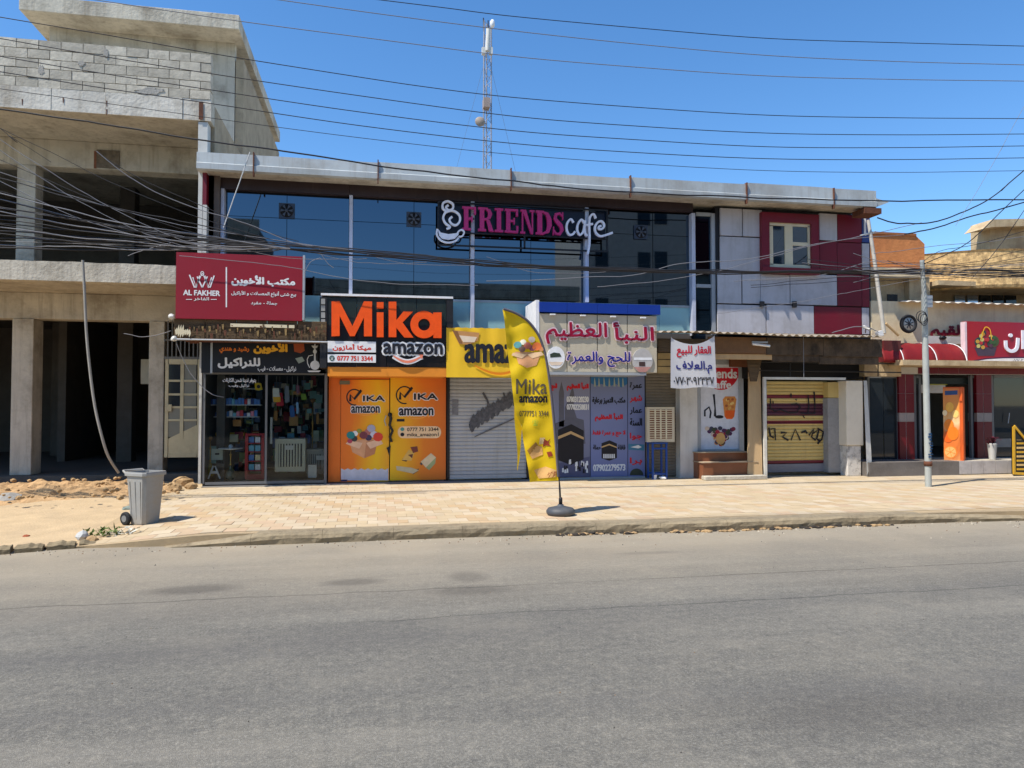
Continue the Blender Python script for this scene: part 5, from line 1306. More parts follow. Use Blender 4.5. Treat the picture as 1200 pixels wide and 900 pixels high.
def LET(name, x0, x1, polys, curves=()):
    def T(u, v):
        x = x0 + (x1 - x0) * u; tp = 241.5 + .056 * (x - 541); bt = 269 + .062 * (x - 541); return (x, bt + (tp - bt) * v)
    mb = MB()
    for i, p in enumerate(polys): mb.pprism([T(*a) for a in p], FY - .02 - i * .0007, .07)
    for pts, w in curves: mb.pstrip([T(*a) for a in pts], w, FY - .024, .07)
    return mb.build('letter', mag, t)
B = lambda a, b, c, d: [(a, b), (c, b), (c, d), (a, d)]
LET('F', 541.8, 558.7, [B(.12, 0, .42, 1), B(0, 0, .6, .09), B(0, .91, .95, 1), B(.8, .68, .95, .92), B(.4, .44, .66, .54), B(.62, .36, .72, .62)])
LET('R', 560.5, 579, [B(.1, 0, .38, 1), B(0, 0, .5, .09), B(0, .91, .6, 1), B(.36, .46, .6, .55), [(.5, .5), (.72, .48), (.95, .05), (1, .0), (.68, 0)]], [([(.52, .93), (.68, .88), (.76, .73), (.68, .57), (.52, .51)], [2, 4, 5, 4, 2])])
LET('I', 579.8, 589.8, [B(.25, 0, .75, 1), B(0, 0, 1, .09), B(0, .91, 1, 1)])
LET('E', 591.7, 608, [B(.1, 0, .4, 1), B(0, 0, .95, .09), B(0, .91, .95, 1), B(.8, .7, .95, .92), B(.82, .08, .97, .3), B(.38, .45, .66, .54), B(.62, .36, .72, .63)])
LET('N', 610, 626.5, [B(.1, 0, .2, .95), B(0, 0, .34, .08), B(0, .92, .36, 1), [(.12, 1), (.4, 1), (.9, .0), (.74, 0)], B(.8, .02, .9, 1), B(.66, .92, 1, 1)])
LET('D', 628, 646.7, [B(.1, 0, .4, 1), B(0, 0, .5, .09), B(0, .91, .5, 1)], [([(.45, .95), (.7, .88), (.84, .66), (.86, .4), (.74, .14), (.45, .05)], [1.6, 4, 5.4, 5.4, 4, 1.6])])
LET('S', 647.6, 661.3, [B(.82, .66, .92, .98), B(.04, .02, .14, .36)], [([(.85, .8), (.62, .93), (.3, .88), (.22, .7), (.45, .56), (.72, .42), (.82, .24), (.62, .07), (.3, .08), (.1, .24)], [1.5, 2.6, 3.6, 4, 4.6, 4.6, 4, 3.2, 2.4, 1.5])])
def script(name, strokes, w, m=neon):
    mb = MB()
    for i, s in enumerate(strokes): mb.pstrip(smooth([q(*a) for a in s]), w, FY - .03 - i * .0008, .06)
    return mb.build(name, m, t)
script('letter', [[(940, 222), (922, 200), (900, 225), (896, 265), (912, 298), (935, 296), (950, 278)]], 2.3)
script('letter', [[(1008, 225), (990, 203), (968, 232), (964, 272), (980, 300), (1002, 280), (1010, 240)], [(1014, 208), (1010, 260), (1018, 300), (1030, 300)]], 2.3)
script('letter', [[(1082, 195), (1068, 168), (1046, 185), (1040, 235), (1042, 300), (1040, 370), (1030, 425)], [(1020, 238), (1064, 230)]], 2.3)
script('letter', [[(1098, 262), (1122, 262), (1136, 240), (1122, 215), (1098, 218), (1078, 248), (1082, 285), (1110, 308), (1145, 302), (1190, 286)], [(1098, 262), (1104, 246), (1118, 244)]], 2.3)
cup = MB()
cup.pprism([q(*a) for a in [(72, 262), (90, 286), (140, 296), (190, 290), (206, 272), (204, 300), (180, 325), (140, 332), (100, 325), (80, 305)]], FY - .02, .05)
cup.pstrip(smooth([q(*a) for a in [(68, 262), (66, 300), (92, 336), (140, 350), (186, 338), (204, 318)]]), 1.9, FY - .024, .05)
cup.pstrip(smooth([q(*a) for a in [(200, 282), (222, 268), (240, 282), (228, 308), (204, 312)]]), 1.8, FY - .028, .05)
cup.build('cup_emblem', neon, t)
script('steam_emblem', [[(128, 262), (150, 250), (120, 225), (106, 190), (124, 155), (168, 146), (208, 172), (212, 212), (188, 238), (158, 228), (146, 202), (164, 184)], [(128, 152), (104, 130), (106, 98), (136, 86), (168, 104), (166, 134), (140, 142), (124, 124), (140, 110)]], 2.4)
for px in (554.5, 690): MB().box(at(px - .6, 262, FY + .2).x, at(px + .6, 262, FY + .2).x, FY + .1, GYu - .181, (zA + zB2) / 2, (zA + zB2) / 2 + .03).build('bracket', dark_m, t)

# ================================================================== RIGHT HAND SHOPS
rb = thing('corner_shop_building', 'tan rendered shop building with rounded balcony, red awning and maroon tiled columns', 'building', (17, 19, 0))
SX0 = at(1022, 555, 15.6).x; SX1 = 34; ST = at(1090, 541, 15.7).z
MB().box(SX0, at(1124, 550, 15.7).x, 15.7, 16.9, .1, ST).build('step', mat('dark_cement_step', (110, 104, 98), .9, .15, 2, .3, 20, dirt=.4), rb)
MB().box(at(1124, 550, 15.7).x + .001, SX1, 15.74, 16.9, .1, ST).build('step', concrete, rb)
x = at(1124, 550, 15.7).x + .01
for i in range(26):
    MB().box(x, x + .34, 15.70, 15.738, PV + .02, ST - .01).build('marble_tile', mat('veined_white_marble', (180, 174, 170), .35, .12, 3, .02, 10, dirt=.4, dc=(120, 112, 110), dsc=4), rb); x += .35
RY = 16.5
zL = at(1100, 431, RY).z; zT = at(1100, 438.5, RY).z
def rcol(px0, px1):
    xa, xb = at(px0, 490, RY).x, at(px1, 490, RY).x; z1_, z2_ = at(px0, 484, RY).z, at(px0, 494, RY).z; xm = xa + (xb - xa) * .45
    for a, b in ((xa, xm - .008), (xm + .008, xb)):
        for z0, z1, m_ in ((ST, z2_ - .005, maroon_t), (z2_, z1_, mat('grey_band_tile', (150, 140, 136), .4, .08)), (z1_ + .005, (z1_ + zT) / 2 - .003, maroon_t), ((z1_ + zT) / 2 + .003, zT - .01, maroon_t)):
            MB().box(a, b, RY, RY + .3, z0, z1).build('column_tile', m_, rb)
    MB().box(xa + .01, xb - .01, RY + .01, RY + .29, ST, zT - .004).build('column_core', dull_white, rb)
rcol(1054, 1071.5); rcol(1145, 1162.5); rcol(1240, 1258)
x = at(1075, 435, RY).x; k = 0
while x < 33:
    MB().box(x, x + .6, RY - .03, RY + .3, zT + .006, zL).build('lintel_tile', maroon_t, rb); x += .612
MB().box(at(1054, 435, RY).x, 33.5, RY - .02, RY + .29, zT, zL + .004).build('lintel', dull_white, rb)
MB().box(at(1058, 430, 15.6).x, 33.5, 15.6, RY + .3, max(zL + .006, at(1100, 431.5, 15.6).z), max(zL + .006, at(1100, 431.5, 15.6).z) + .13).build('cream_ledge', cream_w, rb)
MB().box(at(1022, 435, RY).x, 33.5, RY + .31, RY + .5, zL + .1, at(1150, 357, RY + .3).z).build('front_wall', cream_w, rb)
zU = at(1150, 356, RY + .1).z
MB().box(at(1022, 390, RY + .1).x, 33.5, RY + .12, RY + .305, zL + .13, zU).build('sign_wall', mat('pale_cream_wall', (226, 208, 170), .85, .08, 1.5, .2, 20, dirt=.35, dc=(176, 146, 108), streak=.3), rb)
MB().box(xe + .02, 34, 21.8, 22, .1, 5.2).build('back_wall', wall_in, rb)
MB().box(xe + .02, 34, 16.9, 21.8, .1, ST - .01).build('floor_slab', concrete_in, rb)
MB().box(xe + .02, 34, RY + .52, 21.8, zL + .1, zL + .3).build('ceiling_slab', wall_in, rb)
# openings
dg = glass_mat('dim_shop_glass', (.022, .027, .03), .1, .03)
def door(px0, px1, py0, py1, Y, name='glass_door', split=1):
    d_ = MB().pbox(px0, py0, px0 + 2.5, py1, Y - .03, .08).pbox(px1 - 2.5, py0, px1, py1, Y - .03, .08).pbox(px0 + 2.5, py0, px1 - 2.5, py0 + 3, Y - .03, .08).build(name, mat('grey_anodised', (108, 110, 112), .45, .05), rb)
    w_ = (px1 - px0 - 5) / split
    for k in range(split): MB().pbox(px0 + 2.5 + w_ * k + .4, py0 + 3, px0 + 2.5 + w_ * (k + 1) - .4, py1, Y, .01).build('pane', dg, d_)
    return d_
door(1017, 1054, 440, 541, 16.6, split=2)
door(1071.5, 1080, 440, 541, 16.7)
door(1138, 1145, 440, 541, 16.6)
d3 = door(1162.5, 1240, 440, 541, 16.6, split=2)
d4 = door(1258, 1330, 440, 541, 16.6, split=2)
MB().tube([base(1183, 484, 16.5), base(1181.5, 496, 16.5)], .012, 6).build('handle', alu, d3)
MB().pbox(1164, 514, 1188, 524, 16.57, .02).build('door_sticker', flat('dull_sticker', (120, 120, 118), .6), d3)
MB().pbox(1028, 460, 1040, 505, 17.3, .03).build('wall_print', flat('pale_notice', (90, 100, 112), .7), rb)
MB().pbox(1073, 443, 1140, 450, 16.68, .1).build('transom_panel', flat('deep_green_panel', (26, 36, 34), .5), rb)
MB().pbox(1074, 451, 1108, 460.5, 16.75, .1).build('light_box', dull_white, rb); MB().pbox(1090, 448.5, 1110, 451, 16.72, .1).build('light_box_trim', flat('lime_trim', (170, 170, 30), .5), rb)
g_ = thing('waste_bin', 'lime green tall bin inside the dim doorway beside the white pillar', 'bin', base(1036, 536, 17.0))
MB().lathe(at(1036, 536, 17.0), [(.13, 0), (.17, .5), (.18, .52), (.15, .52)], 14).build('body', flat('lime_plastic', (120, 140, 30), .5), g_)
# awning
aw = thing('awning', 'faded red curved awning with white piping over the tiled shop entrance', 'awning', base(1085, 425, 15.9))
amat = mat('red_awning_vinyl', (122, 15, 17), .65, .15, 2, .05, 8, dirt=.25, dc=(120, 40, 34))
x0, x1 = at(1034, 415, 15.9).x, at(1131, 415, 15.9).x; za, zb_ = at(1085, 402.5, 16.5).z, at(1085, 425.5, 15.85).z
prof = [(RY + .1 - (RY + .1 - 15.85) * math.sin(math.pi / 2 * k / 8) ** .8, zb_ + (za - zb_) * math.cos(math.pi / 2 * k / 8)) for k in range(9)]
xs = [x0, at(1057, 415, 15.9).x, at(1096, 415, 15.9).x, x1]
for i in range(3):
    mb = MB(); a, b = xs[i] + .01, xs[i + 1] - .01; n = 8
    for s in range(n + 1):
        for (yy, zz) in prof: mb.v.append((a + (b - a) * s / n, yy + .01 * math.sin(s * 2.1 + i), zz + .008 * math.sin(s * 1.7)))
    for s in range(n):
        for k in range(8): c = s * 9 + k; mb.f.append((c, c + 1, c + 10, c + 9)); mb.mi.append(0); mb.sm.append(True)
    o = mb.build('awning_panel', amat, aw); sd = o.modifiers.new('thickness', 'SOLIDIFY'); sd.thickness = .01
for xx in xs[1:]: MB().tube([(xx, yy - .01, zz) for yy, zz in prof], .014, 6).build('piping', pwhite, aw)
# big red sign
QY = 15.95
t = thing('shop_sign', 'magenta red grocery sign with fruit basket and large white Arabic letters above the glass doors', 'sign', base(1180, 426, QY))
MB().pbox(1132.5, 378, 1262, 426, QY, .12).build('board', gradient('magenta_red_print', [(0, (165, 16, 26)), (.5, (150, 12, 44)), (1, (128, 12, 72))], axis='X'), t)
MB().pbox(1131, 377, 1133.3, 427, QY - .01, .14).build('board_edge', pk, t)
LQ = QY - .004
ppoly(t, 'print', [(1133.5, 426), (1142, 423), (1156, 420.6), (1175, 419.6), (1262, 419), (1262, 426.5)], LQ, pwhite)
ppoly(t, 'print', [(1133.5, 425.6), (1142, 422), (1156, 419.6), (1175, 418.4), (1262, 417.6), (1262, 419), (1175, 419.8), (1156, 421), (1142, 423.4)], LQ - .002, flat('plum_swoosh', (70, 10, 60), .5))
text('٠٧٧٠٢', (1187, 420.5, 1199, 424.5), LQ - .002, pblack, t)
mb = MB(); mb.pstrip(smooth([(1179, 399), (1180, 408), (1186, 411.5), (1192, 408), (1193.5, 396)]), 3.4, QY - .03, .03); mb.pprism(ell(1184.8, 393, 2.2, 2.2, 12), QY - .03, .03); mb.build('letter', neon, t)
MB().pstrip([(1199.5, 387), (1199.8, 409)], 3.6, QY - .03, .03).build('letter', neon, t)
MB().pstrip([(1212, 386), (1212, 408), (1240, 409), (1238, 396)], 3.6, QY - .03, .03).build('letter', neon, t)
ppoly(t, 'print', [(1142, 407), (1168, 407), (1165, 417), (1146, 417)], LQ - .002, flat('basket_print', (74, 60, 74), .6))
ppoly(t, 'print', ell(1148, 401, 6, 6, 10), LQ - .0035, flat('teal_fruit', (24, 70, 70), .6)); ppoly(t, 'print', ell(1164, 400, 7, 7, 10), LQ - .0035, flat('leaf_print', (70, 84, 50), .6))
for i in range(22):
    ppoly(t, 'print', ell(1145 + random.random() * 21, 390 + random.random() * 17, 2.4, 2.4, 8), LQ - .0055 - i * .0003, flat('fruitb_%d' % (i % 6), ((200, 150, 60), (180, 50, 50), (60, 90, 50), (200, 190, 110), (40, 60, 60), (90, 50, 70))[i % 6], .5), .0012)
MB().pstrip(smooth([(1150, 398), (1154, 384), (1160, 386), (1162, 398)]), 1, LQ - .014, .002).build('print', gold, t)
# smaller metallic letters on the wall
text('القيم', (1090, 380, 1130, 399), RY + .06, flat('dark_red_letters', (110, 22, 36), .35), rb, bold=.05, ar=True)
MB().pbox(1088, 394, 1131, 403, RY + .02, .08).build('white_tray', dull_white, rb)
MB().lathe(base(1104.5, 398, RY), [(.06, 0), (.1, .04), (.06, .1)], 8).build('small_lamp', dark_m, rb)
# orange drink cooler
t = thing('drinks_fridge', 'tall drinks fridge wrapped in bright orange fruit print before the glass door', 'fridge', base(1117, 542, 15.95))
MB().pbox(1105, 453.5, 1129.3, 541, 15.95, .45).build('body', mat('orange_fridge_side', (214, 92, 28), .45, .08), t, bevel=.012)
fp = gradient('orange_fruit_print', [(0, (216, 140, 76)), (.15, (222, 112, 36)), (.42, (226, 120, 40)), (.5, (232, 196, 144)), (.56, (230, 176, 110)), (.66, (228, 150, 60)), (1, (216, 120, 44))], axis='Z')
FR = 15.95 - .012
d_ = MB().pbox(1105.5, 455, 1125.5, 539.5, FR, .01).build('door', fp, t)
for cx, cy, rx, c in ((1114, 477, 5, (244, 180, 70)), (1112, 512, 6, (232, 96, 10)), (1118, 508, 7, (238, 120, 14)), (1113, 498, 6, (240, 130, 24)), (1121, 485, 4, (246, 196, 110)), (1108, 484, 3, (250, 220, 170))):
    ppoly(d_, 'print', [p for p in ell(cx, cy, rx, rx * 1.15, 14)], FR - .002 - cx * .00001 - cy * .00001, flat('juice_%d' % cy, c, .45), .0015)
ppoly(d_, 'print', ell(1114.5, 530, 8.4, 7.5, 18), FR - .005, flat('slice_rim', (240, 130, 40), .45), .002); ppoly(d_, 'print', ell(1114.5, 530, 7, 6.2, 18), FR - .008, flat('slice_flesh', (246, 176, 100), .45), .002)
for a in range(6): MB().pstrip([(1114.5, 530), (1114.5 + 6.5 * math.cos(a * math.pi / 3 + .3), 530 + 5.6 * math.sin(a * math.pi / 3 + .3))], .6, FR - .010, .002).build('print', flat('slice_rim', (240, 130, 40), .45), d_)
ppoly(d_, 'print', [(1107.5, 458), (1123, 457.5), (1123, 462.5), (1107.5, 463)], FR - .004, flat('label_blue', (40, 70, 120), .5), .002); text('SUNTOP', (1108.5, 458.3, 1122, 462), FR - .007, pwhite, d_, bold=.04) if False else None
MB().pbox(1126, 455, 1129.4, 470, FR - .03, .04).build('handle', mat('orange_fridge_side', (224, 96, 24), .4), t)
t.rotation_euler = (0, 0, R(-50)); t.scale = (.72, .6, 1)
# flower pot
t = thing('potted_plant', 'tall tapering white pot with dark red leafy plant on the shop step', 'plant pot', base(1163, 540, 15.85))
pb_ = at(1163, 540, 15.9)
MB().lathe((pb_.x, pb_.y, ST), [(.07, 0), (.075, .02), (.11, .4), (.115, .42), (.09, .42)], 14).build('pot', dull_white, t)
mb = MB()
for i in range(90):
    a = random.random() * 6.28; r0 = random.random() * .2; hgt = .42 + random.random() * .16; c = Vector((pb_.x + math.cos(a) * r0, pb_.y + math.sin(a) * r0 * .8, ST + hgt))
    d_ = Vector((math.cos(a), math.sin(a), random.uniform(-.3, .8))).normalized() * .05; s_ = Vector((-math.sin(a), math.cos(a), .2)) * .02
    mb.add([c - d_, c + s_, c + d_, c - s_], [(0, 1, 2, 3)])
mb.build('foliage', mat('dark_red_leaf', (84, 20, 40), .6, .2, 10), t, kind='stuff')
# black and gold folding grille
t = thing('metal_screen', 'black and gold slatted metal screen standing on the pavement before the glass doors', 'screen', base(1215, 558, 15.2))
gm_ = flat('gold_paint', (206, 158, 40), .4); bkm = flat('black_gloss', (26, 24, 22), .35)
QG = 15.2
MB().pprism([(1186.5, 498), (1190, 497), (1206, 514), (1230, 514), (1230, 560), (1190, 558.5), (1187, 555)], QG + .03, .04).build('back_plate', bkm, t)
fr_ = MB(); fr_.pstrip([(1188.5, 500), (1189, 554)], 2.4, QG, .03); fr_.pstrip([(1189, 499), (1204, 517), (1230, 517)], 2, QG - .001, .03); fr_.pstrip([(1188, 554.5), (1230, 556.5)], 2.4, QG - .002, .03)
fr_.build('frame', gm_, t)
for k in range(8): MB().pbox(1192.5, 513.5 + k * 5 + (0 if k else 2), 1229 if k > 1 else 1197 + k * 3, 515.7 + k * 5, QG, .03).build('slat', gm_ if k % 2 else flat('pale_gold', (214, 176, 110), .4), t)
# ---- upper part of the right-hand building
PYr = 17.5
obr = mat('orange_block_wall', (202, 130, 76), .9, .12, 5, .5, 14, dirt=.3, dc=(170, 100, 60))
MB().pprism([(1016, 274), (1073, 276), (1083.5, 286), (1083.5, 314), (1016, 314)], PYr, 2).build('roof_block_wall', obr, rb)
MB().pbox(1016, 272.3, 1074, 275, PYr - .03, 2.05).build('wall_coping', mat('coping_brown', (150, 96, 60), .9), rb)
MB().pbox(1016, 314, 1084, 324, PYr - .1, 2.2).build('floor_band', mat('pale_tan_render', (214, 194, 158), .9, .12, 2, .4, 18, dirt=.4, dc=(160, 140, 110)), rb)
MB().pbox(1016, 324.3, 1066, 396, PYr + .3, 1).build('upper_wall', cream_w, rb)
MB().pbox(1066, 324.3, 1090, 396, PYr + .1, 1).build('upper_wall', cream_w, rb)
MB().pbox(1040, 345, 1052, 358, PYr + .28, .02).build('small_window', dg, rb)
tan_st = mat('tan_rough_stone', (210, 176, 122), .95, .35, 9, 1.0, 10, dirt=.75, dc=(104, 80, 56), dsc=6, streak=.4)
xc0, xc1 = at(1085, 310, 17.9).x, at(1262, 310, 17.9).x; ztp, zbt = at(1160, 291, 17.2).z, at(1160, 336, 17.2).z
mb = MB(); n = 40; vs = []
for i in range(n + 1):
    u = -1 + 2 * i / n; X = (xc0 + xc1) / 2 + (xc1 - xc0) / 2 * u; Y = 17.1 + 1.35 * u * u
    for z_, dy in ((zbt, 0), (zbt + .08, -.03), (ztp - .05, -.0), (ztp, -.04), (ztp, .25), (zbt, .25)): vs.append((X, Y + dy, z_))
for i in range(n):
    for k in range(6): mb.f.append((i * 6 + k, i * 6 + 6 + k, i * 6 + 6 + (k + 1) % 6, i * 6 + (k + 1) % 6)); mb.mi.append(0); mb.sm.append(False)
mb.f.append((0, 1, 2, 3, 4, 5)); mb.mi.append(0); mb.sm.append(False)
mb.v = vs; mb.build('balcony_parapet', tan_st, rb)
MB().box(xc0, 34, 17.45, 20, zbt + .05, zbt + .18).build('balcony_floor', cream_w, rb)
MB().box(xc0, 34, 18.6, 18.8, zU - .3, ztp - .2).build('recess_wall', cream_w, rb)
for k in range(5): MB().pbox(1119 + k * 15, 346, 1131 + k * 15, 357, 18.5, .05).build('clerestory_window', glass_mat('pale_blue_glass', (.4, .48, .6), 1.0, .1) if k < 2 else dg, rb)
MB().pbox(1160, 262, 1300, 300, 21, .8).build('rooftop_room', cream_w, rb); MB().pprism([(1152, 268), (1163, 257), (1300, 254), (1300, 262), (1163, 266)], 20.6, .8).build('rooftop_slab', cream_w, rb)
x0r = at(1066, 355, 16.2).x
mb = MB(); n = 300
for i in range(n + 1):
    X = x0r + (33 - x0r) * i / n
    for k, (Y, dz_) in enumerate(((16.36, 0), (16.75, .05))): mb.v.append((X, Y, at(1120, 354.5, 16.36).z + dz_ + .022 * math.sin(X * 2 * math.pi / .3)))
for i in range(n): mb.f.append((2 * i, 2 * i + 2, 2 * i + 3, 2 * i + 1)); mb.mi.append(0); mb.sm.append(True)
o = mb.build('corrugated_awning', mat('pale_corrugated', (206, 198, 182), .6, .1, 3, .1, 20, dirt=.4), rb); o.modifiers.new('thickness', 'SOLIDIFY').thickness = .006
# clutter between the two buildings: sheet over the recess, wheel, lamp
MB().pprism([(1020, 359.5), (1066, 353), (1070, 356), (1066, 366), (1020, 369)], 16.9, .4).build('dark_slab', void_m, rb)  # black bracket slab under the pale sheet, dark by its own colour
MB().pprism([(1030, 357.5), (1074, 351.5), (1074, 353.5), (1030, 359.5)], 16.85, .5).build('pale_sheet', dull_white, rb)
MB().pbox(1019, 375, 1034, 381, 16.8, .3).build('dark_slab', void_m, rb)  # plain dark slab
tw = thing('wall_wheel', 'black tyre with a white spoked wheel hung on the cream wall above the awning', 'wheel', base(1064.5, 391, 16.3))
c = at(1064.5, 379.5, 16.35)
mb = MB(); n = 24
for a in range(n):
    for b in range(8):
        A_, B_ = 2 * math.pi * a / n, 2 * math.pi * b / 8; mb.v.append((c.x + (.2 + .045 * math.cos(B_)) * math.cos(A_), c.y + .05 * math.sin(B_), c.z + (.2 + .045 * math.cos(B_)) * math.sin(A_)))
for a in range(n):
    for b in range(8): mb.f.append((a * 8 + b, ((a + 1) % n) * 8 + b, ((a + 1) % n) * 8 + (b + 1) % 8, a * 8 + (b + 1) % 8)); mb.mi.append(0); mb.sm.append(True)
mb.build('tyre', rubber, tw)
rm_ = MB().lathe((c.x, c.y - .02, c.z), [(.165, 0), (.165, .03)], 24, ax='y').build('rim', dull_white, tw)
mb = MB()
for a in range(8): A_ = a * math.pi / 4 + .3; mb.strip([(c.x, c.z), (c.x + .13 * math.cos(A_), c.z + .13 * math.sin(A_))], .022, c.y - .03 - a * .0006, c.y - .02)
mb.build('spoke_pattern', pblack, rm_)
# leaning pipe prop with short foot brace
t = thing('pipe_prop', 'long pale pipe leaning from the roof edge down to the corrugated canopy', 'pipe', base(1036, 392, 15.5))
MB().tube([base(1017.5, 258, 15.85), base(1024, 300, 15.75), base(1036, 391, 15.5)], [.042, .045, .05], 10).build('pipe', mat('dusty_pipe', (178, 172, 160), .6, .1, 4, .1, 20, dirt=.4), t)
MB().tube([base(1038, 379, 15.5), base(1053, 393, 15.5)], .035, 8).build('brace', wood_l, t)
MB().pprism([(1028, 389), (1034, 387), (1036, 393), (1030, 393)], 15.45, .1).build('foot', pwhite, t)
MB().tube([base(1008, 276, 15.8), base(1026, 271.5, 15.8)], .02, 6).build('cross_tube', dull_white, t)
t = thing('security_camera', 'small white wall camera above the end of the corrugated canopy', 'camera', base(1016, 385, 16.3))
MB().tube([base(1012, 383, 16.2), base(1020, 386, 16.0)], .04, 8).build('housing', dull_white, t); MB().tube([base(1015, 384, 16.2), base(1014, 390, 16.5)], .015, 6).build('arm', alu, t)
# dark red panel for the darker left part of the awning
MB().pbox(1036, 399, 1056, 424, 15.95, .3).build('dark_red_panel', mat('dull_dark_red', (96, 28, 30), .7, .2, 3, .1, 20, dirt=.4), rb)

# ================================================================== STREET FURNITURE
# steel pole
LPY = 13.6
t = thing('utility_pole', 'slim pale steel pole with blue sprayed marks carrying cables by the kerb', 'pole', (at(1088, 570, LPY).x, LPY, PV))
pc = at(1088, 569, LPY)
MB().tube([(pc.x, LPY, PV - .02), (pc.x - .03, LPY, at(1084, 345, LPY).z)], [.066, .06], 14).build('lower_tube', mat('pole_paint', (168, 172, 166), .5, .08, 3, .05, 20, dirt=.35, dc=(120, 110, 100), streak=.3), t)
MB().tube([(pc.x - .03, LPY, at(1084, 345, LPY).z), (pc.x - .07, LPY, at(1081, 305, LPY).z)], .045, 12).build('upper_tube', mat('pole_paint', (168, 172, 166)), t)
mb = MB()
for i in range(9): mb.box(pc.x + random.uniform(-.05, .01), pc.x + random.uniform(.02, .06), LPY - .079, LPY - .06, *(lambda z: (z, z + random.uniform(.015, .04)))(at(1088, 536 - i * 3.3, LPY).z))
mb.build('sprayed_marks', flat('blue_spray', (30, 70, 110), .7), t, kind='stuff')
MB().lathe((pc.x, LPY, at(1088, 546, LPY).z), [(.08, 0), (.085, .05), (.08, .1)], 12).build('collar', rust, t)
MB().pbox(1085, 346, 1093, 360, LPY - .05, .12).build('junction_box', alu, t)
for k in range(3):
    c = at(1080 + k, 371 + k * 2, LPY - .1); MB().tube([(c.x + math.cos(a) * (.13 - k * .02), LPY - .1 - k * .01, c.z + math.sin(a) * .12) for a in [2 * math.pi * j / 16 for j in range(17)]], .008, 5).build('cable_coil', cable_m, t)
MB().tube([(pc.x - .15, LPY, at(1081, 316, LPY).z), (pc.x + .05, LPY, at(1081, 316, LPY).z)], .03, 6).build('cross_arm', rust, t)

# wheelie bin
bc = gnd(170, 614, pave_z(-3.6, 11.7)); ang = R(-33)
t = thing('wheelie_bin', 'grey open wheelie bin on two black wheels at the edge of the paving', 'bin', tuple(bc))
bm_ = mat('grey_bin_plastic', (150, 149, 144), .5, .1, 3, .1, 20, dirt=.5, dc=(150, 130, 100), streak=.25)
def binpt(u, v, h): c_, s_ = math.cos(ang), math.sin(ang); return (bc.x + u * c_ - v * s_, bc.y + u * s_ + v * c_, bc.z + h)
mb = MB(); H = .80
def ring(w_, d_, h, ch=.04, sh=0):
    w_ *= .84; d_ *= .84
    P = [(-w_ + ch, -d_), (w_ - ch, -d_), (w_, -d_ + ch), (w_, d_ - ch), (w_ - ch, d_), (-w_ + ch, d_), (-w_, d_ - ch), (-w_, -d_ + ch)]
    return [binpt(a + sh, b, h) for a, b in P]
rings = [ring(.175, .185, .02), ring(.18, .19, .05), ring(.235, .235, H - .07), ring(.238, .238, H - .06), ring(.262, .262, H - .055), ring(.262, .262, H - .02), ring(.255, .255, H), ring(.225, .225, H), ring(.22, .22, H - .08), ring(.17, .175, .08)]
vs = [p for r_ in rings for p in r_]; fs = []
for i in range(len(rings) - 1):
    for k in range(8): fs.append((i * 8 + k, i * 8 + (k + 1) % 8, i * 8 + 8 + (k + 1) % 8, i * 8 + 8 + k))
fs += [tuple(range(7, -1, -1)), tuple(range(len(rings) * 8 - 8, len(rings) * 8))]
mb.add(vs, fs).build('body', bm_, t)
def bar(a, b, r_, name, m_, n=8): return MB().tube([binpt(*a), binpt(*b)], r_, n).build(name, m_, t)
mb = MB().tube([binpt(-.21, -.17, H - .03), binpt(-.27, -.17, H + .01), binpt(-.27, .17, H + .01), binpt(-.21, .17, H - .03)], .018, 8); mb.build('handle', bm_, t)
for u_ in (-.09, .0, .09): MB().add([binpt(u_ - .008, -.166, .10), binpt(u_ + .008, -.166, .10), binpt(u_ * 1.2 + .008, -.203, H - .14), binpt(u_ * 1.2 - .008, -.203, H - .14), binpt(u_ - .006, -.15, .10), binpt(u_ + .006, -.15, .10), binpt(u_ * 1.2 + .006, -.18, H - .14), binpt(u_ * 1.2 - .006, -.18, H - .14)], [(0, 1, 2, 3), (0, 3, 7, 4), (1, 5, 6, 2), (3, 2, 6, 7)]).build('rib', bm_, t)
bar((-.16, -.2, .09), (-.16, .2, .09), .015, 'axle', dark_m)
for v_ in (-.2, .2):
    prof = [(.03, -.03), (.085, -.028), (.1, -.015), (.1, .015), (.085, .028), (.03, .03)]
    c_, s_ = math.cos(ang), math.sin(ang); mb = MB(); vs = []; fs = []; n = 18
    for r_, hh_ in prof:
        for k in range(n): A_ = 2 * math.pi * k / n; vs.append(binpt(-.17 + r_ * math.cos(A_), v_ + hh_, .10 + r_ * math.sin(A_)))
    for i in range(5):
        for k in range(n): fs.append((i * n + k, i * n + (k + 1) % n, i * n + n + (k + 1) % n, i * n + n + k))
    fs += [tuple(range(n))[::-1], tuple(range(5 * n, 6 * n))]
    w_ = mb.add(vs, fs, sm=False).build('wheel', rubber, t)
    vs = [binpt(-.17 + .05 * math.cos(2 * math.pi * k / 12), v_ - .033, .10 + .05 * math.sin(2 * math.pi * k / 12)) for k in range(12)] + [binpt(-.17 + .05 * math.cos(2 * math.pi * k / 12), v_ + .033, .10 + .05 * math.sin(2 * math.pi * k / 12)) for k in range(12)]
    MB().add(vs, [tuple(range(12))[::-1], tuple(range(12, 24))] + [(k, (k + 1) % 12, 12 + (k + 1) % 12, 12 + k) for k in range(12)]).build('hub', flat('hub_grey', (120, 120, 118), .5), w_)

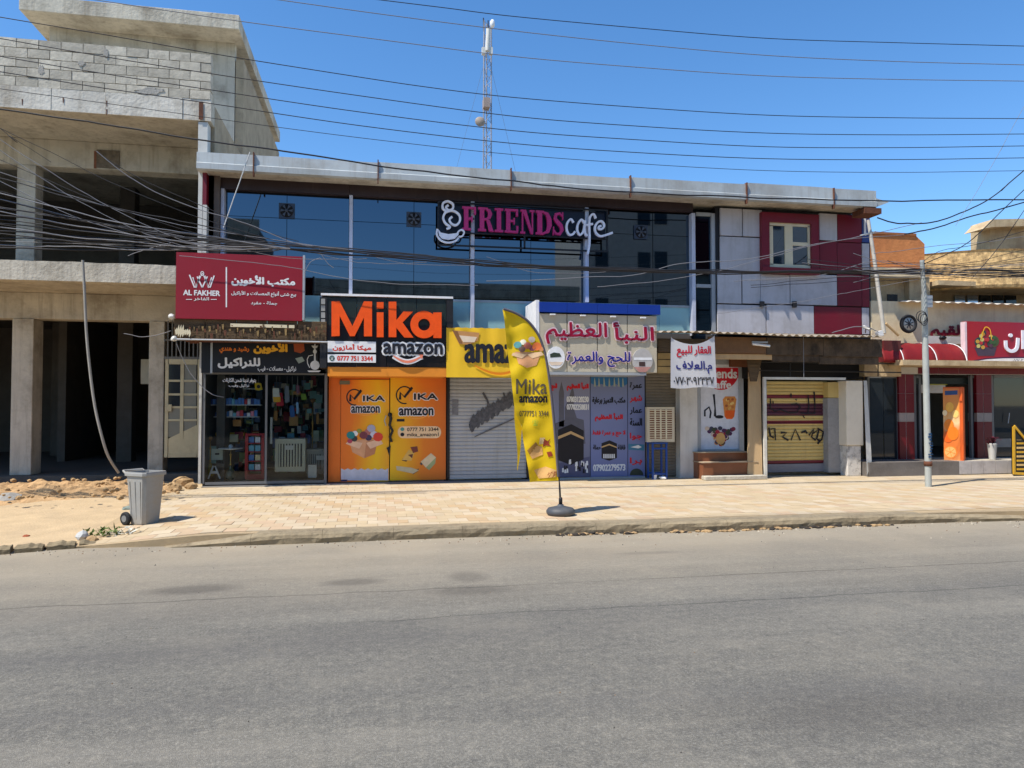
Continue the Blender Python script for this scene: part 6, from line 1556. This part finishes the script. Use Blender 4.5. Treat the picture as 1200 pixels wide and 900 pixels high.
# feather flag
FGY = 11.2
fb = gnd(657, 603.5, PV)
FGY = fb.y
t = thing('feather_flag', 'tall yellow feather flag with torn lower edge on a round black base at the kerb', 'flag', tuple(fb))
MB().lathe((fb.x, fb.y, PV), [(.2, 0), (.225, .03), (.23, .07), (.2, .11), (.1, .135), (.05, .15), (.045, .17)], 28).build('base', mat('grey_rubber_base', (70, 74, 80), .6, .1, 5, .1, 20, dirt=.3, dc=(130, 120, 100)), t)
pole = [(657, 600), (656.5, 585), (655.5, 566), (652, 520), (647.5, 470), (641.5, 425), (636, 403), (629, 388), (618, 375), (605, 367), (591, 362)]
PP = [at(x_, y_, FGY) for x_, y_ in smooth(pole, 5)]
MB().tube(PP, [.016 if i < 10 else .011 for i in range(len(PP))], 8).build('pole', dark_m, t)
MB().lathe((fb.x, fb.y, PV + .16), [(.03, 0), (.03, .1), (.02, .12)], 10).build('socket', dark_m, t)
rip = lambda X, Z: .05 * math.sin(X * 5 + Z * 1.1) + .022 * math.sin(X * 16 - Z * 2.5) + .014 * math.sin(Z * 9 + X * 4) + .008 * math.sin(Z * 19 - X * 13)
ymat = mat('yellow_flag_cloth', (244, 206, 24), .6, .05, 2, .05, 12, dirt=.1, dc=(210, 160, 30))
for m_ in (ymat, _M['white_cloth']):
    _n = m_.node_tree; _p = _n.nodes['Principled BSDF']; _t = _n.nodes.new('ShaderNodeBsdfTranslucent'); _x = _n.nodes.new('ShaderNodeMixShader'); _x.inputs[0].default_value = .3
    _n.links.new(_p.inputs['Base Color'].links[0].from_socket, _t.inputs[0]); _n.links.new(_p.outputs[0], _x.inputs[1]); _n.links.new(_t.outputs[0], _x.inputs[2]); _n.links.new(_x.outputs[0], _n.nodes['Material Output'].inputs[0])
right_e = smooth([(591, 362.5), (605, 367), (618, 375), (629, 388), (636, 403), (641.5, 425), (647.5, 470), (652, 520), (655.3, 564)], 6)
def rx(y):
    for (a, b), (c_, d_) in zip(right_e, right_e[1:]):
        if b <= y <= d_: return a + (c_ - a) * (y - b) / max(1e-6, d_ - b)
    return right_e[-1][0]
left_p = [(362.5, 589.5), (400, 594), (440, 599), (475, 602.5), (486, 605), (497, 611), (520, 614.5), (545, 618), (566, 621)]
def lx(y):
    for (a, b), (c_, d_) in zip(left_p, left_p[1:]):
        if a <= y <= c_: return b + (d_ - b) * (y - a) / (c_ - a)
    return left_p[-1][1]
mb = MB(); NY_, NX_ = 60, 14
for j in range(NY_ + 1):
    y = 362.5 + (565 - 362.5) * j / NY_
    for i in range(NX_ + 1):
        u = i / NX_; px = lx(y) + (rx(y) - lx(y)) * u; yy = y - (u * 2 if j == NY_ else 0)
        p_ = at(px, yy, FGY); mb.v.append((p_.x, FGY + rip(p_.x, p_.z) * (1 - u) ** .6, p_.z))
for j in range(NY_):
    for i in range(NX_): a = j * (NX_ + 1) + i; mb.f.append((a, a + NX_ + 1, a + NX_ + 2, a + 1)); mb.mi.append(0); mb.sm.append(True)
mb.build('cloth', ymat, t)
MB().tube([Vector((p_.x - .012, p_.y - .004, p_.z)) for p_ in PP[11:]], .020, 6).build('pole_sleeve', flat('grey_sleeve', (90, 84, 90), .7), t)
mb = MB(); vs = []
for (x_, y_), k in zip([(603, 477), (606.5, 484), (609, 505), (612, 498), (613.5, 503), (609.5, 530), (607, 551)], range(7)):
    pass
tn = [[(602.8, 476), (611, 497)], [(603.6, 490), (613, 503)], [(604.5, 505), (612, 512)], [(605.5, 520), (610.5, 524)], [(606, 535), (609, 538)], [(606.5, 551), (607.5, 552)]]
for i, (a, b) in enumerate(tn):
    for px, py in (a, b): p_ = at(px, py, FGY); vs.append((p_.x, FGY + .02 + .05 * math.sin(i * 1.3) + (.03 if px == b[0] else 0), p_.z))
mb.add(vs, [(2 * i, 2 * i + 2, 2 * i + 3, 2 * i + 1) for i in range(5)], sm=True).build('torn_flap', ymat, t)
FT = []
for j in range(61):
    y = 362.5 + 202.5 * j / 60; a_, b_ = at(lx(y), y, FGY), at(rx(y), y, FGY); FT.append(((a_.z + b_.z) / 2, a_.x, b_.x))
def fw(X, Z):
    q_ = min(FT, key=lambda e: abs(e[0] - Z)); u = max(0, min(1, (X - q_[1]) / max(.01, q_[2] - q_[1])))
    return rip(X, Z) * (1 - u) ** .6
def fpoly(pts, c, off=0, name='print'):
    mb = MB(); V = []
    for x_, y_ in pts: p_ = at(x_, y_, FGY); V.append((p_.x, FGY - .007 - off, p_.z))
    return drape(mb.add(V, [tuple(range(len(V)))]).build(name, flat('fl_%d_%d_%d' % c, c, .6), t), fw, wloc(t))
text('Mika', (605, 444, 641, 462), FGY - .008, flat('grey_flag_lettering', (96, 84, 60), .6), t, bold=.01, warp=fw)
text('amazon', (609, 464, 641.5, 472), FGY - .008, pblack, t, bold=.06, warp=fw)
text('0777751 3344', (609, 481.5, 643, 488), FGY - .008, flat('grey_flag_lettering', (96, 84, 60), .6), t, bold=.01, warp=fw)
text('☎', (624, 492, 631, 499), FGY - .008, flat('lime_print', (150, 190, 60), .6), t, warp=fw, name='phone_emblem')
fpoly([(604, 412), (634, 413), (629, 428), (618, 431), (608, 426)], (222, 160, 110))
fpoly([(602, 413), (618, 415), (612, 420), (600, 416)], (236, 196, 150), .004); fpoly([(618, 415), (634, 412), (637, 416), (624, 420)], (236, 196, 150), .004)
for a, b, r_, c in ((607, 404, 4.5, (90, 150, 150)), (613, 401, 3.6, (232, 226, 200)), (618, 405, 4.5, (200, 110, 90)), (623, 398, 4, (210, 190, 170)), (629, 406, 5.5, (236, 120, 60)), (612, 409, 4, (120, 90, 80)), (624, 408, 4, (150, 80, 90)), (634, 409, 3, (222, 150, 90))): fpoly(ell(a, b, r_, r_ * .9, 9), c, .006 + r_ * .0003)
for pts, c in (([(618, 528), (628, 518), (631, 522), (621, 533)], (170, 120, 50)), ([(620, 531), (630, 522), (636, 524), (637, 533), (624, 538)], (226, 170, 100)), ([(637, 514), (642, 517), (645, 514), (643, 520), (646, 523), (640, 522), (637, 524)], (150, 60, 30)),
               ([(641, 530), (646, 529), (648, 534), (643, 536)], (150, 60, 30)), ([(626, 551), (640, 547), (652, 551), (651, 559), (632, 561)], (232, 180, 110)), ([(640, 554), (652, 552), (651, 559), (642, 560)], (176, 110, 60)), ([(633, 513), (639, 513), (638, 520), (632, 521)], (236, 200, 140))): fpoly(pts, c, .002)

# loose things on the verge
tag(rock(tuple(gnd(97, 630, .06) + Vector((0, 0, .02))), .085, mat('pale_grey_lump', (176, 176, 172), .8, .1, 4, .3, 20), 4, .9, 'stone'), 'round pale grey stone lying on the dirt near the broken kerb', 'stone')
tag(rock(tuple(gnd(107, 634, .03)), .09, clod, 9, .8, 'stone'), 'brown lump of earth beside the round pale stone', 'stone')
tag(rock(tuple(gnd(152, 597, .12)), .13, mat('green_grey_rubble', (120, 130, 120), .9, .2, 8, .4, 20), 12, .5, 'rubble'), 'flat greenish grey rubble lump behind the wheelie bin', 'rubble')
tag(rock(tuple(gnd(31, 629, .04)), .05, mat('red_brick', (150, 80, 50), .9, .2, 9, .4, 30), 15, .6, 'brick_piece'), 'small reddish brick fragment on the dirt verge', 'brick')
tag(rock(tuple(gnd(12, 585, .2)), .2, rk, 17, .6, 'rubble'), 'grey rubble lump at the near side of the orange sand', 'rubble')
mb = MB()
for i in range(70):
    u = random.random() ** .7; px = 2 + u * 215; py = 592 - random.random() * 28 if px < 150 else 585 - random.random() * 18
    c = gnd(px, py, .2); r_ = random.uniform(.02, .07); bm = bmesh.new(); bmesh.ops.create_icosphere(bm, subdivisions=1, radius=r_)
    mb.add([(c.x + v.co.x * random.uniform(.7, 1.2), c.y + v.co.y, .3 + v.co.z * .7 + noise.noise(c * 1.0) * .03) for v in bm.verts], [tuple(q_.index for q_ in f.verts) for f in bm.faces]); bm.free()
mb.build('clods', clod, kind='stuff')
for k, (px, py, r_, lab) in enumerate(((214, 566, .2, 'large dark dirt clod at the right end of the sand heap'), (204, 572, .17, 'brown dirt clod leaning on the large dark clod'), (224, 570, .12, 'small stone between the sand heap and the hookah shop'), (188, 560, .16, 'rounded dirt clod behind the wheelie bin rim'))):
    tag(rock(tuple(gnd(px, py, .2)), r_, clod, 20 + k, .75, 'dirt_clod'), lab, 'clod')
mb = MB(); mk = MB()
for i in range(900):
    if random.random() < .6: x_ = random.uniform(-9, 16); y_ = edge_y(x_) - abs(random.gauss(0, .22)) - .02; z_ = 0
    else: x_ = random.uniform(-9, 14); y_ = random.uniform(3, 10); z_ = 0
    far_ = y_ > 9; r_ = random.uniform(.003, .007) if not far_ else random.uniform(.004, .014) * (1.6 if random.random() < .08 else 1); a_ = random.random() * 3
    c_, s_ = math.cos(a_) * r_, math.sin(a_) * r_
    mb.add([(x_ - c_, y_ - s_, z_), (x_ + s_, y_ - c_, z_), (x_ + c_, y_ + s_, z_), (x_ - s_, y_ + c_, z_), (x_ + s_ * .2, y_, z_ + r_ * 1.1)], [(0, 1, 4), (1, 2, 4), (2, 3, 4), (3, 0, 4)], random.choice((0, 0, 1, 2)) if far_ else random.choice((1, 1, 2)))
mb.build('grit', [mat('grit_pale', (176, 166, 146), .9), mat('grit_dark', (60, 56, 52), .9), mat('grit_brown', (120, 92, 64), .9)], kind='stuff')
mb = MB()
for i in range(150):
    px, py = random.choice(((900, 1060, 612), (640, 730, 627), (760, 900, 620)))[:2], 0
    x_ = gnd(random.uniform(*px), 618, 0).x; y_ = edge_y(x_) - random.uniform(-.03, .10); r_ = random.uniform(.012, .045); bm = bmesh.new(); bmesh.ops.create_icosphere(bm, subdivisions=1, radius=r_)
    mb.add([(x_ + v.co.x * random.uniform(.8, 2.2), y_ + v.co.y, max(0, r_ * .3 + v.co.z * .6)) for v in bm.verts], [tuple(q_.index for q_ in f.verts) for f in bm.faces], random.randrange(2)); bm.free()
mb.build('gutter_debris', [mat('dark_debris', (52, 46, 40), .95, .3, 9), clod], kind='stuff')
# weeds
wc = gnd(132, 627, .05)
t = thing('litter_pile', 'low pile of green leaves and white scraps lying at the edge of the road', 'litter', tuple(wc))
mb = MB(); mb2 = MB()
for i in range(130):
    a = random.random() * 6.28; r_ = random.random() ** .6 * .32; c = wc + Vector((math.cos(a) * r_ * 1.2, math.sin(a) * r_ * .6, random.random() * .1)); d_ = Vector((random.uniform(-1, 1), random.uniform(-1, 1), random.uniform(-.2, .8))).normalized() * random.uniform(.03, .08); s_ = d_.cross(Vector((.3, .2, 1))).normalized() * .02
    (mb if c.x < wc.x + .08 else mb2).add([c - d_, c + s_, c + d_, c - s_], [(0, 1, 2, 3)])
mb.build('leaves', mat('weed_green', (90, 110, 50), .8, .35, 9), t, kind='stuff'); mb2.build('paper_scraps', mat('scrap_white', (200, 196, 180), .8, .2, 9), t, kind='stuff')
# broken kerb at the left
x = -9.4
for k in range(5):
    ln = random.uniform(.5, .95); e = gnd(10, 650, 0).y + .08 - .0 * k
    P = [gnd(px, py, 0) for px, py in ((-60 + k * 38, 655 - k * 3.2), (-26 + k * 38, 652.5 - k * 3.2))]
    a, b = P; d_ = (b - a).normalized(); nrm = Vector((-d_.y, d_.x, 0)); mb = MB(); vs = []; fs = []; n = 6
    for i in range(n + 1):
        q0 = a + (b - a) * (i / n * .96 + .02); hgt = (.075 if k < 4 else .075 * (1 - i / n) + .005) + noise.noise(Vector((i * .8, k * 3, 0))) * .05
        for o_, z_ in ((0, -.02), (.0 + noise.noise(Vector((i, k, 2))) * .03, hgt * .7), (.05, hgt), (.22, hgt), (.25, -.02)): w_ = q0 + nrm * o_; vs.append((w_.x, w_.y, z_))
    for i in range(n):
        for j in range(4): fs.append((i * 5 + j, i * 5 + 5 + j, i * 5 + 6 + j, i * 5 + 1 + j))
    fs += [(4, 3, 2, 1, 0), tuple(range(n * 5, n * 5 + 5))]
    mb.add(vs, fs).build('kerb_stone', mat('broken_kerb', (128, 114, 88), .95, .3, 4, 1.0, 14, dirt=.8, dc=(74, 66, 50), dsc=3), pave)
# grey hose from the balcony of the unfinished building
tag(MB().tube(smooth([base(97, 305, 16.0), base(99, 340, 16.0), base(101, 385, 16.0), base(105, 430, 16.0), base(111, 475, 16.0), base(119, 510, 16.0), base(127, 535, 16.1), base(139, 554, 16.3)], 4), .028, 8).build('hose', mat('grey_hose', (150, 146, 136), .6), None), 'grey hose hanging from the bare balcony down to the sand heap', 'hose')

# ================================================================== TELECOM MAST behind the cafe roof
MYp = 36
mt = thing('telecom_mast', 'slender lattice telecom mast with dishes rising behind the cafe roof', 'mast', base(571, 200, MYp))
g_m = mat('galvanised_lattice', (150, 150, 156), .5, .1, 2, 0, 10, metal=.3)
b0, b1 = at(570.5, 300, MYp), at(571.5, 24, MYp); w_ = .23
legs = [(-w_, 0), (w_, 0), (0, w_ * 1.7)]
for i, (dx, dy) in enumerate(legs):
    MB().tube([(b0.x + dx, b0.y + dy, 2), (b1.x + dx * .8, b1.y + dy * .8, b1.z)], .035, 6).build('mast_leg', g_m, mt)
mb = MB(); n = 44
for i in range(n):
    z0 = 2 + (b1.z - 2) * i / n; z1 = 2 + (b1.z - 2) * (i + 1) / n
    for k in range(3):
        a, b = legs[k], legs[(k + 1) % 3]
        if i % 2: a, b = b, a
        mb.tube([(b0.x + a[0] + (b1.x - b0.x) * i / n, b0.y + a[1], z0), (b0.x + b[0] + (b1.x - b0.x) * i / n, b0.y + b[1], z1)], .014, 4)
mb.build('lattice_bracing', g_m, mt, kind='stuff')
MB().tube([base(572.5, 34, MYp - .3), base(571, 60, MYp - .3)], .12, 10).build('panel_antenna', dull_white, mt)
MB().lathe(base(577, 32, MYp - .2), [(.06, 0), (.12, .08), (.12, .28), (.06, .38)], 12).build('small_dish', pwhite, mt)
for px in (567, 575.5): MB().pbox(px - 2, 55, px + 2, 63, MYp - .35, .2).build('radio_box', dull_white, mt)
MB().pbox(567, 114, 574.5, 125, MYp - .3, .5).build('radio_box', mat('tan_radio', (150, 134, 124), .6), mt)
c = at(562.5, 142.5, MYp - .4); MB().lathe(c, [(.05, .2), (.22, .05), (.25, 0), (.22, -.04)], 20, ax='y').build('round_dish', mat('tan_dish', (150, 136, 122), .6), mt)
MB().tube([base(562, 142, MYp - .2), base(570, 145, MYp)], .04, 6).build('dish_arm', g_m, mt)
for px, py in ((566.5, 21), (572, 24)): MB().tube([base(px, py, MYp), base(px + .5, py + 16, MYp)], .03, 5).build('whip_antenna', dark_m, mt)
for k, (px, py) in enumerate(((525, 235), (612, 235))):
    MB().tube([base(571, 60, MYp), base(px, py, MYp + 2)], .008, 4).build('guy_wire', cable_l, mt)

# ================================================================== CABLES
def wire(pts, Y, r_, label, m_=None, group=None, Ys=None, n=6):
    pts = list(pts)
    if pts[0][0] <= 2:
        dx = pts[1][0] - pts[0][0]; dy = pts[1][1] - pts[0][1]; s_ = 260 / dx; pts.insert(0, (pts[0][0] - 260, pts[0][1] - dy * s_ * 1.02))
    if pts[-1][0] >= 1198:
        dx = pts[-1][0] - pts[-2][0]; dy = pts[-1][1] - pts[-2][1]; s_ = 260 / dx; pts.append((pts[-1][0] + 260, pts[-1][1] + dy * s_ * 1.0))
    sp = smooth(pts, n); P = []
    for i, (x_, y_) in enumerate(sp):
        yy = Y if Ys is None else Ys[0] + (Ys[1] - Ys[0]) * i / (len(sp) - 1); p_ = at(x_, y_, yy)
        if Y > 12: p_.z += .035 * noise.noise(Vector((p_.x * 1.1, Y * 9, len(label)))) + .012 * noise.noise(Vector((p_.x * 5, Y * 7, 1)))
        P.append(p_)
    o = MB().tube(P, r_, 6).build('cable', m_ or cable_m, None)
    return tag(o, label, 'cable', group)
GS = 'power cables crossing the sky along the street'
ords = ['topmost', 'second', 'third', 'fourth', 'fifth', 'sixth', 'seventh', 'lowest']
skyw = [[(430, -2), (520, 9), (600, 19), (750, 33), (900, 45), (1050, 50), (1200, 54)],
        [(300, -4), (450, 17), (600, 36), (750, 52), (900, 65), (1050, 72), (1200, 76)],
        [(100, -2), (275, 24), (450, 47), (600, 66), (750, 79), (900, 89), (1050, 93), (1200, 95)],
        [(0, 20), (125, 41), (250, 63), (400, 87), (500, 102), (600, 114), (750, 126), (900, 135), (1050, 138), (1200, 139)],
        [(0, 45), (120, 66), (245, 86), (420, 112), (600, 136), (750, 148), (900, 156), (1050, 158), (1200, 157)],
        [(0, 66), (120, 86), (245, 105), (420, 131), (600, 153), (750, 164), (900, 172), (1050, 173), (1200, 171)],
        [(0, 84), (120, 103), (245, 121), (420, 147), (600, 168), (750, 179), (900, 186), (1050, 187), (1200, 185)],
        [(0, 104), (160, 126), (325, 149), (460, 166), (600, 181), (750, 192), (900, 200), (1050, 202), (1200, 200)]]
for i, s in enumerate(skyw):
    wire(s, 9.0, .005 if i < 7 else .0036, f'{ords[i]} of the eight thin cables crossing the open sky', group=GS, m_=cable_l if i in (1, 2) else cable_m)
wire([(0, 127), (120, 146), (240, 165), (350, 180), (450, 195), (600, 213), (700, 222), (860, 231), (1030, 235), (1200, 234)], 15.6, .016, 'thick twisted cable clipped along the white roof fascia')
GB = 'black cables bundled across the blue glass'
PB = 13.55
bund = [(0, 243, 288, 300, 308, 314, 318, 320), (0, 252, 290, 303, 310, 315.5, 319, 322), (0, 262, 287, 301, 309, 315, 317.5, 319), (0, 270, 292, 305, 312, 317, 320, 323), (0, 280, 286, 299, 307, 313.5, 317, 321.5), (0, 291, 293.5, 303.5, 311, 316.5, 318.5, 320.5)]
for i, b in enumerate(bund):
    wire([(0, b[1]), (130, b[1] + (b[2] - b[1]) * .45), (300, b[2] - 3), (374, b[2] + 3), (500, b[3]), (583, b[4]), (700, b[5]), (850, b[6]), (1080, 316 + i), (1200, 317 + i * 1.3)], PB + i * .03, .013 if i % 2 else .010, f'{["uppermost","second","third","fourth","fifth","lowest"][i]} black cable of the thick bundle crossing the blue glass', group=GB)
GL = 'slack pale cables fanning over the dark open floor'
for i, (y0, y1, xm) in enumerate(((208, 262, 225), (226, 276, 235), (235, 283, 250), (248, 288, 260), (257, 284, 240), (267, 291, 250), (275, 296, 300), (287, 293, 210))):
    wire([(0, y0), (xm * .35, y0 + (y1 - y0) * .42), (xm * .7, y0 + (y1 - y0) * .78), (xm, y1), (340, 290 + i % 3)], 13.2 + .05 * i, .0085, f'{["first","second","third","fourth","fifth","sixth","seventh","eighth"][i]} slack cable from the top in the fan across the dark open floor', m_=cable_l if i % 2 else cable_m, group=GL)
wire([(113, 178), (160, 212), (225, 243), (290, 262), (340, 283), (374, 291)], 14.2, .007, 'drooping cable from the broken beam patch to the bundle', cable_l)
wire([(122, 184), (170, 214), (230, 238), (300, 268), (350, 284)], 14.3, .006, 'second drooping cable just under the one from the beam patch', cable_m)
wire([(150, 300), (180, 290), (210, 284), (236, 281)], 14.5, .006, 'short slack cable rising towards the end of the bundle', cable_l)
wire([(293, 178), (280, 215), (262, 266)], 15.7, .012, 'white cable slanting down from the roof fascia to the first mullion', flat('white_cable', (190, 190, 186), .5))
wire([(210, 300), (260, 303), (330, 312), (380, 322), (440, 330), (500, 334), (560, 335)], 15.3, .006, 'thin cable sagging under the bundle from the crimson billboard', cable_l)
wire([(374, 292), (376, 298), (384, 309), (391, 314)], 14.9, .007, 'short frayed cable end dangling from the bundle', cable_l)
wire([(357, 318), (364, 306), (374, 302), (377, 304)], 14.9, .006, 'short loop of cable beside the frayed end', cable_l)
wire([(570, 330), (650, 327), (740, 322), (800, 308), (870, 305), (930, 292), (1010, 277), (1080, 262)], 14.4, .007, 'thin cable climbing past the red framed window', cable_l)
wire([(700, 336), (770, 330), (850, 316), (905, 300), (980, 282), (1060, 275)], 14.6, .006, 'thinner cable climbing just under the one past the red framed window', cable_l)
wire([(840, 367), (880, 362), (960, 350), (1010, 340), (1080, 326)], 14.8, .005, 'very thin slack cable over the lower grey wall panels', cable_l)
wire([(975, 391), (1000, 384), (1016, 384), (1030, 390)], 15.2, .01, 'pale curved pipe cable lying over the end of the canopy', cable_l)
wire([(1028, 255), (1048, 261), (1070, 262), (1090, 260), (1120, 252), (1150, 239), (1176, 221), (1200, 200)], 13.0, .013, 'thick black cable sagging from the roof corner and rising steeply past the pole')
wire([(1060, 275), (1100, 265), (1150, 251), (1200, 237)], 13.1, .013, 'thick straight black cable rising from the orange wall past the pole')
wire([(1083, 310), (1110, 298), (1140, 280), (1170, 252), (1200, 222)], 13.2, .010, 'black cable curving up from the pole top over the round balcony')
wire([(1140, 325), (1165, 296), (1185, 268), (1200, 246)], 13.2, .007, 'thin steep cable in front of the round balcony')
wire([(1083, 305), (1105, 293), (1150, 285), (1200, 270)], 13.3, .006, 'thin cable leaving the pole top just over the round balcony')
wire([(1083, 318), (1120, 312), (1160, 308), (1200, 300)], 13.4, .006, 'thin cable crossing the rough stone parapet')
wire([(1083, 320), (1120, 325), (1160, 326), (1200, 322)], 13.4, .006, 'lower thin cable crossing the rough stone parapet')
wire([(1120, 265), (1150, 215), (1175, 172), (1200, 125)], 12.5, .004, 'very faint thin cable rising steeply into the sky', cable_l)
wire([(1024, 297), (1050, 294), (1083, 290), (1150, 283), (1200, 277)], 14.3, .006, 'thin cable crossing the orange block wall', cable_l)
wire([(860, 330), (960, 322), (1024, 306), (1083, 312)], 14.3, .006, 'thin slack cable from the maroon panels to the pole', cable_l)
wire([(207, 403), (214, 420), (225, 440), (245, 460), (262, 466)], 16.0, .008, 'grey cable trailing from the torn canopy corner over the gate', cable_l)
wire([(145, 391), (165, 395), (185, 392), (200, 387)], 16.0, .007, 'short slack cable between the concrete column and the torn canopy', cable_l)
wire([(0, 150), (10, 158), (60, 190)], 15.9, .006, 'thin cable under the upper concrete slab', cable_m)

for i in range(13):
    y0 = 296 + i * 2.9 + random.uniform(-2, 2); y1 = y0 + random.uniform(-14, 10); px0_ = random.choice((880, 940, 1000, 1040)); sg_ = random.uniform(1, 7)
    wire([(px0_, y0 + random.uniform(-4, 10)), ((px0_ + 1083) / 2, (y0 + 316) / 2 + sg_), (1083, 308 + i * 1.6), (1140, (y1 + 312) / 2 + sg_), (1200, y1)], 13.2 + .03 * i, .0055, 'thin cable lost in the tangle around the top of the slim street pole', m_=cable_l if i % 2 else cable_m, group='tangled thin cables at the street pole')
for i in range(12):
    y0 = 150 + i * 12 + random.uniform(-5, 5); px1_ = random.uniform(200, 420)
    wire([(0, y0), (px1_ * .4, y0 + (288 - y0) * .5 + random.uniform(-4, 8)), (px1_ * .75, y0 + (288 - y0) * .85 + 4), (px1_, 288 + px1_ * .012)], 13.3 + .04 * i, .0052, 'hair thin slack cable in the tangle before the dark upper floor', m_=cable_l if i % 3 else cable_m, group='tangled thin cables before the open floor')
for i in range(5):
    a_ = 290 + i * 70
    wire([(a_, 292 + i * 3 + random.uniform(-3, 3)), (a_ + 60, 302 + i * 3 + random.uniform(0, 6)), (a_ + 140, 303 + i * 4)], 13.9, .004, 'short thin strand leaving the thick bundle before the blue glass', m_=cable_l, group='loose strands of the bundle')
# ================================================================== ACROSS THE STREET (seen only in the glass)
def opp(x0, x1, h, c, label, red_=False, seed=1):
    t = thing('opposite_building', label, 'building', ((x0 + x1) / 2, -18, 0))
    m_ = mat('opposite_wall_%d' % seed, c, .9, .1)
    MB().box(x0, x1, -22, -14, -.05, h).build('wall', m_, t)
    MB().box(x0 - .2, x1 + .2, -14.002, -13.8, h - .7, h + .3).build('parapet', concrete, t)
    nf = int(h // 3.3); k = int((x1 - x0) // 3)
    for f_ in range(nf):
        for i in range(k):
            xw = x0 + (i + .5) * (x1 - x0) / k
            MB().box(xw - .45, xw + .45, -14.0, -13.95, 1.2 + f_ * 3.3, 2.6 + f_ * 3.3).build('window', glass_dk, t)
    if red_: MB().box(x0 + 7, x0 + 10, -13.99, -13.7, 11, h - 2.5).build('red_panel', red_pan, t)
opp(-13.0, -7.4, 13.2, (120, 112, 104), 'narrow four-storey grey building across the street', seed=1)
opp(-7.2, 13.6, 9.6, (126, 118, 108), 'long three-storey brown building across the street', seed=2)
opp(14.2, 42, 17.5, (196, 188, 178), 'tall grey building with a red panel across the street', True, 3)
